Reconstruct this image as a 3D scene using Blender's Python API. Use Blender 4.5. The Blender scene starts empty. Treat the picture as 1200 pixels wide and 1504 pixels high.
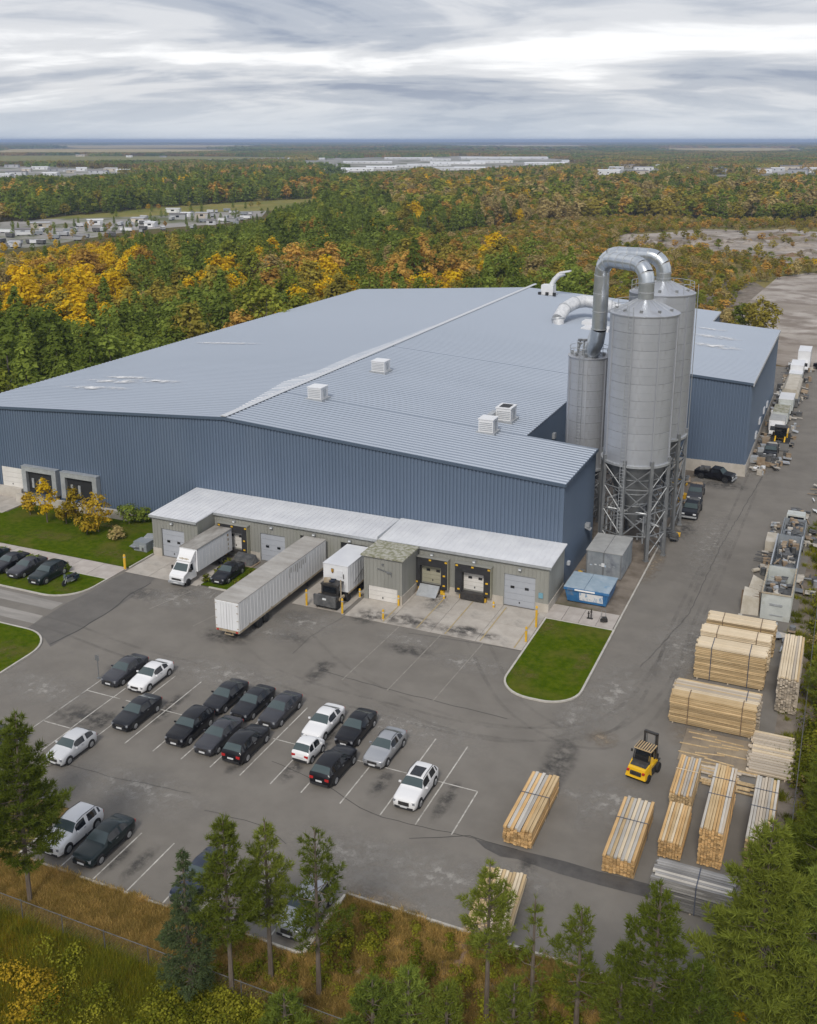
import bpy, bmesh, math, random
import numpy as np
from mathutils import Vector, Matrix

# ------------------------------------------------------------------ camera
H0 = 46.0                       # metres above the yard
F, PX, PY, HOR = 1512.0, 600.0, 620.0, 206.0      # focal length and optical axis in photo pixels
PITCH = math.atan((PY - HOR) / F)
YAW = math.radians(23.6)
sc = bpy.context.scene
cd = bpy.data.cameras.new('camera')
cam = bpy.data.objects.new('camera', cd)
sc.collection.objects.link(cam)
sc.camera = cam
cd.sensor_fit = 'VERTICAL'
cd.sensor_height = 36.0
cd.lens = F / 1504.0 * 36.0
cd.shift_y = -(752.0 - PY) / 1504.0
cd.clip_start, cd.clip_end = 1.0, 120000.0
cam.location = (0, 0, H0)
cam.rotation_euler = (math.pi / 2 - PITCH, 0, YAW)

# ------------------------------------------------------------------ world: overcast sky
SUN_EL, SUN_AZ = math.radians(44), math.radians(172)      # azimuth measured from +Y clockwise: light comes from behind the camera
w = bpy.data.worlds.new('World')
sc.world = w
w.use_nodes = True
nt = w.node_tree
nt.nodes.clear()
def N(t, kind, **kw):
    n = t.nodes.new(kind)
    for k, v in kw.items():
        setattr(n, k, v)
    return n
def sky_world():
    L = nt.links.new
    out = N(nt, 'ShaderNodeOutputWorld')
    tc = N(nt, 'ShaderNodeTexCoord')
    nrm = N(nt, 'ShaderNodeVectorMath', operation='NORMALIZE')
    L(tc.outputs['Generated'], nrm.inputs[0])
    rot = N(nt, 'ShaderNodeMapping', vector_type='POINT')
    rot.inputs['Rotation'].default_value = (0, 0, -YAW)
    L(nrm.outputs[0], rot.inputs['Vector'])
    sp = N(nt, 'ShaderNodeSeparateXYZ')
    L(rot.outputs[0], sp.inputs[0])
    mx = N(nt, 'ShaderNodeMath', operation='MAXIMUM'); mx.inputs[1].default_value = 0.0
    L(sp.outputs['Z'], mx.inputs[0])
    ad = N(nt, 'ShaderNodeMath', operation='ADD'); ad.inputs[1].default_value = 0.15
    L(mx.outputs[0], ad.inputs[0])
    du = N(nt, 'ShaderNodeMath', operation='DIVIDE'); dv = N(nt, 'ShaderNodeMath', operation='DIVIDE')
    L(sp.outputs['X'], du.inputs[0]); L(ad.outputs[0], du.inputs[1])
    L(sp.outputs['Y'], dv.inputs[0]); L(ad.outputs[0], dv.inputs[1])
    cb = N(nt, 'ShaderNodeCombineXYZ')
    L(du.outputs[0], cb.inputs[0]); L(dv.outputs[0], cb.inputs[1])
    def noise(scale, sx, sy, off, detail, rough, dist):
        m = N(nt, 'ShaderNodeMapping')
        m.inputs['Location'].default_value = off
        m.inputs['Rotation'].default_value = (0, 0, 0.22)
        m.inputs['Scale'].default_value = (sx, sy, 1)
        L(cb.outputs[0], m.inputs['Vector'])
        n = N(nt, 'ShaderNodeTexNoise')
        n.inputs['Scale'].default_value = scale
        n.inputs['Detail'].default_value = detail
        n.inputs['Roughness'].default_value = rough
        n.inputs['Distortion'].default_value = dist
        L(m.outputs[0], n.inputs['Vector'])
        return n.outputs['Fac']
    a = noise(1.0, 0.5, 0.8, (5.3, 2.2, 0), 8, 0.52, 0.8)
    b = noise(1.0, 1.5, 2.6, (9.4, 1.3, 2), 8, 0.6, 1.0)
    m1 = N(nt, 'ShaderNodeMath', operation='MULTIPLY'); m1.inputs[1].default_value = 0.80
    m2 = N(nt, 'ShaderNodeMath', operation='MULTIPLY_ADD'); m2.inputs[1].default_value = 0.20
    L(a, m1.inputs[0]); L(b, m2.inputs[0]); L(m1.outputs[0], m2.inputs[2])
    rp = N(nt, 'ShaderNodeValToRGB')
    cr = rp.color_ramp
    cr.interpolation = 'EASE'
    cr.elements[0].position = 0.385; cr.elements[0].color = (0.29, 0.33, 0.42, 1)
    cr.elements[1].position = 0.61; cr.elements[1].color = (0.90, 0.90, 0.91, 1)
    e = cr.elements.new(0.45); e.color = (0.44, 0.47, 0.535, 1)
    e = cr.elements.new(0.53); e.color = (0.65, 0.66, 0.69, 1)
    L(m2.outputs[0], rp.inputs[0])
    # thin bright pale strip where the cloud deck meets the horizon
    hz = N(nt, 'ShaderNodeMapRange'); hz.inputs['From Min'].default_value = 0.0; hz.inputs['From Max'].default_value = 0.045
    hz.inputs['To Min'].default_value = 0.75; hz.inputs['To Max'].default_value = 0.0
    L(mx.outputs[0], hz.inputs['Value'])
    mix = N(nt, 'ShaderNodeMix', data_type='RGBA')
    L(hz.outputs[0], mix.inputs['Factor']); L(rp.outputs['Color'], mix.inputs['A'])
    mix.inputs['B'].default_value = (0.58, 0.64, 0.71, 1)
    sky = N(nt, 'ShaderNodeTexSky', sky_type='NISHITA')
    sky.sun_disc = False
    sky.sun_elevation = SUN_EL
    sky.sun_rotation = SUN_AZ
    bs = N(nt, 'ShaderNodeBackground'); bs.inputs['Strength'].default_value = 0.07
    L(sky.outputs[0], bs.inputs['Color'])
    bc = N(nt, 'ShaderNodeBackground'); bc.inputs['Strength'].default_value = 0.76
    L(mix.outputs['Result'], bc.inputs['Color'])
    ms = N(nt, 'ShaderNodeMixShader'); ms.inputs[0].default_value = 0.94      # overcast: the deck covers nearly all of it
    L(bs.outputs[0], ms.inputs[1]); L(bc.outputs[0], ms.inputs[2])
    L(ms.outputs[0], out.inputs['Surface'])
sky_world()

# ------------------------------------------------------------------ sun (behind cloud: weak and wide)
sd = bpy.data.lights.new('sun', 'SUN')
sd.energy = 1.5
sd.angle = math.radians(14)
sd.color = (1.0, 0.94, 0.85)
so = bpy.data.objects.new('sun', sd)
sc.collection.objects.link(so)
sdir = Vector((math.sin(SUN_AZ) * math.cos(SUN_EL), math.cos(SUN_AZ) * math.cos(SUN_EL), math.sin(SUN_EL)))
so.rotation_euler = sdir.to_track_quat('Z', 'Y').to_euler()
so.location = (0, 0, 120)

sc.view_settings.view_transform = 'Standard'
sc.view_settings.look = 'None'
sc.view_settings.gamma = 1.0
sc.view_settings.exposure = 0.62
sc.render.engine = 'CYCLES'
sc.cycles.max_bounces = 6
sc.cycles.diffuse_bounces = 3
sc.cycles.glossy_bounces = 2
sc.cycles.transmission_bounces = 2
sc.cycles.volume_bounces = 0
sc.cycles.transparent_max_bounces = 24
sc.cycles.use_denoising = True
sc.cycles.caustics_reflective = False
sc.cycles.caustics_refractive = False

# ------------------------------------------------------------------ helpers
rng = np.random.default_rng(11)
random.seed(5)
R = math.radians
COL = sc.collection
def link(o):
    COL.objects.link(o)
    return o
def g(x, y, z=0.0):
    """photo pixel -> world point on the level z"""
    fw = np.array([-math.sin(YAW) * math.cos(PITCH), math.cos(YAW) * math.cos(PITCH), -math.sin(PITCH)])
    rt = np.array([math.cos(YAW), math.sin(YAW), 0]); up = np.cross(rt, fw)
    d = fw * F + rt * (x - PX) - up * (y - PY)
    t = (z - H0) / d[2]
    return d[0] * t, d[1] * t
def to_px(X, Y, Z):
    """world -> photo pixel, vectorised"""
    fw = np.array([-math.sin(YAW) * math.cos(PITCH), math.cos(YAW) * math.cos(PITCH), -math.sin(PITCH)])
    rt = np.array([math.cos(YAW), math.sin(YAW), 0]); up = np.cross(rt, fw)
    v = np.stack([X, Y, Z - H0], -1)
    c = v @ fw
    return PX + F * (v @ rt) / c, PY - F * (v @ up) / c, c

class MB:
    """collects shapes and links them as one mesh object"""
    def __init__(s): s.v, s.f = [], []
    def add(s, vs, fs):
        n = len(s.v)
        s.v += [tuple(p) for p in vs]
        s.f += [tuple(i + n for i in q) for q in fs]
        return s
    def box(s, x0, x1, y0, y1, z0, z1):
        return s.add([(x0,y0,z0),(x1,y0,z0),(x1,y1,z0),(x0,y1,z0),(x0,y0,z1),(x1,y0,z1),(x1,y1,z1),(x0,y1,z1)],
                     [(3,2,1,0),(4,5,6,7),(0,1,5,4),(1,2,6,5),(2,3,7,6),(3,0,4,7)])
    def cbox(s, cx, cy, cz, sx, sy, sz, rz=0.0, rx=0.0, ry=0.0):
        m = Matrix.Rotation(rz, 3, 'Z') @ Matrix.Rotation(ry, 3, 'Y') @ Matrix.Rotation(rx, 3, 'X')
        vs = [Vector((cx, cy, cz)) + m @ Vector((a * sx / 2, b * sy / 2, c * sz / 2)) for c in (-1, 1) for a, b in ((-1,-1),(1,-1),(1,1),(-1,1))]
        return s.add(vs, [(3,2,1,0),(4,5,6,7),(0,1,5,4),(1,2,6,5),(2,3,7,6),(3,0,4,7)])
    def hexa(s, b, t):
        return s.add(list(b) + list(t), [(3,2,1,0),(4,5,6,7),(0,1,5,4),(1,2,6,5),(2,3,7,6),(3,0,4,7)])
    def tube(s, p0, p1, r, n=6, r1=None, caps=True):
        return s.path([p0, p1], [r, r if r1 is None else r1], n, caps)
    def path(s, pts, rad, n=8, caps=True):
        pts = [Vector(p) for p in pts]
        if not isinstance(rad, (list, tuple)): rad = [rad] * len(pts)
        vs, fs = [], []
        pu = None
        for i, p in enumerate(pts):
            d = (pts[min(i + 1, len(pts) - 1)] - pts[max(i - 1, 0)]).normalized()
            u = pu if pu is not None else (Vector((0, 0, 1)) if abs(d.z) < 0.9 else Vector((0, 1, 0)))
            u = (u - d * u.dot(d)).normalized(); pu = u
            v = d.cross(u)
            for k in range(n):
                a = 2 * math.pi * k / n
                vs.append(p + (u * math.cos(a) + v * math.sin(a)) * rad[i])
        for i in range(len(pts) - 1):
            for k in range(n):
                k2 = (k + 1) % n
                fs.append((i*n+k, i*n+k2, (i+1)*n+k2, (i+1)*n+k))
        if caps:
            fs.append(tuple(range(n))[::-1]); fs.append(tuple(range((len(pts)-1)*n, len(pts)*n)))
        return s.add(vs, fs)
    def lathe(s, prof, n=24, c=(0, 0, 0), caps=True):
        vs, fs = [], []
        for r, z in prof:
            for k in range(n):
                a = 2 * math.pi * k / n
                vs.append((c[0] + r * math.cos(a), c[1] + r * math.sin(a), c[2] + z))
        for i in range(len(prof) - 1):
            for k in range(n):
                k2 = (k + 1) % n
                fs.append((i*n+k, i*n+k2, (i+1)*n+k2, (i+1)*n+k))
        if caps:
            fs.append(tuple(range(n))[::-1]); fs.append(tuple(range((len(prof)-1)*n, len(prof)*n)))
        return s.add(vs, fs)
    def prism(s, poly, z0, z1):
        n = len(poly)
        vs = [(x, y, z0) for x, y in poly] + [(x, y, z1) for x, y in poly]
        fs = [tuple(range(n))[::-1], tuple(range(n, 2 * n))] + [(i, (i+1) % n, n + (i+1) % n, n + i) for i in range(n)]
        return s.add(vs, fs)
    def prof_x(s, poly, x0, x1):
        """a profile in (y, z) swept along x"""
        n = len(poly)
        vs = [(x0, y, z) for y, z in poly] + [(x1, y, z) for y, z in poly]
        fs = [tuple(range(n))[::-1], tuple(range(n, 2 * n))] + [(i, (i+1) % n, n + (i+1) % n, n + i) for i in range(n)]
        return s.add(vs, fs)
    def prof_y(s, poly, y0, y1):
        n = len(poly)
        vs = [(x, y0, z) for x, z in poly] + [(x, y1, z) for x, z in poly]
        fs = [tuple(range(n))[::-1], tuple(range(n, 2 * n))] + [(i, (i+1) % n, n + (i+1) % n, n + i) for i in range(n)]
        return s.add(vs, fs)
    def mesh(s, name, mat, smooth=False):
        me = bpy.data.meshes.new(name)
        me.from_pydata(s.v, [], s.f)
        bm = bmesh.new(); bm.from_mesh(me)
        bmesh.ops.recalc_face_normals(bm, faces=bm.faces)
        bm.to_mesh(me); bm.free()
        if mat is not None: me.materials.append(mat)
        if smooth:
            me.polygons.foreach_set('use_smooth', [True] * len(me.polygons))
            try: me.set_sharp_from_angle(angle=R(smooth if smooth is not True else 40))
            except Exception: pass
        return me
    def build(s, name, mat, parent=None, loc=(0, 0, 0), rz=0.0, smooth=False):
        return place(s.mesh(name, mat, smooth), name, parent, loc, rz)
def place(me, name, parent=None, loc=(0, 0, 0), rz=0.0):
    o = link(bpy.data.objects.new(name, me))
    o.parent = parent
    o.location = loc
    o.rotation_euler = (0, 0, rz)
    return o
def tag(o, label=None, cat=None, group=None, kind=None):
    if label: o['label'] = label
    if cat: o['category'] = cat
    if group: o['group'] = group
    if kind: o['kind'] = kind
    return o
def thing(name, label, cat, loc=(0, 0, 0), rz=0.0, group=None):
    o = link(bpy.data.objects.new(name, None))
    o.empty_display_size = 0.5
    o.location = loc
    o.rotation_euler = (0, 0, rz)
    return tag(o, label, cat, group)
def raw_mesh(name, verts, faces, mat):
    """verts (n,3) array, faces (m,k) array"""
    me = bpy.data.meshes.new(name)
    verts = np.asarray(verts, np.float32); faces = np.asarray(faces, np.int32)
    k = faces.shape[1]
    me.vertices.add(len(verts)); me.vertices.foreach_set('co', verts.ravel())
    me.loops.add(faces.size); me.loops.foreach_set('vertex_index', faces.ravel())
    me.polygons.add(len(faces)); me.polygons.foreach_set('loop_start', np.arange(0, faces.size, k, dtype=np.int32))
    me.update(calc_edges=True)
    me.validate()
    if mat is not None: me.materials.append(mat)
    return me

# ------------------------------------------------------------------ materials
def new_mat(name):
    m = bpy.data.materials.new(name)
    m.use_nodes = True
    t = m.node_tree
    return m, t, t.nodes['Principled BSDF']
def surf(name, c1, c2=None, scale=1.0, rough=0.6, metal=0.0, bump=0.0, bscale=None, detail=4, lo=0.35, hi=0.65, stretch=(1, 1, 1),
         rnd=0.0, island=0.0, coat=0.0, c3=None, scale3=0.15, lo3=0.55, hi3=0.7, spec=None):
    """two colours mixed by noise in object space (+ a third, broader one), value varied per object / per island, optional relief"""
    m, t, b = new_mat(name)
    L = t.links.new
    tc = N(t, 'ShaderNodeTexCoord')
    mp = N(t, 'ShaderNodeMapping'); mp.inputs['Scale'].default_value = stretch
    L(tc.outputs['Object'], mp.inputs['Vector'])
    def noise(s, d=4):
        n = N(t, 'ShaderNodeTexNoise'); n.inputs['Scale'].default_value = s; n.inputs['Detail'].default_value = d
        n.inputs['Roughness'].default_value = 0.62
        L(mp.outputs[0], n.inputs['Vector'])
        return n.outputs['Fac']
    def ramp(src, lo, hi):
        r = N(t, 'ShaderNodeMapRange'); r.inputs['From Min'].default_value = lo; r.inputs['From Max'].default_value = hi
        L(src, r.inputs['Value'])
        return r.outputs[0]
    col = None
    if c2 is not None:
        mx = N(t, 'ShaderNodeMix', data_type='RGBA')
        L(ramp(noise(scale, detail), lo, hi), mx.inputs['Factor'])
        mx.inputs['A'].default_value = (*c1, 1); mx.inputs['B'].default_value = (*c2, 1)
        col = mx.outputs['Result']
        if c3 is not None:
            m3 = N(t, 'ShaderNodeMix', data_type='RGBA')
            L(ramp(noise(scale3, 5), lo3, hi3), m3.inputs['Factor'])
            L(col, m3.inputs['A']); m3.inputs['B'].default_value = (*c3, 1)
            col = m3.outputs['Result']
    if rnd or island:
        hs = N(t, 'ShaderNodeHueSaturation')
        if col is not None: L(col, hs.inputs['Color'])
        else: hs.inputs['Color'].default_value = (*c1, 1)
        srcs = []
        if rnd:
            oi = N(t, 'ShaderNodeObjectInfo')
            r = N(t, 'ShaderNodeMapRange'); r.inputs['To Min'].default_value = 1 - rnd; r.inputs['To Max'].default_value = 1 + rnd
            L(oi.outputs['Random'], r.inputs['Value']); srcs.append(r.outputs[0])
        if island:
            ge = N(t, 'ShaderNodeNewGeometry')
            r = N(t, 'ShaderNodeMapRange'); r.inputs['To Min'].default_value = 1 - island; r.inputs['To Max'].default_value = 1 + island
            L(ge.outputs['Random Per Island'], r.inputs['Value']); srcs.append(r.outputs[0])
        if len(srcs) == 2:
            mu = N(t, 'ShaderNodeMath', operation='MULTIPLY'); L(srcs[0], mu.inputs[0]); L(srcs[1], mu.inputs[1]); srcs = [mu.outputs[0]]
        L(srcs[0], hs.inputs['Value'])
        col = hs.outputs[0]
    if col is not None: L(col, b.inputs['Base Color'])
    else: b.inputs['Base Color'].default_value = (*c1, 1)
    b.inputs['Roughness'].default_value = rough
    b.inputs['Metallic'].default_value = metal
    if coat: b.inputs['Coat Weight'].default_value = coat; b.inputs['Coat Roughness'].default_value = 0.06
    if spec is not None: b.inputs['Specular IOR Level'].default_value = spec
    if bump:
        bp = N(t, 'ShaderNodeBump'); bp.inputs['Strength'].default_value = bump; bp.inputs['Distance'].default_value = 0.05
        L(noise(bscale or scale * 4, 6), bp.inputs['Height']); L(bp.outputs[0], b.inputs['Normal'])
    return m
M = {}
M['asphalt'] = surf('asphalt', (0.158, 0.144, 0.126), (0.19, 0.174, 0.152), 0.35, 0.9, bump=0.3, bscale=14, c3=(0.215, 0.197, 0.174), scale3=0.055, lo3=0.52, hi3=0.72)
M['asphalt_new'] = surf('asphalt_new', (0.115, 0.107, 0.098), (0.14, 0.13, 0.118), 0.5, 0.9, bump=0.25, bscale=14)
M['asphalt_pale'] = surf('asphalt_pale', (0.2, 0.188, 0.172), (0.32, 0.3, 0.275), 0.5, 0.9, bump=0.2, bscale=12, stretch=(0.25, 1.6, 1))
M['stain'] = surf('stain', (0.065, 0.06, 0.056), (0.1, 0.093, 0.086), 0.9, 0.75)
M['dust'] = surf('dust', (0.21, 0.2, 0.185), (0.3, 0.285, 0.262), 0.8, 0.95)
M['crack'] = surf('crack', (0.05, 0.048, 0.046), rough=0.9)
M['concrete'] = surf('concrete', (0.36, 0.325, 0.285), (0.46, 0.425, 0.38), 0.55, 0.9, bump=0.2, bscale=10, c3=(0.2, 0.185, 0.165), scale3=0.3, lo3=0.56, hi3=0.76, rnd=0.06)
M['kerb'] = surf('kerb', (0.4, 0.38, 0.34), (0.52, 0.495, 0.45), 1.2, 0.9, bump=0.2)
M['walk'] = surf('walk', (0.37, 0.33, 0.3), (0.46, 0.42, 0.385), 0.8, 0.9, bump=0.2, rnd=0.04)
M['paint'] = surf('paint', (0.55, 0.53, 0.49), (0.24, 0.225, 0.2), 1.8, 0.85, lo=0.4, hi=0.7)
M['paint_faded'] = surf('paint_faded', (0.28, 0.26, 0.23), (0.19, 0.175, 0.155), 1.5, 0.9)
M['yellow_line'] = surf('yellow_line', (0.45, 0.33, 0.12), (0.32, 0.28, 0.22), 1.5, 0.9, lo=0.3, hi=0.7)
M['lawn'] = surf('lawn', (0.045, 0.08, 0.003), (0.085, 0.115, 0.006), 1.6, 0.95, bump=1.0, bscale=14, c3=(0.13, 0.115, 0.03), scale3=0.25, lo3=0.5, hi3=0.78, spec=0.0)
M['ground'] = surf('ground', (0.07, 0.07, 0.02), (0.12, 0.1, 0.035), 0.25, 0.95, bump=0.5, bscale=3, c3=(0.12, 0.085, 0.035), scale3=0.03, lo3=0.45, hi3=0.62, spec=0.1)
M['verge'] = surf('verge', (0.14, 0.13, 0.025), (0.24, 0.165, 0.065), 0.45, 0.95, bump=0.8, bscale=7, c3=(0.2, 0.115, 0.05), scale3=0.12, lo3=0.48, hi3=0.66, spec=0.1)
M['dirt'] = surf('dirt', (0.15, 0.125, 0.1), (0.25, 0.215, 0.18), 0.5, 0.95, bump=0.6, bscale=4, c3=(0.1, 0.1, 0.045), scale3=0.12, spec=0.1)
M['bare'] = surf('bare', (0.2, 0.165, 0.135), (0.42, 0.38, 0.34), 0.12, 0.95, bump=1.0, bscale=0.6, lo=0.4, hi=0.6, c3=(0.2, 0.165, 0.13), scale3=0.03, lo3=0.46, hi3=0.66, stretch=(0.8, 1.0, 1))
M['field'] = surf('field', (0.14, 0.155, 0.035), (0.24, 0.2, 0.06), 0.03, 0.95, spec=0.1)
M['stubble'] = surf('stubble', (0.34, 0.27, 0.11), (0.42, 0.34, 0.17), 0.004, 0.95, spec=0.0)
M['pale_ground'] = surf('pale_ground', (0.22, 0.205, 0.185), (0.38, 0.36, 0.34), 0.04, 0.95, c3=(0.1, 0.11, 0.04), scale3=0.02, lo3=0.48, hi3=0.58)
M['scrub'] = surf('scrub', (0.13, 0.125, 0.035), (0.22, 0.175, 0.065), 0.06, 0.95, c3=(0.22, 0.2, 0.17), scale3=0.012, lo3=0.6, hi3=0.7, spec=0.1)
M['wall_blue'] = surf('wall_blue', (0.10, 0.138, 0.20), (0.113, 0.153, 0.219), 0.12, 0.45, bump=0.0, stretch=(1, 1, 0.25), c3=(0.124, 0.162, 0.222), scale3=0.05)
M['trim_blue'] = surf('trim_blue', (0.075, 0.105, 0.15), rough=0.4)
M['trim_light'] = surf('trim_light', (0.55, 0.57, 0.6), rough=0.4)
M['roof_metal'] = surf('roof_metal', (0.215, 0.26, 0.325), (0.285, 0.33, 0.40), 0.09, 0.45, 0.3, stretch=(0.35, 1.4, 1), c3=(0.33, 0.375, 0.44), scale3=0.025, lo3=0.45, hi3=0.7)
M['roof_seam'] = surf('roof_seam', (0.37, 0.415, 0.485), rough=0.4, metal=0.3)
M['roof_worn'] = surf('roof_worn', (0.85, 0.84, 0.82), (0.5, 0.53, 0.57), 0.9, 0.7, stretch=(0.25, 2.2, 1), lo=0.5, hi=0.68)
M['roof_white'] = surf('roof_white', (0.72, 0.73, 0.75), (0.62, 0.63, 0.66), 0.4, 0.5)
M['moss'] = surf('moss', (0.2, 0.2, 0.12), (0.42, 0.41, 0.36), 2.2, 0.95, bump=0.6, bscale=9, lo=0.4, hi=0.6)
M['dock_wall'] = surf('dock_wall', (0.235, 0.235, 0.215), (0.29, 0.29, 0.265), 0.5, 0.6, stretch=(1, 1, 0.2), c3=(0.17, 0.18, 0.14), scale3=0.25, lo3=0.58, hi3=0.8)
M['foundation'] = surf('foundation', (0.4, 0.365, 0.315), (0.5, 0.465, 0.415), 0.7, 0.9, bump=0.2)
M['door_grey'] = surf('door_grey', (0.34, 0.36, 0.4), (0.39, 0.41, 0.45), 0.5, 0.5)
M['door_white'] = surf('door_white', (0.6, 0.58, 0.55), (0.68, 0.66, 0.63), 0.7, 0.5)
M['door_tan'] = surf('door_tan', (0.3, 0.29, 0.21), (0.37, 0.35, 0.27), 0.7, 0.5)
M['rubber'] = surf('rubber', (0.018, 0.018, 0.02), (0.03, 0.03, 0.032), 2, 0.75)
M['dark'] = surf('dark', (0.02, 0.021, 0.023), rough=0.6)
M['glass'] = surf('glass', (0.06, 0.082, 0.085), rough=0.16, spec=0.6)
M['glass_dark'] = surf('glass_dark', (0.012, 0.014, 0.017), rough=0.06, spec=0.6)
M['yellow'] = surf('yellow', (0.72, 0.42, 0.015), (0.55, 0.33, 0.03), 3, 0.5)
M['fork_yellow'] = surf('fork_yellow', (0.78, 0.46, 0.012), rough=0.35, coat=0.4)
M['steel'] = surf('steel', (0.43, 0.45, 0.49), (0.49, 0.51, 0.55), 0.5, 0.42, 0.5, stretch=(1, 1, 0.3), c3=(0.37, 0.375, 0.395), scale3=0.6, rnd=0.025)
M['steel_dark'] = surf('steel_dark', (0.2, 0.21, 0.22), (0.28, 0.29, 0.3), 0.8, 0.5, 0.5)
M['galv'] = surf('galv', (0.5, 0.535, 0.57), (0.6, 0.635, 0.67), 1.5, 0.28, 0.8, rnd=0.05)
M['galv_dull'] = surf('galv_dull', (0.4, 0.42, 0.44), (0.5, 0.52, 0.54), 2, 0.45, 0.4)
M['insul'] = surf('insul', (0.72, 0.73, 0.74), (0.55, 0.56, 0.58), 1.6, 0.4, 0.2, bump=0.5, bscale=5)
M['white_paint'] = surf('white_paint', (0.74, 0.75, 0.77), (0.68, 0.69, 0.71), 0.8, 0.35)
M['trailer_white'] = surf('trailer_white', (0.62, 0.62, 0.62), (0.7, 0.7, 0.7), 0.4, 0.45, c3=(0.5, 0.49, 0.47), scale3=0.5, lo3=0.6, hi3=0.75)
M['trailer_roof'] = surf('trailer_roof', (0.3, 0.28, 0.255), (0.42, 0.405, 0.38), 0.5, 0.8, stretch=(0.6, 1.5, 1))
M['truck_roof'] = surf('truck_roof', (0.2, 0.185, 0.165), (0.36, 0.345, 0.32), 0.7, 0.85, stretch=(1.5, 0.6, 1))
M['rust'] = surf('rust', (0.3, 0.22, 0.13), (0.42, 0.38, 0.3), 2, 0.8)
M['soot'] = surf('soot', (0.3, 0.285, 0.265), (0.5, 0.49, 0.475), 3, 0.9, stretch=(1, 1, 0.3))
M['black_metal'] = surf('black_metal', (0.022, 0.022, 0.024), (0.05, 0.045, 0.04), 3, 0.5)
M['dumpster'] = surf('dumpster', (0.025, 0.12, 0.3), (0.05, 0.19, 0.4), 1.2, 0.5, c3=(0.2, 0.22, 0.24), scale3=0.8, lo3=0.6, hi3=0.75)
M['cover_blue'] = surf('cover_blue', (0.27, 0.36, 0.44), (0.38, 0.46, 0.53), 0.9, 0.5, c3=(0.1, 0.24, 0.4), scale3=0.5, lo3=0.55, hi3=0.7)
M['peel'] = surf('peel', (0.72, 0.73, 0.74), (0.2, 0.35, 0.55), 3.5, 0.6, stretch=(1, 1, 0.4), lo=0.52, hi=0.66)
M['cont_grey'] = surf('cont_grey', (0.2, 0.225, 0.25), (0.28, 0.3, 0.32), 0.8, 0.55, c3=(0.12, 0.13, 0.16), scale3=0.5)
M['cont_roof'] = surf('cont_roof', (0.33, 0.335, 0.335), (0.42, 0.425, 0.42), 0.8, 0.6)
M['cont_pale'] = surf('cont_pale', (0.42, 0.445, 0.43), (0.52, 0.54, 0.52), 0.8, 0.6, c3=(0.35, 0.34, 0.28), scale3=0.6, lo3=0.58, hi3=0.75)
M['junk_dark'] = surf('junk_dark', (0.05, 0.052, 0.055), (0.12, 0.12, 0.12), 1.5, 0.8, island=0.5)
M['junk_pale'] = surf('junk_pale', (0.36, 0.325, 0.275), (0.5, 0.47, 0.42), 1.5, 0.7, island=0.3)
M['junk_brown'] = surf('junk_brown', (0.2, 0.14, 0.09), (0.3, 0.24, 0.17), 1.5, 0.85, island=0.4)
M['tarp'] = surf('tarp', (0.42, 0.375, 0.3), (0.54, 0.5, 0.43), 0.9, 0.6, bump=0.5, bscale=3)
M['wood_new'] = surf('wood_new', (0.42, 0.25, 0.095), (0.64, 0.43, 0.21), 1.0, 0.8, stretch=(7, 0.5, 5), lo=0.3, hi=0.7, island=0.38, rnd=0.12)
M['wood_tan'] = surf('wood_tan', (0.36, 0.25, 0.125), (0.58, 0.435, 0.25), 1.0, 0.85, stretch=(7, 0.5, 5), lo=0.3, hi=0.7, island=0.38, rnd=0.1)
M['wood_pale'] = surf('wood_pale', (0.52, 0.41, 0.265), (0.72, 0.61, 0.45), 1.0, 0.8, stretch=(7, 0.5, 5), lo=0.3, hi=0.7, island=0.38, rnd=0.08)
M['wood_weather'] = surf('wood_weather', (0.41, 0.345, 0.27), (0.52, 0.45, 0.36), 1.0, 0.85, stretch=(7, 0.5, 5), lo=0.3, hi=0.7, island=0.35, rnd=0.2)
M['wood_silver'] = surf('wood_silver', (0.36, 0.33, 0.29), (0.54, 0.51, 0.46), 1.0, 0.7, stretch=(7, 0.5, 5), lo=0.3, hi=0.7, island=0.25, rnd=0.2)
M['wood_grey'] = surf('wood_grey', (0.13, 0.125, 0.12), (0.33, 0.32, 0.31), 1.0, 0.8, stretch=(7, 0.5, 5), lo=0.3, hi=0.7, island=0.5, rnd=0.35)
M['strap'] = surf('strap', (0.07, 0.08, 0.11), rough=0.5)
M['strap_brown'] = surf('strap_brown', (0.16, 0.11, 0.07), rough=0.6)
M['bark'] = surf('bark', (0.1, 0.075, 0.055), (0.17, 0.14, 0.115), 3, 0.95, stretch=(1, 1, 0.3))
M['bark_grey'] = surf('bark_grey', (0.12, 0.1, 0.085), (0.2, 0.18, 0.16), 3, 0.95, stretch=(1, 1, 0.3))
M['fence'] = surf('fence', (0.1, 0.1, 0.095), (0.16, 0.155, 0.15), 2, 0.5, 0.3)
M['fence_wire'] = surf('fence_wire', (0.2, 0.205, 0.21), rough=0.6)
M['light_lens'] = surf('light_lens', (0.7, 0.72, 0.74), rough=0.12)
M['car_lens'] = surf('car_lens', (0.2, 0.21, 0.23), rough=0.15)
M['red_lens'] = surf('red_lens', (0.45, 0.02, 0.02), rough=0.2)
M['plate'] = surf('plate', (0.65, 0.66, 0.68), rough=0.4)
M['tyre'] = surf('tyre', (0.016, 0.016, 0.017), rough=0.85)
M['rim'] = surf('rim', (0.42, 0.43, 0.45), rough=0.3, metal=0.6)
M['bldg_white'] = surf('bldg_white', (0.62, 0.63, 0.65), (0.7, 0.71, 0.73), 0.05, 0.6, rnd=0.15)
M['bldg_grey'] = surf('bldg_grey', (0.36, 0.37, 0.39), (0.46, 0.47, 0.49), 0.05, 0.7, rnd=0.25)
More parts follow.
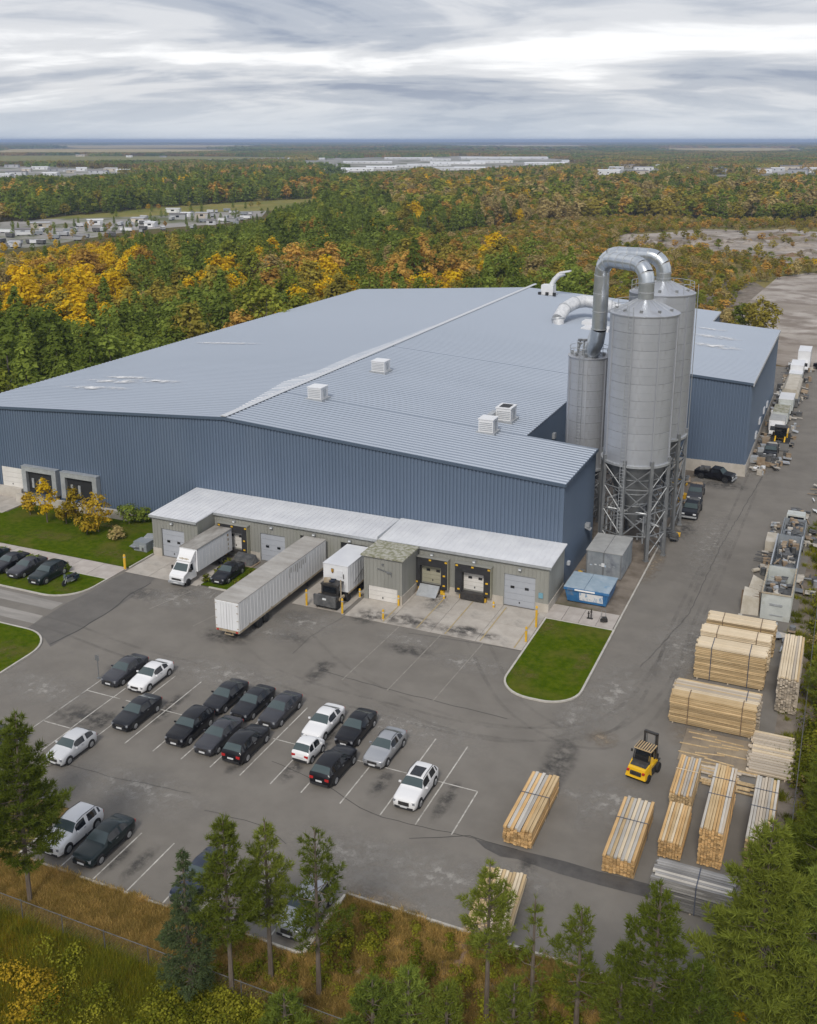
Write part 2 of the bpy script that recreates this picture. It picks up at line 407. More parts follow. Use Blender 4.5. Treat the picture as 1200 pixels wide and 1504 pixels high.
M['bldg_tan'] = surf('bldg_tan', (0.42, 0.37, 0.31), (0.5, 0.45, 0.38), 0.05, 0.8, rnd=0.25)
M['bldg_roof'] = surf('bldg_roof', (0.12, 0.115, 0.12), (0.22, 0.2, 0.2), 0.1, 0.8, rnd=0.3)
M['brown_gold'] = surf('brown_gold', (0.13, 0.06, 0.02), rough=0.5)
M['gold'] = surf('gold', (0.75, 0.45, 0.04), rough=0.5)
M['teal_sign'] = surf('teal_sign', (0.16, 0.33, 0.42), rough=0.5)
def paint(name, c, metal=0.3):
    return surf('paint_' + name, c, rough=0.34, metal=metal, coat=0.35, spec=0.35)
P = dict(black=paint('black', (0.008, 0.008, 0.011)), charcoal=paint('charcoal', (0.016, 0.017, 0.022)), grey=paint('grey', (0.05, 0.051, 0.06)),
         silver=paint('silver', (0.40, 0.41, 0.43), 0.5), white=paint('white', (0.74, 0.74, 0.75), 0.0), green=paint('green', (0.012, 0.022, 0.024)),
         blue=paint('blue', (0.025, 0.035, 0.06)), white2=paint('white_dull', (0.55, 0.56, 0.58), 0.0))
def leaf(name, c1, c2, rnd=0.3, island=0.22, hue=0.02):
    """foliage: colour varies per tree and per leaf, a little light comes through"""
    m, t, b = new_mat('leaf_' + name)
    L = t.links.new
    ge = N(t, 'ShaderNodeNewGeometry'); oi = N(t, 'ShaderNodeObjectInfo')
    mx = N(t, 'ShaderNodeMix', data_type='RGBA')
    ad = N(t, 'ShaderNodeMath', operation='MULTIPLY_ADD'); ad.inputs[1].default_value = 0.35
    hf = N(t, 'ShaderNodeMath', operation='MULTIPLY'); hf.inputs[1].default_value = 0.65
    L(oi.outputs['Random'], hf.inputs[0]); L(ge.outputs['Random Per Island'], ad.inputs[0]); L(hf.outputs[0], ad.inputs[2])
    L(ad.outputs[0], mx.inputs['Factor'])
    mx.inputs['A'].default_value = (*c1, 1); mx.inputs['B'].default_value = (*c2, 1)
    hs = N(t, 'ShaderNodeHueSaturation')
    L(mx.outputs['Result'], hs.inputs['Color'])
    r = N(t, 'ShaderNodeMapRange'); r.inputs['To Min'].default_value = 1 - rnd; r.inputs['To Max'].default_value = 1 + rnd
    L(oi.outputs['Random'], r.inputs['Value'])
    r2 = N(t, 'ShaderNodeMapRange'); r2.inputs['To Min'].default_value = 1 - island; r2.inputs['To Max'].default_value = 1 + island
    fr = N(t, 'ShaderNodeMath', operation='FRACT'); m7 = N(t, 'ShaderNodeMath', operation='MULTIPLY'); m7.inputs[1].default_value = 7.31
    L(ge.outputs['Random Per Island'], m7.inputs[0]); L(m7.outputs[0], fr.inputs[0]); L(fr.outputs[0], r2.inputs['Value'])
    mu = N(t, 'ShaderNodeMath', operation='MULTIPLY'); L(r.outputs[0], mu.inputs[0]); L(r2.outputs[0], mu.inputs[1])
    L(mu.outputs[0], hs.inputs['Value'])
    L(hs.outputs[0], b.inputs['Base Color'])
    b.inputs['Roughness'].default_value = 0.7
    b.inputs['Specular IOR Level'].default_value = 0.0
    tr = N(t, 'ShaderNodeBsdfTranslucent'); L(hs.outputs[0], tr.inputs['Color'])
    ms = N(t, 'ShaderNodeMixShader'); ms.inputs[0].default_value = 0.42
    out = t.nodes['Material Output']
    L(b.outputs[0], ms.inputs[1]); L(tr.outputs[0], ms.inputs[2]); L(ms.outputs[0], out.inputs['Surface'])
    return m
LF = dict(pine=leaf('pine', (0.125, 0.165, 0.022), (0.215, 0.245, 0.042), 0.15), spruce=leaf('spruce', (0.075, 0.11, 0.045), (0.125, 0.16, 0.07), 0.15),
          conifer=leaf('conifer', (0.145, 0.2, 0.032), (0.235, 0.285, 0.055), 0.22), green=leaf('green', (0.19, 0.235, 0.03), (0.3, 0.31, 0.05), 0.22),
          olive=leaf('olive', (0.27, 0.24, 0.04), (0.38, 0.31, 0.06), 0.22), yellow=leaf('yellow', (0.60, 0.40, 0.012), (0.75, 0.53, 0.03), 0.15),
          orange=leaf('orange', (0.46, 0.275, 0.06), (0.58, 0.37, 0.09), 0.18), brown=leaf('brown', (0.38, 0.3, 0.125), (0.5, 0.4, 0.17), 0.18))
def soft(name, c, c2, amount=0.85, scale=1.2):
    """stain that fades out irregularly: opacity falls off from the middle of the sheet and is broken up by noise"""
    m, t, b = new_mat(name)
    L = t.links.new
    tc = N(t, 'ShaderNodeTexCoord')
    ln = N(t, 'ShaderNodeVectorMath', operation='LENGTH'); L(tc.outputs['Object'], ln.inputs[0])
    oi = N(t, 'ShaderNodeObjectInfo'); ge = N(t, 'ShaderNodeNewGeometry')
    n1 = N(t, 'ShaderNodeTexNoise'); n1.inputs['Scale'].default_value = scale; n1.inputs['Detail'].default_value = 6; n1.inputs['Roughness'].default_value = 0.65; L(ge.outputs['Position'], n1.inputs['Vector'])
    r1 = N(t, 'ShaderNodeMapRange'); r1.inputs['From Min'].default_value = 1.0; r1.inputs['From Max'].default_value = 0.1; L(ln.outputs['Value'], r1.inputs['Value'])
    r2 = N(t, 'ShaderNodeMapRange'); r2.inputs['From Min'].default_value = 0.38; r2.inputs['From Max'].default_value = 0.66; L(n1.outputs['Fac'], r2.inputs['Value'])
    mu = N(t, 'ShaderNodeMath', operation='MULTIPLY'); L(r1.outputs[0], mu.inputs[0]); L(r2.outputs[0], mu.inputs[1])
    m2 = N(t, 'ShaderNodeMath', operation='MULTIPLY'); m2.inputs[1].default_value = amount; m2.use_clamp = True; L(mu.outputs[0], m2.inputs[0])
    mx = N(t, 'ShaderNodeMix', data_type='RGBA'); mx.inputs['A'].default_value = (*c, 1); mx.inputs['B'].default_value = (*c2, 1); L(n1.outputs['Fac'], mx.inputs['Factor'])
    L(mx.outputs['Result'], b.inputs['Base Color']); b.inputs['Roughness'].default_value = 0.9
    L(m2.outputs[0], b.inputs['Alpha'])
    return m
M['soft_dark'] = soft('soft_dark', (0.05, 0.048, 0.046), (0.08, 0.076, 0.072), 1.0)
M['soil'] = surf('soil', (0.16, 0.105, 0.065), (0.27, 0.19, 0.125), 1.2, 0.95, bump=0.9, bscale=6, c3=(0.12, 0.125, 0.03), scale3=0.35, lo3=0.5, hi3=0.66, spec=0.05)
M['soft_pale'] = soft('soft_pale', (0.24, 0.225, 0.205), (0.36, 0.34, 0.31), 1.1)
M['tyre_mark'] = soft('tyre_mark', (0.08, 0.075, 0.07), (0.1, 0.094, 0.088), 0.22, 0.5)
M['soft_white'] = soft('soft_white', (0.6, 0.61, 0.62), (0.86, 0.85, 0.84), 1.5, 0.55)
M['soft_dry'] = soft('soft_dry', (0.13, 0.11, 0.02), (0.19, 0.15, 0.04), 0.75)
M['soft_brown'] = soft('soft_brown', (0.2, 0.155, 0.11), (0.3, 0.25, 0.19), 1.3)
# ================================================================== SETTING
def structure(o): o['kind'] = 'structure'; return o
def sheet(name, poly, z, mat, parent=None):
    mb = MB(); mb.add([(x, y, z) for x, y in poly], [tuple(range(len(poly)))])
    return mb.build(name, mat, parent)
def strip(pts, wd, z):
    """flat ribbon following a ground path"""
    mb = MB()
    pts = [Vector((p[0], p[1], z)) for p in pts]
    vs = []
    for i, p in enumerate(pts):
        d = (pts[min(i+1, len(pts)-1)] - pts[max(i-1, 0)]).normalized()
        n = Vector((-d.y, d.x, 0)) * (wd / 2)
        vs += [p + n, p - n]
    mb.add(vs, [(2*i, 2*i+1, 2*i+3, 2*i+2) for i in range(len(pts)-1)])
    return mb
def arc(cx, cy, r, a0, a1, n=8):
    return [(cx + r * math.cos(R(a0 + (a1-a0)*i/n)), cy + r * math.sin(R(a0 + (a1-a0)*i/n))) for i in range(n+1)]
def inset(poly, d):
    n = len(poly); out = []
    for i in range(n):
        p0, p1, p2 = Vector(poly[i-1]), Vector(poly[i]), Vector(poly[(i+1) % n])
        e1, e2 = (p1-p0).normalized(), (p2-p1).normalized()
        n1, n2 = Vector((-e1.y, e1.x)), Vector((-e2.y, e2.x))
        m = (n1 + n2); k = d / max(0.35, m.length_squared / 2)
        out.append(tuple(p1 + m * (k)) if m.length > 1e-6 else tuple(p1 + n1 * d))
    return out
def blob(cx, cy, rx, ry, seed, n=26, rough=0.35, rot=0.0):
    r = np.random.default_rng(seed); ph = r.uniform(0, 6.28, 6); am = r.uniform(0.3, 1, 6) / np.array([1.5, 2, 3, 4, 5, 6])
    out = []
    for i in range(n):
        a = 2*math.pi*i/n
        k = 1 + rough * sum(am[j] * math.sin((j+2)*a + ph[j]) for j in range(6))
        x, y = rx*k*math.cos(a), ry*k*math.sin(a)
        out.append((cx + x*math.cos(rot) - y*math.sin(rot), cy + x*math.sin(rot) + y*math.cos(rot)))
    return out

structure(sheet('ground', [(-30000, -3000), (30000, -3000), (30000, 30000), (-30000, 30000)], -0.03, M['ground']))
yard = structure(sheet('yard_pavement', [(-47.2, 43.3), (-25.6, 43.3), (-25.6, 48.85), (-0.6, 48.85), (-0.6, 150), (-1.5, 226), (-75, 226), (-75, 80.5), (-190, 80.5), (-190, 62), (-72, 62), (-72, 48.6), (-47.2, 48.6)], 0.0, M['asphalt']))
# gravel track going on behind the annex and the earthworks
trk = structure(sheet('gravel_track', [(-12, 226), (-1.5, 226), (-3, 290), (-2, 380), (-16, 400), (-26, 380), (-30, 300), (-27, 240)], -0.012, M['bare']))
def px_poly(pts): return [g(*p) for p in pts]
structure(sheet('bare_earth', px_poly([(905, 352), (935, 344), (985, 341), (1030, 336), (1110, 339), (1160, 336), (1230, 344), (1240, 375), (1190, 380), (1150, 390), (1110, 376), (1060, 372), (1030, 365), (985, 370), (950, 362), (915, 364)]), -0.016, M['bare']))
structure(sheet('scrub_field', px_poly([(640, 352), (760, 332), (900, 322), (1100, 326), (1260, 330), (1290, 470), (1150, 452), (1030, 470), (900, 420), (720, 392)]), -0.022, M['scrub']))
structure(sheet('trampled_earth', px_poly([(880, 410), (1010, 405), (1110, 415), (1150, 440), (1120, 470), (1060, 480), (960, 450)]), -0.018, M['dirt']))
structure(sheet('yard_clearing', px_poly([(-60, 330), (60, 322), (200, 318), (300, 312), (392, 309), (385, 318), (330, 328), (200, 338), (60, 362), (-60, 372)]), -0.02, M['pale_ground']))
structure(sheet('green_field', px_poly([(60, 322), (250, 300), (440, 286), (480, 290), (400, 309), (300, 313), (200, 319)]), -0.024, M['field']))
for nm, pl, m in (('far_clearing', [(-30, 245), (60, 243), (200, 246), (300, 251), (210, 256), (100, 262), (-30, 266)], 'pale_ground'),
                  ('far_field', [(-30, 229), (130, 228), (300, 230), (450, 231), (300, 234), (-30, 237)], 'field'),
                  ('far_clearing', [(300, 234), (480, 230), (700, 229), (840, 234), (870, 240), (760, 247), (640, 249), (560, 252), (480, 255), (500, 248), (420, 240)], 'pale_ground'),
                  ('far_meadow', [(480, 228), (640, 226), (700, 228), (560, 233), (470, 233)], 'field'),
                  ('far_clearing', [(865, 246), (960, 243), (1100, 247), (1230, 247), (1230, 256), (1050, 259), (920, 257), (870, 254)], 'pale_ground')):
    structure(sheet(nm, px_poly(pl), -0.015 if m == 'pale_ground' else -0.02, M[m]))
for i_, pl in enumerate(([(60, 213.5), (260, 212.5), (420, 214), (300, 216.5), (120, 217.5)], [(620, 213), (820, 212.5), (900, 214.5), (760, 216)], [(-30, 219), (200, 218.5), (380, 221), (250, 223.5), (-30, 224)], [(930, 218), (1100, 217), (1230, 219), (1080, 222)])):
    structure(sheet('stubble_field', px_poly(pl), -0.017 - 0.001*i_, M['stubble']))
# rough verge in front of and beside the yard
structure(sheet('verge', [(-75, 20), (12, 20), (12, 160), (-0.6, 160), (-0.6, 48.7), (-25.75, 48.7), (-25.75, 43.15), (-47.3, 43.15), (-47.3, 48.55), (-75, 48.55)], -0.012, M['verge']))
structure(sheet('soil_bank', blob(-15.5, 45.4, 9.8, 2.9, 301, n=40, rough=0.12), -0.006, M['soil']))
structure(sheet('soil_bank', blob(-38, 41.0, 9.5, 1.6, 302, n=40, rough=0.2), -0.006, M['soil']))
structure(sheet('dirt_strip', [(-2.6, 52), (0.5, 52), (0.8, 140), (-1.6, 140), (-2.2, 98)], 0.006, M['dirt']))

def kerbed_lawn(name, poly, kerb=0.18, h=0.13, mat='lawn'):
    lawn = structure(sheet(name, inset(poly, kerb), h - 0.02, M[mat]))
    inn = inset(poly, kerb); n = len(poly)
    mb = MB()
    vs = [(x, y, 0) for x, y in poly] + [(x, y, h) for x, y in poly] + [(x, y, h) for x, y in inn] + [(x, y, 0) for x, y in inn]
    fs = []
    for i in range(n):
        j = (i+1) % n
        fs += [(i, j, n+j, n+i), (n+i, n+j, 2*n+j, 2*n+i), (2*n+i, 2*n+j, 3*n+j, 3*n+i)]
    mb.add(vs, fs).build('kerb', M['kerb'], lawn)
    return lawn
kerbed_lawn('island_lawn', [(-18.1, 91.5)] + [(-25.1, 91.5)] + arc(-22.1, 79.0, 3.0, 180, 270) + arc(-21.1, 79.0, 3.0, 270, 360))
kerbed_lawn('lower_lawn', [(-190, 81.2), (-190, 75.6)] + arc(-75.0, 79.4, 3.8, 270, 360) + [(-71.2, 81.6)])
kerbed_lawn('corner_lawn', arc(-70.6, 65.0, 4.0, 0, 90) + [(-190, 69.0), (-190, 50), (-66.2, 50)])
structure(sheet('upper_lawn', [(-71.1, 84.9), (-71.1, 98.5), (-96.8, 98.5), (-96.8, 93.2), (-110, 92.4), (-190, 92.4), (-190, 84.9)], 0.10, M['lawn']))
# kerb stones: front of the stalls, road edge
def kerb_line(name, p, q, wd=0.16, h=0.13, m='kerb'):
    d = (Vector(q) - Vector(p)); a = math.atan2(d.y, d.x)
    k = structure(MB().build(name, M[m])) if False else None
    par = kerb_root
    L = d.length; n = max(1, round(L / 3.0)); seg = L / n
    for i in range(n):
        c = Vector(p) + d * ((i + 0.5) / n)
        MB().box(-seg/2 + 0.012, seg/2 - 0.012, -wd/2, wd/2, 0, h).build('kerb_stone', M[m], par, (c.x, c.y, 0), a)
kerb_root = link(bpy.data.objects.new('kerb', None)); kerb_root['kind'] = 'structure'
for p, q in (((-47.2, 43.2), (-25.7, 43.2)), ((-25.6, 43.3), (-25.6, 48.6)), ((-25.5, 48.75), (-3, 48.75)), ((-18.2, 91.6), (-18.2, 124.6)),
             ((-71.1, 85.0), (-71.1, 89.3)), ((-47.3, 43.4), (-47.3, 48.5)), ((-60.0, 84.2), (-56.9, 84.2)), ((-56.8, 84.3), (-56.8, 92.6)), ((-61.2, 84.3), (-61.2, 92.6))):
    kerb_line('kerb', p, q)
# paved walks in separate slabs
def slabs(name, x0, x1, y0, y1, nx, ny, z0, z1, mat, gap=0.02):
    root = link(bpy.data.objects.new(name, None)); root['kind'] = 'structure'
    dx, dy = (x1-x0)/nx, (y1-y0)/ny
    me = MB().box(-dx/2+gap, dx/2-gap, -dy/2+gap, dy/2-gap, z0, z1).mesh('slab', M[mat])
    for i in range(nx):
        for j in range(ny):
            place(me, 'slab', root, (x0 + dx*(i+0.5), y0 + dy*(j+0.5), random.uniform(-0.004, 0.004)))
    return root
slabs('footpath', -25.2, -18.35, 91.6, 94.9, 4, 1, -0.02, 0.12, 'walk')
slabs('footpath', -127, -71.2, 81.65, 84.85, 18, 1, -0.02, 0.11, 'walk')
slabs('dock_pavement', -43.75, -25.2, 84.1, 88.6, 4, 1, -0.08, 0.022, 'concrete')
slabs('dock_pavement', -43.75, -25.2, 88.6, 92.75, 4, 1, -0.08, 0.022, 'concrete')
slabs('dock_pavement', -50.0, -44.2, 84.4, 92.7, 2, 2, -0.08, 0.020, 'concrete')
slabs('dock_pavement', -70.9, -61.4, 84.0, 89.4, 3, 2, -0.08, 0.018, 'concrete')
slabs('dock_pavement', -110, -97.1, 92.6, 98.4, 4, 1, -0.08, 0.12, 'concrete')
structure(sheet('grass_patch', [(-61.1, 84.3), (-56.9, 84.3), (-56.9, 90.4), (-61.1, 90.4)], 0.10, M['lawn']))
structure(sheet('silo_yard', [(-25.6, 94.9), (-18.3, 94.9), (-18.3, 146), (-25.6, 146)], 0.012, M['dirt']))
structure(sheet('notch_floor', [(-34, 112.3), (-25.6, 112.3), (-25.6, 146), (-34, 146)], 0.016, M['dirt']))

# patches, stains, cracks on the asphalt: thin sheets, children of the yard
sheet('asphalt_patch', px_poly([(97, 886), (135, 868), (163, 851), (200, 833), (232, 846), (214, 862), (196, 876), (170, 893), (142, 910), (112, 928), (74, 950), (66, 938), (40, 922)]), 0.004, M['asphalt_new'], yard)
sheet('asphalt_patch', [(-190, 73.6), (-71.6, 73.3), (-71.6, 75.0), (-190, 75.2)], 0.004, M['asphalt_pale'], yard)
sheet('asphalt_patch', [(-190, 70.6), (-71.0, 70.2), (-71.4, 71.9), (-190, 72.2)], 0.004, M['asphalt_pale'], yard)
sheet('stain', px_poly([(697, 1232), (712, 1236), (760, 1248), (830, 1265), (880, 1280), (960, 1300), (1000, 1310), (1000, 1326), (950, 1318), (880, 1300), (820, 1283), (760, 1262), (735, 1258), (712, 1246)]), 0.0042, M['stain'], yard)
STZ = [0]
def soft_stain(u, v, rx, ry, m, rot=0.0, z=0.004):
    x, y = g(u, v); STZ[0] += 1; z = (0.034 if z > 0.03 else 0.0048) + STZ[0]*0.0001
    o = MB().add([(-1, -1, 0), (1, -1, 0), (1, 1, 0), (-1, 1, 0)], [(0, 1, 2, 3)]).build('stain', M[m], yard, (x, y, z), rot)
    o.scale = (rx, ry, 1)
for i, (u, v, rx, ry) in enumerate([(600, 912, 4.2, 1.6), (672, 928, 2.6, 1.4), (438, 908, 2.6, 2.0), (120, 1052, 3.4, 2.0), (774, 1272, 0.8, 1.1), (470, 985, 1.2, 3.0), (540, 905, 2.0, 2.2), (330, 935, 3.4, 1.6), (215, 873, 2.4, 1.6),
                                    (1005, 778, 1.8, 4.0), (1060, 712, 4.6, 2.4), (600, 955, 3.0, 1.2), (258, 1030, 0.8, 2.4), (430, 1130, 0.8, 2.2), (655, 1175, 0.7, 3.0), (560, 1150, 0.8, 2.2), (205, 1268, 0.7, 2.2), (172, 1262, 0.6, 2.0),
                                    (480, 1085, 0.8, 2.2), (350, 1120, 0.7, 2), (240, 1050, .7, 2), (150, 1060, .8, 2), (820, 1120, 1.5, 5), (690, 925, 1.6, 1.0), (640, 880, 1.4, 1.2), (720, 935, 1.3, 0.9), (275, 872, 2.2, 1.2), (425, 935, 2.6, 1.2)]):
    soft_stain(u, v, rx, ry, 'soft_dark', 0.0, 0.004 if v > 945 or u < 500 or u > 800 else 0.034)
for i, (u, v, rx, ry) in enumerate([(255, 880, 5.0, 2.6), (450, 915, 4.6, 3.0), (395, 930, 4.0, 1.8), (575, 1322, 5.4, 1.6), (780, 1176, 0.8, 2.0), (840, 1166, 1.2, 0.9), (600, 940, 4.0, 1.6), (520, 1255, 6, 3), (845, 1050, 2.0, 5.0), (310, 872, 4.0, 1.8), (690, 975, 5, 2.0),
                                    (1090, 690, 5, 5), (1130, 560, 3, 14), (860, 1190, 0.7, 3.0), (900, 1180, 3, 4), (1000, 950, 4, 10), (600, 1070, 8, 3), (330, 990, 9, 3), (650, 1290, 8, 3), (900, 1020, 3, 8), (1040, 800, 3, 14), (200, 1160, 8, 3), (60, 1010, 6, 3), (760, 1290, 4, 1.5), (640, 890, 1.6, 1.6)]):
    soft_stain(u, v, rx, ry, 'soft_pale', 0.0, 0.006 if i != 24 else 0.036)
for u, v, rx, ry in ((1040, 1085, 3.4, 3.2), (1010, 1010, 0.8, 5), (885, 1085, 1.5, 1.5), (960, 830, 1.2, 6), (560, 1318, 3, 0.9)): soft_stain(u, v, rx, ry, 'soft_brown', 0.0, 0.0075)
def crack(pts, wd=0.07):
    P2 = []
    gp = [Vector(g(*p)) for p in pts]
    for a, b in zip(gp[:-1], gp[1:]):
        n = max(2, int((b-a).length / 0.9))
        for i in range(n):
            q = a.lerp(b, i/n); P2.append((q.x + random.uniform(-0.08, 0.08), q.y + random.uniform(-0.08, 0.08)))
    P2.append(tuple(gp[-1]))
    strip(P2, wd, 0.0115).build('crack', M['crack'], yard)
crack([(75, 946), (112, 928), (142, 909), (170, 892), (190, 874), (222, 856)], 0.12)
crack([(400, 1118), (480, 1155), (545, 1195), (620, 1215), (700, 1232)], 0.05)
crack([(470, 985), (560, 1010), (640, 1030), (745, 1056)], 0.06)
crack([(770, 957), (700, 945), (600, 930)], 0.06)
crack([(506, 905), (455, 935), (430, 960)], 0.05)
crack([(600, 1232), (690, 1228), (760, 1248)], 0.06)
crack([(0, 1150), (90, 1120), (160, 1140), (280, 1165)], 0.05)
crack([(420, 1240), (380, 1210), (300, 1190)], 0.05)
crack([(940, 980), (1010, 905), (1060, 800), (1120, 700)], 0.06)
def tyre_mark(pts, wd=0.34):
    P2 = [Vector(g(*p)) for p in pts]; Q = []
    for i in range(len(P2)-1):
        a_, b_, c_, d_ = P2[max(i-1, 0)], P2[i], P2[i+1], P2[min(i+2, len(P2)-1)]
        for k in range(8):
            t = k/8; Q.append(0.5*((2*b_) + (c_-a_)*t + (2*a_-5*b_+4*c_-d_)*t*t + (3*b_-a_-3*c_+d_)*t**3))
    Q.append(P2[-1]); c = sum(Q, Vector((0, 0)))/len(Q); ext = max((q-c).length for q in Q)
    STZ[0] += 1
    for off in (-0.95, 0.95):
        R_ = []
        for i, q in enumerate(Q):
            d = (Q[min(i+1, len(Q)-1)] - Q[max(i-1, 0)]).normalized(); R_.append(((q.x - d.y*off - c.x)/ext, (q.y + d.x*off - c.y)/ext))
        o = strip(R_, wd/ext, 0).build('tyre_mark', M['tyre_mark'], yard, (c.x, c.y, 0.0048 + STZ[0]*0.0001 + off*0.00003)); o.scale = (ext, ext, 1)
for pts in ([(440, 930), (520, 1000), (700, 1070), (900, 1060), (1000, 940), (1060, 800)], [(300, 890), (380, 980), (560, 1040), (760, 1080), (900, 1040)], [(700, 940), (760, 1040), (880, 1090), (960, 1030), (1010, 900), (1090, 740)],
            [(0, 900), (90, 920), (200, 960), (360, 1000)], [(980, 1000), (1040, 860), (1100, 720), (1150, 600)]):
    tyre_mark(pts)
for x0_, y0_, rx_, ry_ in ((-24.2, 89.5, 1.3, 2.2), (-23.6, 80.0, 1.8, 1.6), (-19.3, 84.0, 0.9, 3.0), (-75.5, 87.5, 3.5, 1.8), (-86, 89, 4, 2), (-82, 94.5, 6, 1.6), (-73.5, 77.6, 1.8, 1.0), (-69.5, 64.5, 2.6, 2.6), (-91, 86.2, 4, 1.0)):
    STZ[0] += 1
    o = MB().add([(-1, -1, 0), (1, -1, 0), (1, 1, 0), (-1, 1, 0)], [(0, 1, 2, 3)]).build('dry_patch', M['soft_dry'], yard, (x0_, y0_, 0.118 + STZ[0]*0.00005)); o.scale = (rx_, ry_, 1)
# parking bay lines, each its own painted piece
def pline(p, q, wd=0.10, m='paint', z=0.013):
    strip([p, q], wd, z).build('bay_line', M[m], yard)
YC, YT, YB = 62.1, 67.25, 56.8
for x in (-57.55, -54.7, -52.0, -49.3, -46.6, -43.95, -41.3, -38.65, -36.0, -33.4, -30.2, -27.0, -24.3):
    if x > -57: pline((x, YC + 0.06), (x, YT if x > -53 else YC + 1.6))
    pline((x, YB), (x, YC - 0.06))
pline((-21.6, YB), (-21.6, YC - 0.06))
for a, b in ((-57.55, -54.0), (-53.4, -46.9), (-46.0, -39.2), (-38.9, -33.0), (-32.6, -21.6)):
    pline((a, YC), (b, YC))
pline((-57.6, 54.6), (-57.6, 64.6)); pline((-57.5, YB), (-52.0, YB)); pline((-54.6, YB), (-54.6, 52.2))
pline((-51.6, 56.2), (-53.0, 51.5))
for x in (-46.7, -43.95, -41.2, -38.5, -35.75, -33.2, -30.75, -28.15, -25.8):
    pline((x, 43.42), (x, 48.45))
for x in (-37.7, -33.3, -29.0):
    pline((x - 0.4, 72.5), (x, 84.0), 0.12, 'paint_faded')
pline((-62.6, 77.4), (-61.0, 83.6), 0.12, 'paint_faded'); pline((-54.6, 83.5), (-56.3, 76.0), 0.1, 'paint_faded')
for x in (-39.6, -36.0, -33.0, -29.4, -26.0):
    pline((x, 84.3), (x, 92.3), 0.13, 'yellow_line', 0.046)

# ================================================================== WAREHOUSE
XL, XR, XRG, YF, YBK = -108.0, -25.6, -66.8, 98.65, 219.0
ZR, ZE = 14.45, 11.75
def roof_z(x): return ZR - (ZR - ZE) * abs(x - XRG) / (XR - XRG)
def corrugated(p, q, z0, ztop, pitch=0.42, depth=0.10):
    """ribbed sheet cladding from p to q (outside on the right of p->q), z0 to ztop(x,y)"""
    p, q = Vector(p), Vector(q); d = q - p; L = d.length; e = d / L; n = Vector((e.y, -e.x))
    vs, fs = [], []
    k = max(1, round(L / pitch)); s = L / k
    prof = []
    for i in range(k):
        b = i * s
        prof += [(b, 0), (b + s*0.34, 0), (b + s*0.44, depth), (b + s*0.88, depth)]
    prof.append((L, 0))
    for t, o in prof:
        c = p + e * t + n * o
        vs += [(c.x, c.y, z0), (c.x, c.y, ztop(c.x, c.y))]
    for i in range(len(prof) - 1):
        fs.append((2*i, 2*i+2, 2*i+3, 2*i+1))
    return MB().add(vs, fs)
wh = thing('warehouse', 'large steel blue warehouse with a low grey metal gable roof', 'warehouse', (0, 0, 0))
rz_ = lambda x, y: roof_z(x) - 0.02
def wall(p, q, z0, zt, par, mat='wall_blue', **k): return corrugated(p, q, z0, zt, **k).build('wall', M[mat], par)
wall((XL, YF), (XR, YF), 0.0, rz_, wh)
wall((XR, YF), (XR, 112.3), 0.0, rz_, wh)
wall((XR, 112.3), (-34.0, 112.3), 0.0, rz_, wh)
wall((-34.0, 112.3), (-34.0, 146.0), 0.0, rz_, wh)
wall((-34.0, 146.0), (XR, 146.0), 0.0, rz_, wh)
wall((XR, 146.0), (XR, YBK), 0.0, rz_, wh)
wall((XR, YBK), (XL, YBK), 0.0, rz_, wh)
wall((XL, YBK), (XL, YF), 0.0, rz_, wh)
def roof_slope(x0, x1, y0, y1, t=0.14):
    """slab of roof between two x at roof height"""
    mb = MB()
    b = [(x0, y0, roof_z(x0)), (x1, y0, roof_z(x1)), (x1, y1, roof_z(x1)), (x0, y1, roof_z(x0))]
    return mb.hexa(b, [(x, y, z + t) for x, y, z in b])
def seams(x0, x1, y0, y1, pitch=0.85, rz=roof_z, dz=0.14):
    mb = MB(); y = y0 + 0.35
    while y < y1 - 0.1:
        b = [(x0, y-0.15, rz(x0)+dz), (x1, y-0.15, rz(x1)+dz), (x1, y+0.15, rz(x1)+dz), (x0, y+0.15, rz(x0)+dz)]
        t_ = [(x0, y-0.06, rz(x0)+dz+0.10), (x1, y-0.06, rz(x1)+dz+0.10), (x1, y+0.06, rz(x1)+dz+0.10), (x0, y+0.06, rz(x0)+dz+0.10)]
        mb.hexa(b, t_); y += pitch
    return mb
OV = 0.25
rl = roof_slope(XL - OV, XRG, YF - OV, YBK + OV).build('roof', M['roof_metal'], wh)
tag(seams(XL - OV, XRG - 0.3, YF - OV, YBK + OV).build('seam', M['roof_seam'], rl), kind='stuff')
rm = MB()
def roof_poly(poly, t=0.14):
    n = len(poly)
    vs = [(x, y, roof_z(x)) for x, y in poly] + [(x, y, roof_z(x) + t) for x, y in poly]
    return MB().add(vs, [tuple(range(n))[::-1], tuple(range(n, 2*n))] + [(i, (i+1) % n, n+(i+1) % n, n+i) for i in range(n)])
rr = roof_poly([(XRG, YF-OV), (XR+OV, YF-OV), (XR+OV, 112.4), (-33.9, 112.4), (-33.9, 145.9), (XR+OV, 145.9), (XR+OV, YBK+OV), (XRG, YBK+OV)]).build('roof', M['roof_metal'], wh)
s2 = seams(XRG + 0.3, XR + OV, YF - OV, 112.4)
s2.v, s2.f = list(s2.v), list(s2.f)
for a in (seams(XRG + 0.3, -33.9, 112.4, 145.9), seams(XRG + 0.3, XR + OV, 145.9, YBK + OV)): s2.add(a.v, a.f)
tag(s2.build('seam', M['roof_seam'], rr), kind='stuff')
# ridge cap in lengths
yy = YF - OV
cap_me = MB().prof_y([(-0.42, -0.03), (0.42, -0.03), (0.42, 0.02), (0, 0.13), (-0.42, 0.02)], 0, 5.98).mesh('ridge_cap', M['trim_light'])
while yy < YBK:
    place(cap_me, 'ridge_cap', wh, (XRG, yy, ZR + 0.27)); yy += 6.0
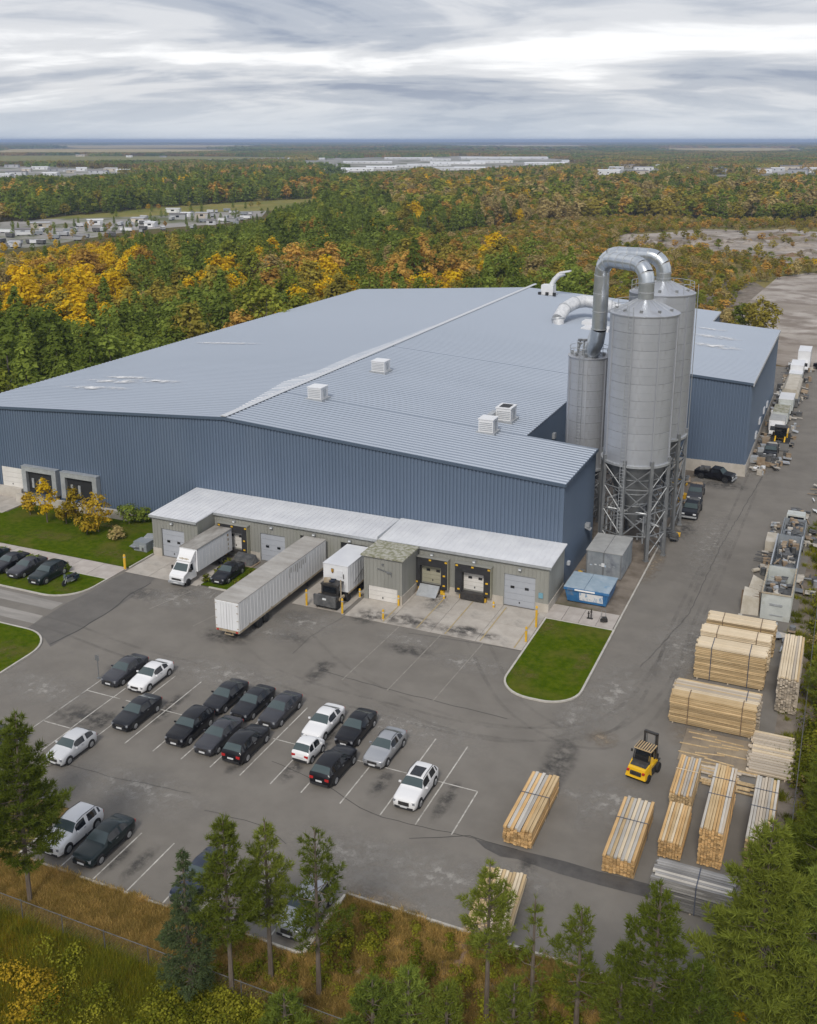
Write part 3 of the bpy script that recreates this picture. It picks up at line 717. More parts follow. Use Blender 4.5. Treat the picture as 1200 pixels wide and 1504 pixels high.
# fascia trims
def trim_line(p, q, z_of, h=0.34, t=0.07, m='trim_blue', par=None, name='fascia', dz=0.0):
    p, q = Vector(p), Vector(q); e = (q-p).normalized(); n = Vector((e.y, -e.x))
    b = []
    for c, o in ((p, 0), (q, 0), (q, t), (p, t)):
        w_ = c + n*o; b.append((w_.x, w_.y, z_of(c.x) - h + 0.16 + dz))
    return MB().hexa(b, [(x, y, z + h) for x, y, z in b]).build(name, M[m], par)
ofs = OV + 0.003
trim_line((XL - OV, YF - ofs), (XRG, YF - ofs), roof_z, par=wh)
trim_line((XRG, YF - ofs), (XR + OV, YF - ofs), roof_z, par=wh)
trim_line((XR + ofs, YF - ofs), (XR + ofs, 112.4), roof_z, par=wh, m='trim_blue')
trim_line((XL - ofs, YBK + OV), (XL - ofs, YF - OV), roof_z, par=wh, m='trim_light', h=0.3)
trim_line((XR + ofs, 191), (XR + ofs, YBK + OV), roof_z, par=wh, m='trim_light')
trim_line((XL, YBK + ofs), (XRG, YBK + ofs), roof_z, par=wh, m='trim_light'); 
corner = MB().box(-0.12, 0.10, -0.12, 0.10, 0, ZE).mesh('corner_trim', M['wall_blue'])
place(corner, 'corner_trim', wh, (XR, YF, 0))
MB().box(XL, XR, YF - 0.16, YF - 0.07, 0, 0.45).build('base_course', M['foundation'], wh)
# worn coating on the roof: scuffed sheets lying on the metal
def on_roof(poly, dz, mat, par, rz=roof_z):
    mb = MB(); mb.add([(x, y, rz(x) + 0.142 + dz) for x, y in poly], [tuple(range(len(poly)))])
    return mb.build('worn_patch', M[mat], par)
on_roof([(XRG - 0.5, 99.5), (XRG - 0.5, 166), (XRG - 1.2, 166), (XRG - 1.6, 150), (XRG - 2.6, 138), (XRG - 2.2, 126), (XRG - 3.3, 118), (XRG - 1.6, 108)], 0.012, 'roof_worn', rl)
def roof_scuff(par, u, v, z, a, b_, rz, sl):
    x, y = g(u, v, z)
    o = MB().add([(-1, -1, -sl*a), (1, -1, sl*a), (1, 1, sl*a), (-1, 1, -sl*a)], [(0, 1, 2, 3)]).build('worn_patch', M['soft_white'], par, (x, y, rz(x) + 0.30 + 0.002*len(par.children))); o.scale = (a, b_, 1)
SL = (ZR - ZE) / (XR - XRG)
for u, v, a, b in ((170, 562, 6.5, 1.5), (140, 572, 7.5, 1.2), (225, 566, 6.0, 1.2), (190, 557, 5.0, 1.0), (330, 505, 9, 1.0)): roof_scuff(rl, u, v, 12.6, a, b, roof_z, SL)
# far-left truck doors on the front wall
def sect_door(par, x0, x1, z0, z1, y, mat, panes=None, n=5):
    """sectional door: separate panels, panes, handle; outside faces -Y"""
    d = MB().box(x0, x1, y + 0.03, y + 0.07, z0, z1).build('door', M['dark'], par)
    h = (z1 - z0) / n
    me = MB().box(0, x1 - x0, -0.03, 0.03, 0.012, h - 0.012).mesh('panel', M[mat])
    for i in range(n): place(me, 'panel', d, (x0, y - 0.004, z0 + h*i))
    for (u, vv, w_, hh) in panes or []:
        MB().box(u, u + w_, y - 0.05, y - 0.036, vv, vv + hh).build('pane', M['glass_dark'], d)
    MB().box((x0+x1)/2 - 0.06, (x0+x1)/2 + 0.06, y - 0.07, y - 0.036, z0 + h*0.5, z0 + h*0.5 + 0.18).build('handle', M['dark'], d)
    return d
sect_door(wh, -102.4, -99.0, 1.3, 4.0, YF - 0.12, 'door_white', n=4)
MB().box(-110, -98.8, YF - 0.75, YF - 0.17, 0, 1.35).build('loading_ledge', M['foundation'], wh)
def shelter(par, x0, x1, z0, z1, y):
    s = MB().box(x0, x0+0.7, y-0.75, y, z0, z1).box(x1-0.7, x1, y-0.75, y, z0, z1).box(x0+0.7, x1-0.7, y-0.75, y, z1-0.6, z1).build('dock_shelter', M['galv_dull'], par)
    MB().box(x0+0.7, x1-0.7, y-0.3, y-0.05, z0+0.05, z1-0.6).build('door', M['dark'], s)
    MB().box(x0-0.05, x1+0.05, y-0.8, y, z1, z1+0.08).build('hood', M['galv_dull'], s)
    for k, xx in enumerate((x0 + 1.3, x0 + 2.5)): MB().box(xx, xx+0.35, y-0.42, y-0.31, z0+0.6, z0+1.9).build('door_leaf', M['galv_dull'], s)
shelter(wh, -98.3, -92.6, 1.2, 4.7, YF - 0.12)
shelter(wh, -91.8, -86.0, 1.2, 4.7, YF - 0.12)
MB().box(-98.6, -80.6, YF - 2.0, YF - 1.45, 0, 1.15).build('loading_ledge', M['foundation'], wh)
# small wall lamp and cabinet on the right wall, vent hood in the notch
MB().cbox(XR + 0.35, 108.6, 3.9, 0.5, 0.7, 0.4).cbox(XR + 0.45, 108.6, 3.55, 0.7, 0.9, 0.08, ry=0.4).build('vent_hood', M['galv_dull'], wh)
MB().cbox(XR + 0.25, 101.0, 2.2, 0.3, 0.45, 0.4).build('wall_lamp', M['light_lens'], wh)
MB().cbox(-33.75, 124.0, 9.4, 0.35, 0.8, 0.7).build('vent_hood', M['galv_dull'], wh)

# ================================================================== LOADING DOCK (grey lean-to)
YD, YBLK = 92.8, 89.4
dk = thing('loading_dock', 'low grey loading dock with a white metal roof along the warehouse front', 'loading dock')
def pierced(x0, x1, y, z0, z1, holes, par, t=0.25, mat='dock_wall'):
    """wall facing -Y with rectangular openings; ribs on the solid runs"""
    mb = MB(); cur = x0
    for (a, b, h0, h1) in sorted(holes):
        if a > cur: mb.box(cur, a, y, y+t, z0, z1)
        mb.box(a, b, y, y+t, h1, z1)
        if h0 > z0 + 0.01: mb.box(a, b, y, y+t, z0, h0)
        cur = b
    if x1 > cur: mb.box(cur, x1, y, y+t, z0, z1)
    x = x0 + 0.2
    while x < x1 - 0.1:
        zz0 = 0.95
        top = z1
        hit = [h for h in holes if h[0] - 0.07 < x < h[1] + 0.02]
        if hit: zz0 = hit[0][3] + 0.02
        mb.box(x, x+0.07, y-0.035, y+0.001, zz0, top - 0.02)
        x += 0.42
    return mb.build('wall', M[mat], par)
ZD = 4.85
bays = {'a': (-63.3, -60.9), 'b': (-58.8, -55.6), 'c': (-53.6, -50.7), 'd': (-48.6, -45.4), 'e': (-39.0, -36.6), 'f': (-34.3, -31.9), 'h': (-29.9, -26.6)}
pierced(-64.8, -43.7, YD, 0, ZD, [(*bays['a'], 0.95, 3.3), (*bays['b'], 0.0, 3.35), (*bays['c'], 0.95, 3.9), (*bays['d'], 0.95, 3.9)], dk)
pierced(-39.4, -25.2, YD, 0, ZD, [(*bays['e'], 0.95, 3.25), (*bays['f'], 0.95, 3.25), (*bays['h'], 0.0, 3.5)], dk)
pierced(-71.0, -64.8, YBLK, 0, ZD, [(-69.8, -66.7, 0.0, 3.4)], dk)
MB().box(-71.0, -70.75, YBLK + 0.25, YF - 0.1, 0, ZD).build('wall', M['dock_wall'], dk)
MB().box(-65.05, -64.8, YBLK + 0.25, YD, 0, ZD).build('wall', M['dock_wall'], dk)
MB().box(-25.45, -25.2, YD + 0.25, YF - 0.1, 0, ZD).build('wall', M['dock_wall'], dk)
pierced(-43.7, -39.4, 88.5, 0, ZD, [(-43.25, -39.9, 0.02, 1.6)], dk)
MB().box(-39.65, -39.4, 88.75, YD, 0, ZD).build('wall', M['dock_wall'], dk)
MB().box(-43.7, -43.45, 88.75, YD, 0, ZD).build('wall', M['dock_wall'], dk)
# pale foundation course
for a, b, y in ((-71.05, -69.85, YBLK), (-66.65, -64.75, YBLK), (-60.8, -58.85, YD), (-55.55, -53.7, YD), (-36.5, -34.4, YD), (-31.8, -29.95, YD), (-26.55, -25.15, YD), (-39.35, -39.05, YD)):
    MB().box(a, b, y - 0.06, y - 0.003, 0, 0.92).build('foundation', M['foundation'], dk)
MB().box(-39.398, -39.34, 88.45, YD - 0.1, 0, 1.0).build('foundation', M['foundation'], dk)
MB().box(-39.88, -39.34, 88.42, 88.497, 0, 1.0).build('foundation', M['foundation'], dk)
MB().box(-25.198, -25.14, YD - 0.05, YF - 0.1, 0, 0.92).build('foundation', M['foundation'], dk)
def dock_roof(x0, x1, y0, zf, zb, mat, par, t=0.12):
    b = [(x0, y0, zf), (x1, y0, zf), (x1, YF - 0.09, zb), (x0, YF - 0.09, zb)]
    r = MB().hexa(b, [(x, y, z+t) for x, y, z in b]).build('roof', M[mat], par)
    mb = MB(); x = x0 + 0.3
    while x < x1:
        bb = [(x-0.03, y0, zf+t), (x+0.03, y0, zf+t), (x+0.03, YF-0.1, zb+t), (x-0.03, YF-0.1, zb+t)]
        mb.hexa(bb, [(q, y, z+0.035) for q, y, z in bb]); x += 0.6
    tag(mb.build('seam', M['roof_white'], r), kind='stuff')
    MB().box(x0, x1, y0 - 0.05, y0 - 0.003, zf - 0.16, zf + t).build('gutter', M['galv_dull'], par)
    return r
dock_roof(-64.78, -44.05, YD - 0.25, ZD + 0.01, 5.12, 'roof_white', dk)
dock_roof(-71.25, -64.80, YBLK - 0.25, ZD - 0.04, 5.10, 'roof_white', dk)
dock_roof(-43.95, -24.95, YD - 0.25, ZD + 0.07, 5.25, 'roof_white', dk)
MB().box(-44.06, -43.94, YD - 0.3, YF - 0.1, ZD, 5.3).build('flashing', M['galv_dull'], dk)
MB().box(-43.95, -39.15, 88.25, YD - 0.34, ZD + 0.01, ZD + 0.16).build('canopy', M['moss'], dk)
# doors
def panes(x0, x1, z): wd = (x1 - x0); return [(x0 + wd*0.2, z, 0.42, 0.28), (x0 + wd*0.66, z, 0.42, 0.28)]
sect_door(dk, -69.75, -66.75, 0.03, 3.38, YBLK + 0.16, 'door_grey', panes(-69.75, -66.75, 1.75))
sect_door(dk, *bays['a'], 0.97, 3.28, YD + 0.16, 'door_white', panes(*bays['a'], 2.3))
sect_door(dk, *bays['b'], 0.03, 3.33, YD + 0.16, 'door_grey', panes(*bays['b'], 1.65))
sect_door(dk, *bays['c'], 0.97, 3.88, YD + 0.22, 'dark')
sect_door(dk, *bays['d'], 0.97, 3.88, YD + 0.22, 'dark')
sect_door(dk, *bays['e'], 0.97, 3.23, YD + 0.16, 'door_tan', panes(*bays['e'], 2.25))
sect_door(dk, *bays['f'], 0.97, 3.23, YD + 0.16, 'door_white', panes(*bays['f'], 2.2))
sect_door(dk, *bays['h'], 0.03, 3.48, YD + 0.16, 'door_grey', panes(*bays['h'], 1.95))
sect_door(dk, -43.2, -39.95, 0.04, 1.58, 88.5 + 0.1, 'door_white', n=3)
def seal(x0, x1, par, dark_below=False):
    w_ = 0.62
    s = MB().box(x0-w_-0.12, x0, YD-0.62, YD-0.04, 0.75, 4.0).build('dock_seal', M['rubber'], par)
    MB().box(x1, x1+w_+0.12, YD-0.62, YD-0.04, 0.75, 4.0).build('pad', M['rubber'], s)
    MB().box(x0+0.003, x1-0.003, YD-0.6, YD-0.04, 3.1, 3.99).build('head_pad', M['rubber'], s)
    MB().box(x0-w_-0.2, x1+w_+0.2, YD-0.7, YD-0.04, 4.0, 4.09).build('hood', M['dock_wall'], s)
    MB().box(x1+w_+0.122, x1+w_+0.17, YD-0.66, YD-0.04, 0.7, 4.0).build('edge', M['door_tan'], s)
    for xx, zz in ((x0-w_-0.05, 3.7), ((x0+x1)/2-0.15, 3.72), (x1+w_-0.2, 3.7), (x1+0.22, 1.1), (x1+0.22, 2.2), (x0-0.45, 1.1)):
        MB().box(xx, xx+0.26, YD-0.66, YD-0.622, zz, zz+0.17).build('marker', M['yellow'], s)
    MB().box(x0-0.05, x1+0.05, YD-0.30, YD-0.08, 0.55, 0.93).build('leveller', M['black_metal'], s)
    for xx in (x0 - 0.25, x1 - 0.1):
        MB().box(xx, xx+0.35, YD-0.5, YD-0.08, 0.1, 0.5).build('bumper', M['yellow'], s)
for k in 'aef': seal(*bays[k], dk)
MB().hexa([(-39.0, 91.2, 0.04), (-36.8, 91.2, 0.04), (-36.8, 92.4, 0.6), (-39.0, 92.4, 0.6)], [(-39.0, 91.2, 0.12), (-36.8, 91.2, 0.12), (-36.8, 92.4, 0.95), (-39.0, 92.4, 0.95)]).build('ramp', M['galv_dull'], dk)
MB().box(-34.4, -31.8, YD-0.75, YD-0.31, 0.2, 0.95).build('pit', M['black_metal'], dk)
for x, y in ((-68.2, YBLK), (-62.1, YD), (-57.2, YD), (-51.8, YD), (-47.4, YD), (-37.8, YD), (-33.1, YD), (-28.2, YD)):
    lm = MB().box(x-0.16, x+0.16, y-0.3, y-0.04, 4.15, 4.36).build('wall_lamp', M['galv_dull'], dk)
    MB().box(x-0.12, x+0.12, y-0.31, y-0.302, 4.17, 4.3).build('lens', M['light_lens'], lm)
MB().box(-26.2, -25.75, YD-0.13, YD-0.04, 1.5, 2.05).build('meter_box', M['teal_sign'], dk)
MB().cbox(-41.4, 88.35, 3.55, 1.4, 0.06, 0.06, ry=0.18).cbox(-40.8, 88.35, 3.4, 0.5, 0.12, 0.12).cbox(-40.55, 88.4, 3.2, 0.05, 0.05, 0.5).cbox(-41.5, 88.35, 4.2, 0.2, 0.15, 0.12).build('conduit', M['steel_dark'], dk)

# ================================================================== ANNEX
ax = thing('warehouse_annex', 'tall blue annex with a pale concrete base beyond the silos', 'building')
AX0, AX1, AY0, AY1 = -25.55, -12.0, 146.2, 191.0
def ann_z(x): return 13.5 + (AX1 - x) * 0.066
wall((AX0, AY0), (AX1, AY0), 1.75, lambda x, y: ann_z(x) - 0.02, ax)
wall((AX1, AY0), (AX1, AY1), 1.75, lambda x, y: ann_z(x) - 0.02, ax)
wall((AX1, AY1), (AX0, AY1), 1.75, lambda x, y: ann_z(x) - 0.02, ax)
wall((AX0, AY1), (AX0, AY0), 1.75, lambda x, y: ann_z(x) - 0.02, ax)
MB().box(AX0 + 0.01, AX1 + 0.14, AY0 - 0.14, AY1 + 0.14, 0, 1.75).build('foundation', M['foundation'], ax)
b = [(AX0 - 0.05, AY0 - OV, ann_z(AX0)), (AX1 + OV, AY0 - OV, ann_z(AX1)), (AX1 + OV, AY1 + OV, ann_z(AX1)), (AX0 - 0.05, AY1 + OV, ann_z(AX0))]
ar = MB().hexa(b, [(x, y, z + 0.14) for x, y, z in b]).build('roof', M['roof_metal'], ax)
tag(seams(AX0, AX1 + OV, AY0 - OV, AY1 + OV, rz=ann_z).build('seam', M['roof_seam'], ar), kind='stuff')
trim_line((AX0, AY0 - ofs), (AX1 + OV, AY0 - ofs), ann_z, par=ax)
trim_line((AX1 + ofs, AY0 - ofs), (AX1 + ofs, AY1 + OV), ann_z, par=ax, m='trim_light', h=0.5)
for u, v, a, b in ((1052, 500, 4.6, 1.8), (1052, 513, 4.6, 2.0), (1045, 489, 3.0, 1.0)): roof_scuff(ar, u, v, 13.8, a, b, ann_z, -0.066)
for y, z in ((158, 2.4), (163, 3.4), (170, 3.4), (176, 3.0)):
    MB().box(AX1 + 0.07, AX1 + 0.3, y, y + 1.6, z, z + 0.9).build('wall_vent', M['trim_light'], ax)
# ================================================================== SILOS
def ring_rail(R0, z, a0, a1, h=1.1, n=12):
    mb = MB()
    pts = [(R0*math.cos(R(a0+(a1-a0)*i/n)), R0*math.sin(R(a0+(a1-a0)*i/n))) for i in range(n+1)]
    for zz in (h*0.5, h):
        for p, q in zip(pts[:-1], pts[1:]): mb.tube((p[0], p[1], z+zz), (q[0], q[1], z+zz), 0.03, 4)
    for p in pts[::2]: mb.tube((p[0], p[1], z-0.25), (p[0], p[1], z+h), 0.035, 4)
    return mb
def silo(label, x, y, r, z0, z1, zap, nleg, a_off, zhop, rings, rail, ladder_a, top_ring=0.0):
    s = thing('silo', label, 'silo', (x, y, 0), 0.0, 'steel silos beside the warehouse')
    h = (z1 - z0) / rings
    me = MB().lathe([(r-0.06, 0.0), (r, 0.025), (r, h*0.5-0.012), (r-0.02, h*0.5), (r, h*0.5+0.012), (r, h-0.025), (r-0.06, h)], 48, caps=False).mesh('shell_ring', M['steel'], 30)
    for i in range(rings): place(me, 'shell_ring', s, (0, 0, z0 + h*i))
    rf = MB().lathe([(r+0.1, z1-0.12), (r+0.12, z1), (0.8, zap), (0.02, zap+0.02)], 32).build('roof', M['steel'], s, smooth=30)
    rb = MB()
    for k in range(16):
        a = 2*math.pi*k/16
        rb.tube((r*math.cos(a), r*math.sin(a), z1+0.03), (0.8*math.cos(a), 0.8*math.sin(a), zap+0.03), 0.035, 4)
    rb.build('rib', M['galv_dull'], rf)
    for k in range(5):
        a = R(200 + 37*k); rr = r*0.82
        MB().cbox(rr*math.cos(a), rr*math.sin(a), z1+0.35, 0.3, 0.3, 0.4).build('fitting', M['steel_dark'], rf)
    MB().lathe([(r+0.22, z0-0.18), (r+0.24, z0+0.08), (r-0.05, z0+0.08)], 48, caps=False).build('ring_beam', M['galv_dull'], s, smooth=30)
    hp = MB().lathe([(r-0.12, z0-0.05), (r*0.62, z0-(z0-zhop)*0.45), (0.55, zhop), (0.5, zhop-0.6)], 32).build('hopper', M['steel_dark'], s, smooth=30)
    for t in (0.25, 0.5, 0.72):
        rr = r*(1-t) + 0.55*t; zz = z0 - (z0-zhop)*t
        MB().lathe([(rr*0.98+0.10, zz-0.04), (rr*0.98+0.14, zz), (rr*0.98+0.08, zz+0.04)], 32, caps=False).build('hoop', M['galv_dull'], hp)
    LR = r + 0.12
    P_ = [(LR*math.cos(R(a_off + 360*k/nleg)), LR*math.sin(R(a_off + 360*k/nleg))) for k in range(nleg)]
    leg = MB().box(-0.17, 0.17, -0.19, 0.19, 0.1, z0+0.6).box(-0.28, 0.28, -0.28, 0.28, 0, 0.12).mesh('leg', M['steel_dark'])
    for k, (px_, py__) in enumerate(P_): place(leg, 'leg', s, (px_, py__, 0), R(a_off + 360*k/nleg))
    levels = [0.5, z0*0.26, z0*0.5, z0*0.75, z0-0.4]
    for k in range(nleg):
        p, q = P_[k], P_[(k+1) % nleg]
        br = MB()
        for i in range(4):
            if i == 0 and k % 2: continue
            br.tube((*p, levels[i]), (*q, levels[i+1]), 0.075, 5); br.tube((*q, levels[i]), (*p, levels[i+1]), 0.075, 5)
        for i in (1, 2, 3): br.tube((*p, levels[i]), (*q, levels[i]), 0.085, 5)
        br.build('brace', M['steel_dark'], s)
    # stiffeners up the shell
    st = MB().box(-0.06, 0.09, -0.09, 0.09, z0-0.6, z1-0.2).mesh('stiffener', M['steel'])
    for k in range(0, nleg): place(st, 'stiffener', s, ((r+0.02)*math.cos(R(a_off+360*k/nleg)), (r+0.02)*math.sin(R(a_off+360*k/nleg)), 0), R(a_off+360*k/nleg))
    # ladder
    a = R(ladder_a); c, sn = math.cos(a), math.sin(a); ld = MB()
    for o in (-0.25, 0.25):
        ld.tube(((r+0.3)*c - o*sn, (r+0.3)*sn + o*c, z0*0.35), ((r+0.3)*c - o*sn, (r+0.3)*sn + o*c, z1+1.0), 0.035, 4)
    zz = z0*0.35
    while zz < z1+0.6:
        ld.tube(((r+0.3)*c + 0.25*sn, (r+0.3)*sn - 0.25*c, zz), ((r+0.3)*c - 0.25*sn, (r+0.3)*sn + 0.25*c, zz), 0.022, 4); zz += 0.4
    ld.build('ladder', M['galv_dull'], s)
    for (a0, a1, rr, hh) in rail: ring_rail(rr, z1, a0, a1, hh).build('guard_rail', M['galv_dull'], s)
    # conveyor pipes tangled between the legs
    rg = np.random.default_rng(int(abs(x*10)))
    for k in range(16):
        a, b_ = rg.uniform(0, 6.28, 2); rr = r*rg.uniform(0.45, 0.9); q = r*rg.uniform(0.5, 0.95); zz = rg.uniform(0.8, z0*0.6)
        MB().path([(rr*math.cos(a), rr*math.sin(a), zz*0.4), (rr*math.cos(a), rr*math.sin(a), zz), (q*math.cos(b_), q*math.sin(b_), zz+rg.uniform(0.2, 1.2))], 0.11, 6).build('pipe', M['galv_dull'], s, smooth=40)
    return s
silo('tall grey steel silo on braced legs, the front one of the pair', -21.1, 113.0, 3.72, 11.2, 27.9, 29.3, 8, -52, 3.6, 9, [(60, 250, 3.6, 1.1)], -100)
silo('tall grey steel silo standing behind the front silo', -20.9, 122.2, 3.72, 11.8, 28.9, 30.2, 8, -30, 3.8, 9, [(-40, 200, 3.6, 1.2), (80, 220, 2.2, 1.5)], 10)
ss = silo('shorter narrow silo in the corner between warehouse and tall silos', -29.0, 121.0, 2.42, 7.0, 20.9, 21.3, 6, -80, 2.6, 7, [(0, 350, 2.35, 1.1), (40, 300, 1.5, 1.7)], -95)
for k, (dx, dy, h) in enumerate(((-1.2, -0.9, 1.4), (-0.4, -1.5, 1.9), (0.5, -1.2, 1.0), (1.3, -0.4, 1.8), (-1.5, 0.5, 1.6))):
    MB().tube((dx, dy, 21.0), (dx*0.8, dy*0.8, 21.0+h), 0.12, 6).cbox(dx*0.8, dy*0.8, 21.0+h, 0.5, 0.4, 0.25, rz=k).build('fitting', M['steel_dark'], ss)
# inlet ducts from the filter head over to the tall silos
def duct(label, foot, A, B, ztop, zb, r, rc=1.9):
    d = thing('duct', label, 'duct')
    A, B = Vector(A), Vector(B); e = (B-A); L = e.length; e /= L
    def pt(s_, z): return (A.x + e.x*s_, A.y + e.y*s_, z)
    z0 = foot[-1][2]
    runs = [list(foot)]
    zr = ztop - rc
    n = 4; zz = np.linspace(z0, zr, n)
    for i in range(n-1): runs.append([pt(0, zz[i]), pt(0, zz[i+1])])
    def bend(c_s, a0, a1):
        for i in range(3):
            seg = []
            for j in range(3):
                a = R(a0 + (a1-a0)*(i + j/2)/3)
                seg.append(pt(c_s + rc*math.cos(a), zr + rc*math.sin(a)))
            runs.append(seg)
    bend(rc, 180, 90)
    m = np.linspace(rc, L-rc, 4)
    for i in range(3): runs.append([pt(m[i], ztop), pt(m[i+1], ztop)])
    bend(L-rc, 90, 0)
    m = np.linspace(zr, zb, 3)
    for i in range(2): runs.append([pt(L, m[i]), pt(L, m[i+1])])
    for run in runs:
        o = MB().path(run, r, 20, caps=False).build('duct_section', M['galv'], d, smooth=50)
        p0 = Vector(run[0]); dr = (Vector(run[1]) - p0).normalized()
        MB().path([p0 - dr*0.05, p0 + dr*0.05], r + 0.035, 20).build('flange', M['galv_dull'], o, smooth=40)
    return d
duct('shiny galvanized duct arching onto the front silo', [(-28.7, 120.3, 20.9), (-28.1, 119.2, 21.9), (-27.4, 118.0, 23.2), (-27.1, 117.5, 24.8)], (-27.1, 117.5), (-21.1, 113.0), 32.95, 29.0, 0.86)
duct('shiny galvanized duct arching onto the rear silo', [(-29.2, 121.6, 21.0), (-28.8, 122.4, 22.2), (-28.3, 123.0, 24.4)], (-28.3, 123.0), (-20.9, 122.2), 33.0, 29.9, 0.86)
# ================================================================== ROOFTOP
def roof_unit(label, x, y, w_, l, h, fan=False, par=None):
    z = roof_z(x) + 0.2
    u = thing('rooftop_unit', label, 'roof unit', (x, y, z), 0, 'rooftop ventilation units')
    MB().box(-w_/2-0.25, w_/2+0.25, -l/2-0.25, l/2+0.25, -0.3, 0.22).build('curb', M['galv_dull'], u)
    MB().box(-w_/2, w_/2, -l/2, l/2, 0.22, h-0.12).build('housing', M['white_paint'], u)
    MB().box(-w_/2-0.07, w_/2+0.07, -l/2-0.07, l/2+0.07, h-0.12, h).build('cover', M['white_paint'], u)
    for k in range(5):
        MB().box(-w_/2+0.1, w_/2-0.1, -l/2-0.035, -l/2-0.004, 0.4+k*0.22, 0.48+k*0.22).build('louvre', M['galv_dull'], u)
    MB().box(w_/2+0.004, w_/2+0.05, -0.35, 0.35, 0.4, h-0.35).build('access_panel', M['galv_dull'], u)
    if fan:
        MB().box(-w_/2+0.3, w_/2-0.3, -l/2+0.3, l/2-0.3, h+0.003, h+0.03).build('fan_opening', M['dark'], u)
    return u
roof_unit('white box vent on the roof nearest the ridge end above the dock', -61.4, 111.8, 1.9, 1.9, 1.7)
roof_unit('white box vent farther back along the roof by the ridge', -60.9, 129.6, 2.0, 2.0, 1.7)
roof_unit('white box vent at the roof front near the silos', -38.2, 110.9, 1.8, 1.8, 1.8)
u = roof_unit('white box vent with a dark top opening behind another vent', -38.0, 117.0, 1.9, 2.3, 1.8, True)
MB().box(-1.6, -0.95, -2.6, -0.4, 0.3, 1.2).build('side_duct', M['galv_dull'], u)
pd = thing('roof_pipe', 'fat white insulated pipe looping over the roof to the silos', 'pipe')
pts = [(-49.6, 182.5, 12.9), (-49.9, 182.9, 14.3), (-49.4, 185.5, 15.9), (-48.5, 189.0, 16.5), (-47.2, 191.5, 16.6), (-43.5, 191.0, 16.3), (-38.0, 188.0, 15.4), (-33, 180, 14.6)]
for i in range(len(pts)-1):
    a, b_ = Vector(pts[i]), Vector(pts[i+1])
    o = MB().path([a, b_], [1.15, 1.2] if i else [1.0, 1.1], 14).build('pipe_section', M['insul'], pd, smooth=40)
    MB().path([b_ - (b_-a).normalized()*0.1, b_ + (b_-a).normalized()*0.15], 1.24, 14).build('band', M['galv_dull'], o)
MB().box(-51.0, -48.0, 181.2, 184.2, 12.6, 13.3).build('curb', M['white_paint'], pd)
MB().box(-45.0, -40.0, 180.5, 184, 12.4, 13.4).build('plenum', M['white_paint'], pd)
MB().box(-46.0, -43.0, 185.0, 188, 12.5, 13.8).build('plenum', M['white_paint'], pd)
ve = thing('roof_exhaust', 'small white exhaust with a crooked stack at the back of the roof', 'exhaust', (-60.3, 212.5, 14.1))
MB().box(-1.6, 1.6, -1.6, 1.6, 0, 0.3).build('curb', M['galv_dull'], ve)
MB().box(-1.3, 1.3, -1.2, 1.2, 0.3, 2.3).build('housing', M['white_paint'], ve)
for x in (-1.5, 0.1, 1.7): MB().cbox(x, -1.45, 0.5, 0.6, 0.5, 0.7).build('foot', M['dark'], ve)
MB().path([(0.6, 0, 2.2), (1.2, 0.2, 3.4), (2.0, 0.4, 4.3), (3.2, 0.6, 4.8)], 0.55, 10).build('stack', M['insul'], ve, smooth=40)
MB().cbox(3.3, 0.6, 5.1, 2.4, 1.4, 0.3, ry=-0.2).build('cowl', M['white_paint'], ve)
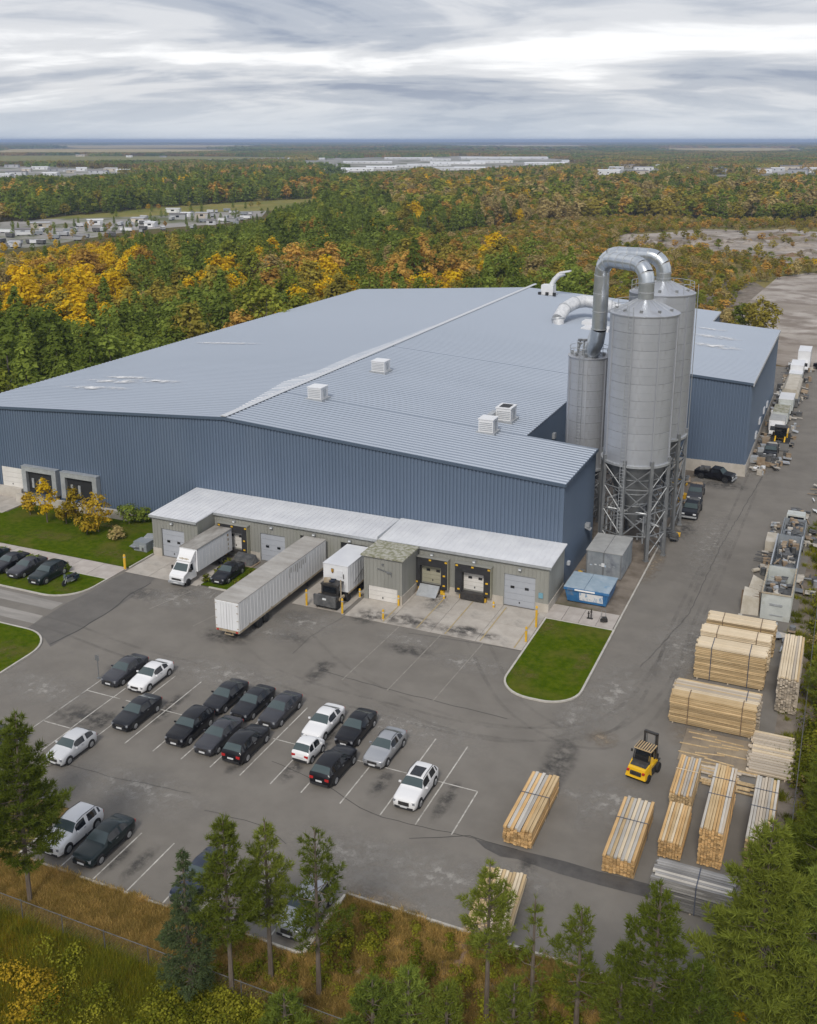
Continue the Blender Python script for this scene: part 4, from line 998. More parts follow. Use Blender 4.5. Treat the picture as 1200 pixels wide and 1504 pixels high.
# ================================================================== VEHICLES
def car_meshes(kind):
    """control grid: stations nose(-Y) -> tail(+Y); each (y, half width, belt z, top half width, top z)"""
    if kind == 'sedan':
        S = [(-2.33,.62,.60,.54,.64),(-2.27,.78,.70,.66,.76),(-2.08,.87,.78,.75,.86),(-1.55,.90,.86,.80,.95),(-0.98,.915,.92,.81,1.01),(-0.60,.92,.95,.73,1.21),(-0.18,.92,.97,.60,1.42),(0.40,.92,.98,.615,1.475),(1.00,.92,.99,.59,1.42),(1.38,.915,1.0,.67,1.25),(1.74,.905,1.0,.74,1.09),(2.10,.87,.985,.75,1.055),(2.27,.79,.90,.69,.97),(2.33,.68,.66,.60,.72)]
        iw, ir = (4, 6), (8, 10)
    elif kind == 'suv':
        S = [(-2.30,.66,.66,.58,.74),(-2.24,.82,.80,.70,.88),(-2.04,.90,.89,.79,.98),(-1.50,.93,.95,.83,1.06),(-0.95,.94,1.0,.85,1.11),(-0.64,.945,1.02,.77,1.33),(-0.30,.945,1.04,.67,1.55),(0.40,.945,1.06,.69,1.63),(1.20,.945,1.07,.68,1.61),(1.70,.94,1.08,.66,1.54),(1.98,.925,1.08,.73,1.32),(2.16,.89,1.05,.80,1.10),(2.26,.81,.90,.73,.95),(2.31,.70,.66,.62,.70)]
        iw, ir = (4, 6), (9, 11)
    elif kind == 'hatch':
        S = [(-2.02,.62,.62,.54,.67),(-1.96,.77,.73,.66,.79),(-1.78,.85,.80,.74,.88),(-1.35,.88,.88,.79,.97),(-0.92,.89,.93,.80,1.03),(-0.60,.895,.95,.72,1.22),(-0.26,.895,.97,.61,1.44),(0.35,.895,.98,.63,1.50),(1.02,.895,.99,.61,1.47),(1.35,.89,1.0,.61,1.40),(1.68,.875,1.0,.69,1.20),(1.90,.85,.97,.76,1.01),(1.98,.77,.83,.69,.88),(2.02,.66,.62,.58,.66)]
        iw, ir = (4, 6), (9, 11)
    else:   # micro
        S = [(-1.34,.58,.64,.50,.70),(-1.30,.72,.76,.62,.84),(-1.18,.78,.84,.69,.95),(-0.98,.80,.90,.72,1.02),(-0.80,.80,.93,.72,1.08),(-0.56,.80,.95,.66,1.30),(-0.30,.80,.96,.58,1.49),(0.15,.80,.98,.60,1.54),(0.55,.80,.99,.59,1.53),(0.78,.80,.99,.60,1.46),(1.04,.79,.98,.66,1.22),(1.22,.77,.95,.70,1.0),(1.30,.70,.84,.62,.88),(1.34,.60,.62,.52,.66)]
        iw, ir = (4, 6), (9, 11)
    # smooth stations: Catmull-Rom, three steps per span
    SA = np.array(S); n0 = len(S); rows, K_ = [], 3
    for i in range(n0-1):
        p0, p1, p2, p3 = SA[max(i-1, 0)], SA[i], SA[i+1], SA[min(i+2, n0-1)]
        for q_ in range(K_):
            t = q_/K_
            c_ = 0.5*((2*p1) + (p2-p0)*t + (2*p0-5*p1+4*p2-p3)*t*t + (3*p1-p0-3*p2+p3)*t**3)
            c_[0] = p1[0] + (p2[0]-p1[0])*t
            rows.append(c_)
    rows.append(SA[-1])
    grid = []
    n = len(rows)
    for i, (y, wd, zb, wt, zt) in enumerate(rows):
        e_ = min(i, n-1-i)/K_
        z0 = 0.20 + 0.16*max(0, 1-e_)**2 + 0.04*max(0, 1-e_/2)
        bl, rf = (wd*0.955, zb), (wt, zt-0.035)
        row = [(wd*0.86, z0), (wd*0.97, z0+0.07), (wd*1.0, z0 + (zb-z0)*0.45), (wd*0.99, zb-0.08), bl, (bl[0]+(rf[0]-bl[0])*0.88, bl[1]+(rf[1]-bl[1])*0.88), rf, (wt*0.8, zt-0.006), (0, zt+0.014)]
        full = [(-a, y, z) for a, z in row] + [(a, y, z) for a, z in row[-2::-1]]
        grid.append(full)
    m = len(grid[0]); SH = 4                       # index of belt point; SH+2 is the roof edge
    body, wind, rear, side = MB(), MB(), MB(), {}
    iwK, irK = (iw[0]*K_, iw[1]*K_), (ir[0]*K_, ir[1]*K_)
    g0, g1 = iwK[0]+4, irK[0]+(2 if kind != 'sedan' else 3)
    pil = {7*K_, 7*K_+1} if kind in ('suv',) else {7*K_+1}
    if kind == 'suv': pil = {7*K_, 8*K_+2}
    def q(i, j): return grid[i][j]
    for i in range(n-1):
        for j in range(m-1):
            quad = [q(i, j), q(i, j+1), q(i+1, j+1), q(i+1, j)]
            top = SH+2 <= j < m-3-SH
            if top and iwK[0]+1 <= i < iwK[1]: wind.add(quad, [(0, 1, 2, 3)])
            elif top and irK[0] <= i < irK[1]-1: rear.add(quad, [(0, 1, 2, 3)])
            elif j in (SH, m-2-SH) and g0 <= i < g1 and i not in pil: side.setdefault((j, sum(1 for p_ in pil if p_ < i)), MB()).add(quad, [(0, 1, 2, 3)])
            else: body.add(quad, [(0, 1, 2, 3)])
    body.add(grid[0], [tuple(range(m))]); body.add(grid[-1], [tuple(range(m))[::-1]])
    # weld
    def weld(mb):
        key, vs, mp = {}, [], []
        for v in mb.v:
            k = tuple(round(c, 5) for c in v)
            if k not in key: key[k] = len(vs); vs.append(v)
            mp.append(key[k])
        mb.v = vs; mb.f = [tuple(mp[i] for i in f) for f in mb.f]; return mb
    weld(body); weld(wind); weld(rear); [weld(q_) for q_ in side.values()]
    L = S[-1][0] - S[0][0]; W = max(s[1] for s in S)
    wb = (S[0][0] + L*0.19, S[-1][0] - L*0.2); rw = 0.36 if kind == 'suv' else (0.29 if kind == 'micro' else 0.325)
    ms = {}
    ms['body'] = body.mesh('car_body', P['white'], 50)
    ms['windshield'] = wind.mesh('windshield', M['glass'], 35)
    ms['rear_window'] = rear.mesh('rear_window', M['glass'], 35)
    ms['sides'] = [q_.mesh('side_window', M['glass_dark'], 35) for q_ in side.values()]
    ms['tyre'] = MB().lathe([(rw*0.62, -0.10), (rw*0.96, -0.11), (rw, -0.07), (rw, 0.07), (rw*0.96, 0.11), (rw*0.62, 0.10)], 20).mesh('tyre', M['tyre'], 40)
    rim = MB().lathe([(rw*0.66, -0.112), (rw*0.60, -0.118), (rw*0.2, -0.105), (rw*0.05, -0.11)], 16)
    for k in range(5):
        a = 2*math.pi*k/5; rim.cbox(rw*0.36*math.cos(a), rw*0.36*math.sin(a), -0.122, rw*0.5, 0.06, 0.02, rz=a)
    ms['rim'] = rim.mesh('rim', M['rim'], 40)
    ms['arch'] = MB().lathe([(rw*1.17, -0.02), (rw*1.17, 0.02)], 20).mesh('wheel_arch', M['rubber'])
    y0, y1 = S[0][0], S[-1][0]
    zb0, zb1 = S[1][2], S[-2][2]
    w1 = S[1][1]; w2 = S[-2][1]
    ms['bumper_f'] = MB().box(-w1*0.86, w1*0.86, y0-0.02, y0+0.10, 0.24, 0.40).mesh('bumper', M['rubber'])
    ms['bumper_r'] = MB().box(-w2*0.9, w2*0.9, y1-0.12, y1+0.03, 0.28, 0.44).mesh('bumper', M['rubber'])
    ms['grille'] = MB().box(-w1*0.5, w1*0.5, y0-0.025, y0+0.06, 0.5, zb0-0.02).mesh('grille', M['black_metal'])
    ms['headlight'] = MB().hexa([(-0.19, -0.02, -0.08), (0.17, -0.06, -0.08), (0.17, 0.1, -0.08), (-0.19, 0.1, -0.08)], [(-0.19, 0.0, 0.06), (0.15, -0.02, 0.06), (0.15, 0.12, 0.06), (-0.19, 0.24, 0.085)]).mesh('headlight', M['car_lens'])
    ms['tail_light'] = MB().box(-0.17, 0.15, -0.12, 0.05, -0.12, 0.08).mesh('tail_light', M['red_lens'])
    ms['sill'] = MB().box(W*0.96, W+0.006, wb[0]+rw+0.1, wb[1]-rw-0.1, 0.2, 0.30).mesh('sill', M['rubber'])
    ms['plate'] = MB().box(-0.26, 0.26, -0.012, 0.012, -0.065, 0.065).mesh('licence_plate', M['plate'])
    ms['mirror'] = MB().hexa([(-0.10, -0.05, -0.06), (0.10, -0.03, -0.06), (0.10, 0.05, -0.06), (-0.10, 0.06, -0.06)], [(-0.10, -0.04, 0.07), (0.09, -0.02, 0.06), (0.09, 0.05, 0.06), (-0.10, 0.06, 0.07)]).mesh('mirror', P['white'])
    ms['handle'] = MB().box(-0.012, 0.012, -0.09, 0.09, -0.015, 0.015).mesh('door_handle', M['rim'])
    ms['info'] = dict(y0=y0, y1=y1, zb0=zb0, zb1=zb1, w1=w1, w2=w2, W=W, wb=wb, rw=rw, S=S, iw=iw, ir=ir)
    return ms
CARS = {k: car_meshes(k) for k in ('sedan', 'suv', 'hatch', 'micro')}
def paint_over(o, m):
    o.material_slots[0].link = 'OBJECT'; o.material_slots[0].material = m; return o
def car(kind, col, x, y, label, rz=0.0, group='cars in the parking lot', z=0.0, sunroof=False, rails=False, name='parked_car'):
    ms = CARS[kind]; I = ms['info']
    c = thing(name, label, 'car', (x, y, z), rz, group)
    paint_over(place(ms['body'], 'body', c), P[col])
    place(ms['windshield'], 'windshield', c); place(ms['rear_window'], 'rear_window', c); [place(q_, 'side_window', c) for q_ in ms['sides']]
    for sx in (-1, 1):
        for wy in I['wb']:
            ax_ = place(ms['arch'], 'wheel_arch', c, (sx*(I['W']-0.012), wy, I['rw']+0.03)); ax_.rotation_euler = (0, R(90), 0)
            t = place(ms['tyre'], 'wheel', c, (sx*(I['W']-0.075), wy, I['rw'])); t.rotation_euler = (0, R(-90)*sx*-1 if False else (R(-90) if sx < 0 else R(90)), 0)
            rm_ = place(ms['rim'], 'rim', t); rm_.rotation_euler = (R(180), 0, 0)
        hl = place(ms['headlight'], 'headlight', c, (sx*I['w1']*0.80, I['y0']+0.05, I['zb0']-0.04)); hl.scale = (sx, 1, 1)
        tl = place(ms['tail_light'], 'tail_light', c, (sx*I['w2']*0.80, I['y1']-0.055, I['zb1']-0.09)); tl.scale = (sx, 1, 1)
        s5 = I['S'][I['iw'][0]+1]
        mi = paint_over(place(ms['mirror'], 'mirror', c, (sx*(s5[1]+0.10), s5[0]+0.1, s5[2]+0.07)), P[col]); mi.scale = (sx, 1, 1)
        place(ms['handle'], 'door_handle', c, (sx*(I['W']+0.004), 0.25, I['S'][7][2]-0.12))
    for sx in (-1, 1): place(ms['sill'], 'sill', c).scale = (sx, 1, 1)
    place(ms['bumper_f'], 'bumper', c); place(ms['bumper_r'], 'bumper', c); place(ms['grille'], 'grille', c)
    place(ms['plate'], 'licence_plate', c, (0, I['y0']-0.035, 0.42)); place(ms['plate'], 'licence_plate', c, (0, I['y1']+0.02, 0.62))
    S = I['S']; a, b_ = S[I['iw'][1]], S[I['ir'][0]]
    if sunroof: MB().hexa([(-0.42, a[0]+0.15, S[7][4]-0.05), (0.42, a[0]+0.15, S[7][4]-0.05), (0.44, 0.95, S[7][4]-0.05), (-0.44, 0.95, S[7][4]-0.05)], [(-0.42, a[0]+0.15, S[7][4]+0.03), (0.42, a[0]+0.15, S[7][4]+0.03), (0.44, 0.95, S[7][4]+0.034), (-0.44, 0.95, S[7][4]+0.034)]).build('sunroof', M['glass_dark'], c)
    if rails:
        for sx in (-1, 1): MB().path([(sx*a[3]*0.97, a[0]+0.1, a[4]), (sx*S[7][3]*0.97, S[7][0], S[7][4]+0.05), (sx*b_[3]*0.97, b_[0]-0.05, b_[4]+0.02)], 0.022, 5).build('roof_rail', M['black_metal'], c)
    return c
# the lot: (kind, colour, x of the bay, y of the middle, turned, label, extras)
T = math.pi
LOT = [
 ('sedan', 'grey', -56.1, 65.5, 0, 'dark grey sedan at the outer corner of the parking rows', {}),
 ('sedan', 'white', -53.4, 65.6, 0, 'white sedan parked beside the grey sedan at the lot corner', {}),
 ('sedan', 'charcoal', -50.7, 60.25, 0, 'black sedan alone in its bay below the white sedan', {}),
 ('sedan', 'charcoal', -45.4, 65.3, 0, 'dark sedan, leftmost of the three in the upper row', {}),
 ('sedan', 'charcoal', -42.75, 65.35, 0, 'dark sedan, middle of the three in the upper row', {}),
 ('sedan', 'grey', -40.1, 65.35, 0, 'dark grey sedan, rightmost of the three in the upper row', {}),
 ('suv', 'black', -45.4, 60.15, 0, 'black estate car, leftmost of the three in the lower row', {}),
 ('sedan', 'grey', -42.6, 60.05, 0, 'dark grey sedan, middle of the three in the lower row', {}),
 ('suv', 'black', -40.0, 59.95, T, 'black estate car with its tail to the trees, rightmost of three in the lower row', {}),
 ('sedan', 'white', -35.9, 65.0, 0, 'white sedan nose to nose with a tiny white hatchback', {}),
 ('micro', 'white', -35.2, 61.2, T, 'tiny white hatchback tucked tight against the white sedan', {}),
 ('sedan', 'black', -33.15, 65.4, 0, 'black sedan between the white sedan and the silver car', {}),
 ('suv', 'black', -32.4, 60.1, T, 'black hatchback showing red tail lights below the black sedan', {}),
 ('sedan', 'silver', -29.85, 63.8, 0, 'silver car parked across the middle line', dict(rails=True)),
 ('suv', 'white', -25.65, 60.1, 0, 'white car with a dark sunroof, last in the lower row', dict(sunroof=True, rails=True)),
 ('hatch', 'white2', -52.2, 54.1, 0, 'dusty white car half hidden by the pine at the lot edge', {}),
 ('suv', 'charcoal', -57.6, 51.6, 0, 'dark vehicle mostly hidden by the pine beside the dusty white car', {}),
 ('suv', 'white', -45.25, 46.2, 0, 'white station wagon parked along the front kerb', dict(rails=True)),
 ('sedan', 'green', -42.55, 46.25, 0, 'dark green sedan beside the white station wagon', {}),
 ('sedan', 'blue', -34.6, 45.9, 0, 'dark blue car hidden behind the spruce', {}),
 ('suv', 'silver', -27.0, 46.1, 0, 'silver car behind the pines at the front kerb', dict(rails=True)),
]
for k, c, x, y, rz, lab, ex in LOT:
    car(k, c, x, y, lab, rz + R(random.uniform(-1.2, 1.2)), **ex)
for (k, c, x, y, lab) in (('sedan', 'green', -86.3, 79.9, 'dark car on the lawn, outermost at the picture edge'), ('sedan', 'charcoal', -83.3, 79.8, 'dark car on the lawn with silvery windows, second from the picture edge'), ('sedan', 'grey', -80.6, 79.6, 'dark grey sedan on the lawn, third from the picture edge'), ('suv', 'green', -77.3, 79.2, 'dark green car at the near end of the row on the lawn')):
    car(k, c, x, y, lab, R(random.uniform(-2, 2)), 'dark cars on the lawn', 0.112)
# hedge balls behind them come with the plants; motorcycle at the row's end
def bike(x, y, rz, label):
    b_ = thing('motorcycle', label, 'motorcycle', (x, y, 0.112), rz)
    for yy in (-0.8, 0.8):
        t = MB().lathe([(0.22, -0.06), (0.33, -0.05), (0.34, 0), (0.33, 0.05), (0.22, 0.06)], 18).build('wheel', M['tyre'], b_, (0, yy, 0.34)); t.rotation_euler = (0, R(90), 0)
        MB().lathe([(0.22, -0.03), (0.05, -0.03), (0.05, 0.03), (0.22, 0.03)], 12).build('rim', M['rim'], t)
    MB().hexa([(-0.16, -0.45, 0.35), (0.16, -0.45, 0.35), (0.16, 0.5, 0.35), (-0.16, 0.5, 0.35)], [(-0.14, -0.3, 0.75), (0.14, -0.3, 0.75), (0.14, 0.35, 0.72), (-0.14, 0.35, 0.72)]).build('engine', M['steel_dark'], b_)
    MB().path([(0, -0.42, 0.78), (0, -0.15, 0.92), (0, 0.15, 0.85)], [0.12, 0.2, 0.14], 10).build('tank', P['blue'], b_, smooth=40)
    MB().path([(0, 0.1, 0.82), (0, 0.5, 0.8), (0, 0.98, 0.9)], [0.12, 0.17, 0.1], 8).build('seat', M['rubber'], b_, smooth=40)
    MB().tube((-0.12, -0.8, 0.34), (-0.12, -0.5, 1.0), 0.035).tube((0.12, -0.8, 0.34), (0.12, -0.5, 1.0), 0.035).build('fork', M['rim'], b_)
    MB().path([(-0.4, -0.3, 1.05), (-0.15, -0.48, 1.02), (0.15, -0.48, 1.02), (0.4, -0.3, 1.05)], 0.02, 6).build('handlebar', M['black_metal'], b_)
    MB().cbox(-0.28, 0.75, 0.62, 0.22, 0.6, 0.4).cbox(0.28, 0.75, 0.62, 0.22, 0.6, 0.4).build('pannier', P['blue'], b_)
    MB().tube((0.18, 0.0, 0.3), (0.2, 0.95, 0.36), 0.05).build('exhaust', M['rim'], b_)
    MB().hexa([(-0.17, -0.75, 0.9), (0.17, -0.75, 0.9), (0.14, -0.6, 0.95), (-0.14, -0.6, 0.95)], [(-0.15, -0.62, 1.3), (0.15, -0.62, 1.3), (0.14, -0.58, 1.3), (-0.14, -0.58, 1.3)]).build('screen', M['glass'], b_)
bike(-74.1, 78.9, R(-4), 'dark blue motorcycle at the end of the cars on the lawn')

def wheel_pair(par, x, y, r, wd=0.28, dual=False):
    for sx in (-1, 1):
        t = MB().lathe([(r*0.55, -wd/2), (r*0.95, -wd/2), (r, -wd*0.35), (r, wd*0.35), (r*0.95, wd/2), (r*0.55, wd/2)], 22).build('wheel', M['tyre'], par, (sx*x, y, r), smooth=40)
        t.rotation_euler = (0, R(90)*sx, 0)
        MB().lathe([(r*0.58, wd/2-0.02), (r*0.5, wd/2-0.1), (r*0.18, wd/2-0.02), (r*0.05, wd/2)], 14).build('rim', M['trailer_white'], t, smooth=40)
def ribbed_box(x0, x1, y0, y1, z0, z1, pitch=0.6, d=0.018):
    mb = MB().box(x0, x1, y0, y1, z0, z1)
    y = y0 + 0.3
    while y < y1:
        mb.box(x0-d, x0+0.001, y, y+0.05, z0+0.12, z1-0.08); mb.box(x1-0.001, x1+d, y, y+0.05, z0+0.12, z1-0.08); y += pitch
    return mb
# semi trailer backed to the dock, doors to the camera
t = thing('semi_trailer', 'long dirty white semi trailer backed to the dock', 'trailer', (-51.45, 0, 0))
ribbed_box(-1.32, 1.32, 74.85, 92.3, 1.1, 4.05).build('cargo_box', M['trailer_white'], t)
MB().box(-1.34, 1.34, 74.83, 92.32, 4.05, 4.12).build('roof', M['trailer_roof'], t)
for i in range(22): MB().box(-1.33, 1.33, 75.3+i*0.78, 75.34+i*0.78, 4.12, 4.135).build('roof_bow', M['trailer_roof'], t)
MB().box(-1.35, -1.323, 74.9, 92.3, 0.95, 1.16).box(1.323, 1.35, 74.9, 92.3, 0.95, 1.16).build('side_rail', M['rust'], t)
for sx in (-1, 1):
    d = MB().box(min(0.03*sx, 1.24*sx), max(0.03*sx, 1.24*sx), 74.78, 74.846, 1.2, 3.97).build('door', M['white_paint'], t)
    for xx in (0.32, 0.62): MB().tube((sx*xx, 74.74, 1.2), (sx*xx, 74.74, 3.95), 0.014, 6).build('lock_rod', M['trailer_white'], d)
    for zz in (1.4, 2.2, 3.0, 3.75): MB().box(min(sx*1.1, sx*1.3), max(sx*1.1, sx*1.3), 74.755, 74.777, zz, zz+0.06).build('hinge', M['rust'], d)
    MB().box(min(sx*0.95, sx*1.2), max(sx*0.95, sx*1.2), 74.74, 74.8, 0.98, 1.1).build('tail_light', M['red_lens'], t)
MB().box(-1.3, 1.3, 74.8, 74.95, 0.92, 1.19).build('sill', M['rust'], t)
MB().box(-0.5, 0.5, 75.0, 75.12, 0.5, 0.58).box(-0.45, -0.38, 75.02, 75.1, 0.58, 0.95).box(0.38, 0.45, 75.02, 75.1, 0.58, 0.95).build('under_guard', M['rust'], t)
for sx in (-1, 1): MB().box(sx*0.5-0.06, sx*0.5+0.06, 75.2, 92, 0.85, 1.1).build('chassis_beam', M['black_metal'], t)
for yy in (78.4, 79.65): wheel_pair(t, 1.12, yy, 0.5, 0.5)
for sx in (-1, 1): MB().box(sx*0.8-0.07, sx*0.8+0.07, 88.8, 88.95, 0.0, 1.0).build('landing_leg', M['black_metal'], t)
for k in range(9): MB().box(1.339, 1.345, 84.2+k*0.42+random.uniform(-.1, .1), 84.36+k*0.42, 3.0+random.uniform(-.3, .3), 3.85).build('soot_mark', M['soot'], t)
for yy in (76.5, 80.5, 84.0): MB().box(1.34, 1.36, yy, yy+0.16, 1.05, 1.32).build('marker', M['rust'], t)
# second white trailer with a shield mark, yard tractor in front of it
t = thing('semi_trailer', 'short white trailer with a brown shield emblem at the dock', 'trailer', (-46.1, 0, 0))
ribbed_box(-1.42, 1.42, 86.8, 92.3, 1.15, 3.95).build('cargo_box', M['white_paint'], t)
MB().box(-1.44, 1.44, 86.75, 92.32, 3.95, 4.03).build('roof', M['roof_white'], t)
MB().box(1.423, 1.45, 86.8, 92.3, 1.0, 1.18).box(-1.45, -1.423, 86.8, 92.3, 1.0, 1.18).build('side_rail', M['rust'], t)
em = MB().add([(-0.29, 86.742, 3.55), (0.01, 86.742, 3.55), (0.01, 86.742, 3.2), (-0.14, 86.742, 3.0), (-0.29, 86.742, 3.2)], [(0, 1, 2, 3, 4)]).build('emblem', M['brown_gold'], t, (-0.2, 0, 0))
em.data.vertices[0].co.y = 86.742
MB().box(-0.24, -0.04, 86.73, 86.738, 3.38, 3.45).box(-0.24, -0.19, 86.73, 86.738, 3.18, 3.36).box(-0.09, -0.04, 86.73, 86.738, 3.18, 3.36).build('emblem_mark', M['gold'], em)
MB().box(0.15, 0.8, 86.735, 86.778, 2.75, 3.4).build('notice_panel', M['roof_white'], t)
MB().box(0.9, 0.97, 86.72, 86.778, 2.6, 3.1).build('hose_bracket', M['black_metal'], t)
for yy in (90.2, 91.4): wheel_pair(t, 1.15, yy, 0.48, 0.45)
for sx in (-1, 1): MB().box(sx*0.5-0.06, sx*0.5+0.06, 87, 92, 0.85, 1.14).build('chassis_beam', M['black_metal'], t)
MB().tube((1.5, 88.0, 1.7), (1.5, 90.5, 2.7), 0.02).build('hose', M['black_metal'], t)
t = thing('yard_tractor', 'dark weathered yard tractor parked under the white trailer nose', 'tractor', (-46.1, 85.6, 0))
for sx in (-1, 1): MB().box(sx*0.5-0.1, sx*0.5+0.1, -1.3, 2.6, 0.6, 0.85).build('chassis_beam', M['black_metal'], t)
MB().box(-1.25, 1.25, -1.35, -1.15, 0.45, 1.6).build('grille', M['junk_dark'], t)
MB().box(-0.2, 0.2, -1.4, -1.352, 1.15, 1.35).build('headlight', M['light_lens'], t)
MB().box(-1.2, 1.2, -1.15, -0.3, 0.85, 1.3).build('engine_cover', M['black_metal'], t)
cabm = MB().box(-1.0, 0.9, -0.1, 0.15, 0.9, 2.2).box(-1.0, -0.85, 0.15, 1.1, 0.9, 2.2).box(-1.05, 0.95, -0.15, 1.15, 2.2, 2.35).build('cab', M['black_metal'], t)
MB().box(-0.8, 0.75, -0.14, -0.105, 1.45, 2.1).build('windshield', M['glass_dark'], cabm)
MB().cbox(-0.6, 0.5, 2.5, 0.7, 0.6, 0.35, rz=0.4).build('tool_box', M['rust'], t)
MB().tube((-0.9, 0.6, 2.35), (0.3, 0.2, 2.6), 0.12, 8).tube((-0.9, 0.9, 2.4), (0.2, 0.9, 2.5), 0.09, 8).build('hose_coil', P['blue'], t)
MB().tube((1.1, 0.2, 0.9), (1.1, 0.2, 2.9), 0.07, 8).build('exhaust', M['rust'], t)
for sx in (-1, 1): MB().box(sx*1.22-0.1, sx*1.22+0.1, -0.5, 0.6, 0.9, 1.15).build('fender', M['rust'], t)
wheel_pair(t, 1.05, -0.6, 0.5, 0.35); wheel_pair(t, 1.05, 1.6, 0.5, 0.5)
# white box truck
t = thing('box_truck', 'white box truck with a wind deflector backed to the dock', 'truck', (-63.25, 0, 0))
MB().box(-1.12, 1.12, 85.35, 92.1, 1.0, 3.55).build('cargo_box', M['white_paint'], t)
MB().box(-1.14, 1.14, 85.33, 92.12, 3.55, 3.62).build('roof', M['truck_roof'], t)
MB().box(1.121, 1.145, 85.35, 92.1, 3.4, 3.55).box(-1.145, -1.121, 85.35, 92.1, 3.4, 3.55).build('edge_rail', M['galv_dull'], t)
for i in range(10): MB().box(1.121, 1.132, 85.7+i*0.65, 85.74+i*0.65, 1.05, 3.38).build('panel_joint', M['trailer_white'], t)
cab_ = MB()
prof = [(83.0, 0.5), (83.0, 1.1), (83.12, 1.35), (83.65, 1.55), (84.25, 2.25), (84.7, 2.42), (85.3, 2.45), (85.3, 0.5)]
n = len(prof)
vs = []
for x, kx in ((-0.98, 1), (0.98, 1)):
    vs += [(x * (0.86 if z > 2.0 else (0.93 if y < 83.2 else 1)), y, z) for y, z in prof]
cab_.add(vs, [tuple(range(n)), tuple(range(n, 2*n))[::-1]] + [(i, n+i, n+(i+1) % n, (i+1) % n) for i in range(n)])
cab = cab_.build('cab', P['white'], t)
MB().hexa([(-0.86, 83.68, 1.6), (0.86, 83.68, 1.6), (0.74, 84.21, 2.24), (-0.74, 84.21, 2.24)], [(-0.86, 83.66, 1.62), (0.86, 83.66, 1.62), (0.74, 84.19, 2.26), (-0.74, 84.19, 2.26)]).build('windshield', M['glass'], cab)
for sx in (-1, 1):
    MB().add([(sx*0.995, 83.95, 1.5), (sx*0.995, 84.75, 1.5), (sx*0.9, 84.75, 2.2), (sx*0.9, 84.4, 2.2)], [(0, 1, 2, 3)]).build('side_window', M['glass_dark'], cab)
    MB().box(sx*0.68-0.2, sx*0.68+0.2, 82.96, 83.02, 0.92, 1.14).build('headlight', M['light_lens'], cab)
    MB().box(sx*1.16-0.09, sx*1.16+0.09, 83.9, 84.05, 1.55, 1.95).build('mirror', M['black_metal'], cab)
MB().box(-0.6, 0.6, 82.95, 83.01, 0.78, 0.98).build('grille', M['black_metal'], cab)
MB().box(-0.98, 0.98, 82.85, 83.05, 0.42, 0.66).build('bumper', M['galv_dull'], cab)
MB().box(-0.3, 0.3, 82.83, 82.848, 0.48, 0.6).build('licence_plate', M['plate'], cab)
MB().hexa([(-0.9, 84.4, 2.44), (0.9, 84.4, 2.44), (0.95, 85.25, 2.44), (-0.95, 85.25, 2.44)], [(-0.8, 84.75, 3.0), (0.8, 84.75, 3.0), (1.0, 85.25, 3.45), (-1.0, 85.25, 3.45)]).build('wind_deflector', P['white'], cab)
for k in range(7): MB().cbox(-0.55+k*0.18, 84.52, 2.66, 0.13, 0.015, 0.12+0.05*(k % 3), rx=-0.55).build('faded_mark', M['rust'], cab)
MB().box(-0.5, -0.38, 84.5, 92, 0.65, 1.0).box(0.38, 0.5, 84.5, 92, 0.65, 1.0).build('chassis_beam', M['black_metal'], t)
wheel_pair(t, 0.92, 83.75, 0.4, 0.26); wheel_pair(t, 0.9, 90.2, 0.42, 0.45)
for i in range(4): MB().box(1.133, 1.139, 91.3-i*0.05, 91.42, 1.3+i*0.55, 1.6+i*0.55).build('soot_mark', M['rust'], t)
# dark car overgrown between the trucks
car('sedan', 'charcoal', -59.5, 87.2, 'dark car among weeds between the box truck and the long trailer', R(2), 'dark cars by the dock', 0.1)
j = thing('covered_pallet', 'dark tarpaulin-covered load under the dock door beside the box truck', 'pallet', (-60.0, 91.3, 0.0))
MB().hexa([(-1.3, -0.8, 0), (1.3, -0.8, 0), (1.4, 0.8, 0), (-1.4, 0.8, 0)], [(-1.0, -0.5, 0.9), (0.8, -0.6, 0.8), (1.1, 0.6, 1.0), (-1.2, 0.6, 1.05)]).build('cover', M['junk_dark'], j)
MB().box(-1.4, 1.5, -0.95, 0.9, 0.0, 0.14).build('pallet_base', M['junk_brown'], j)

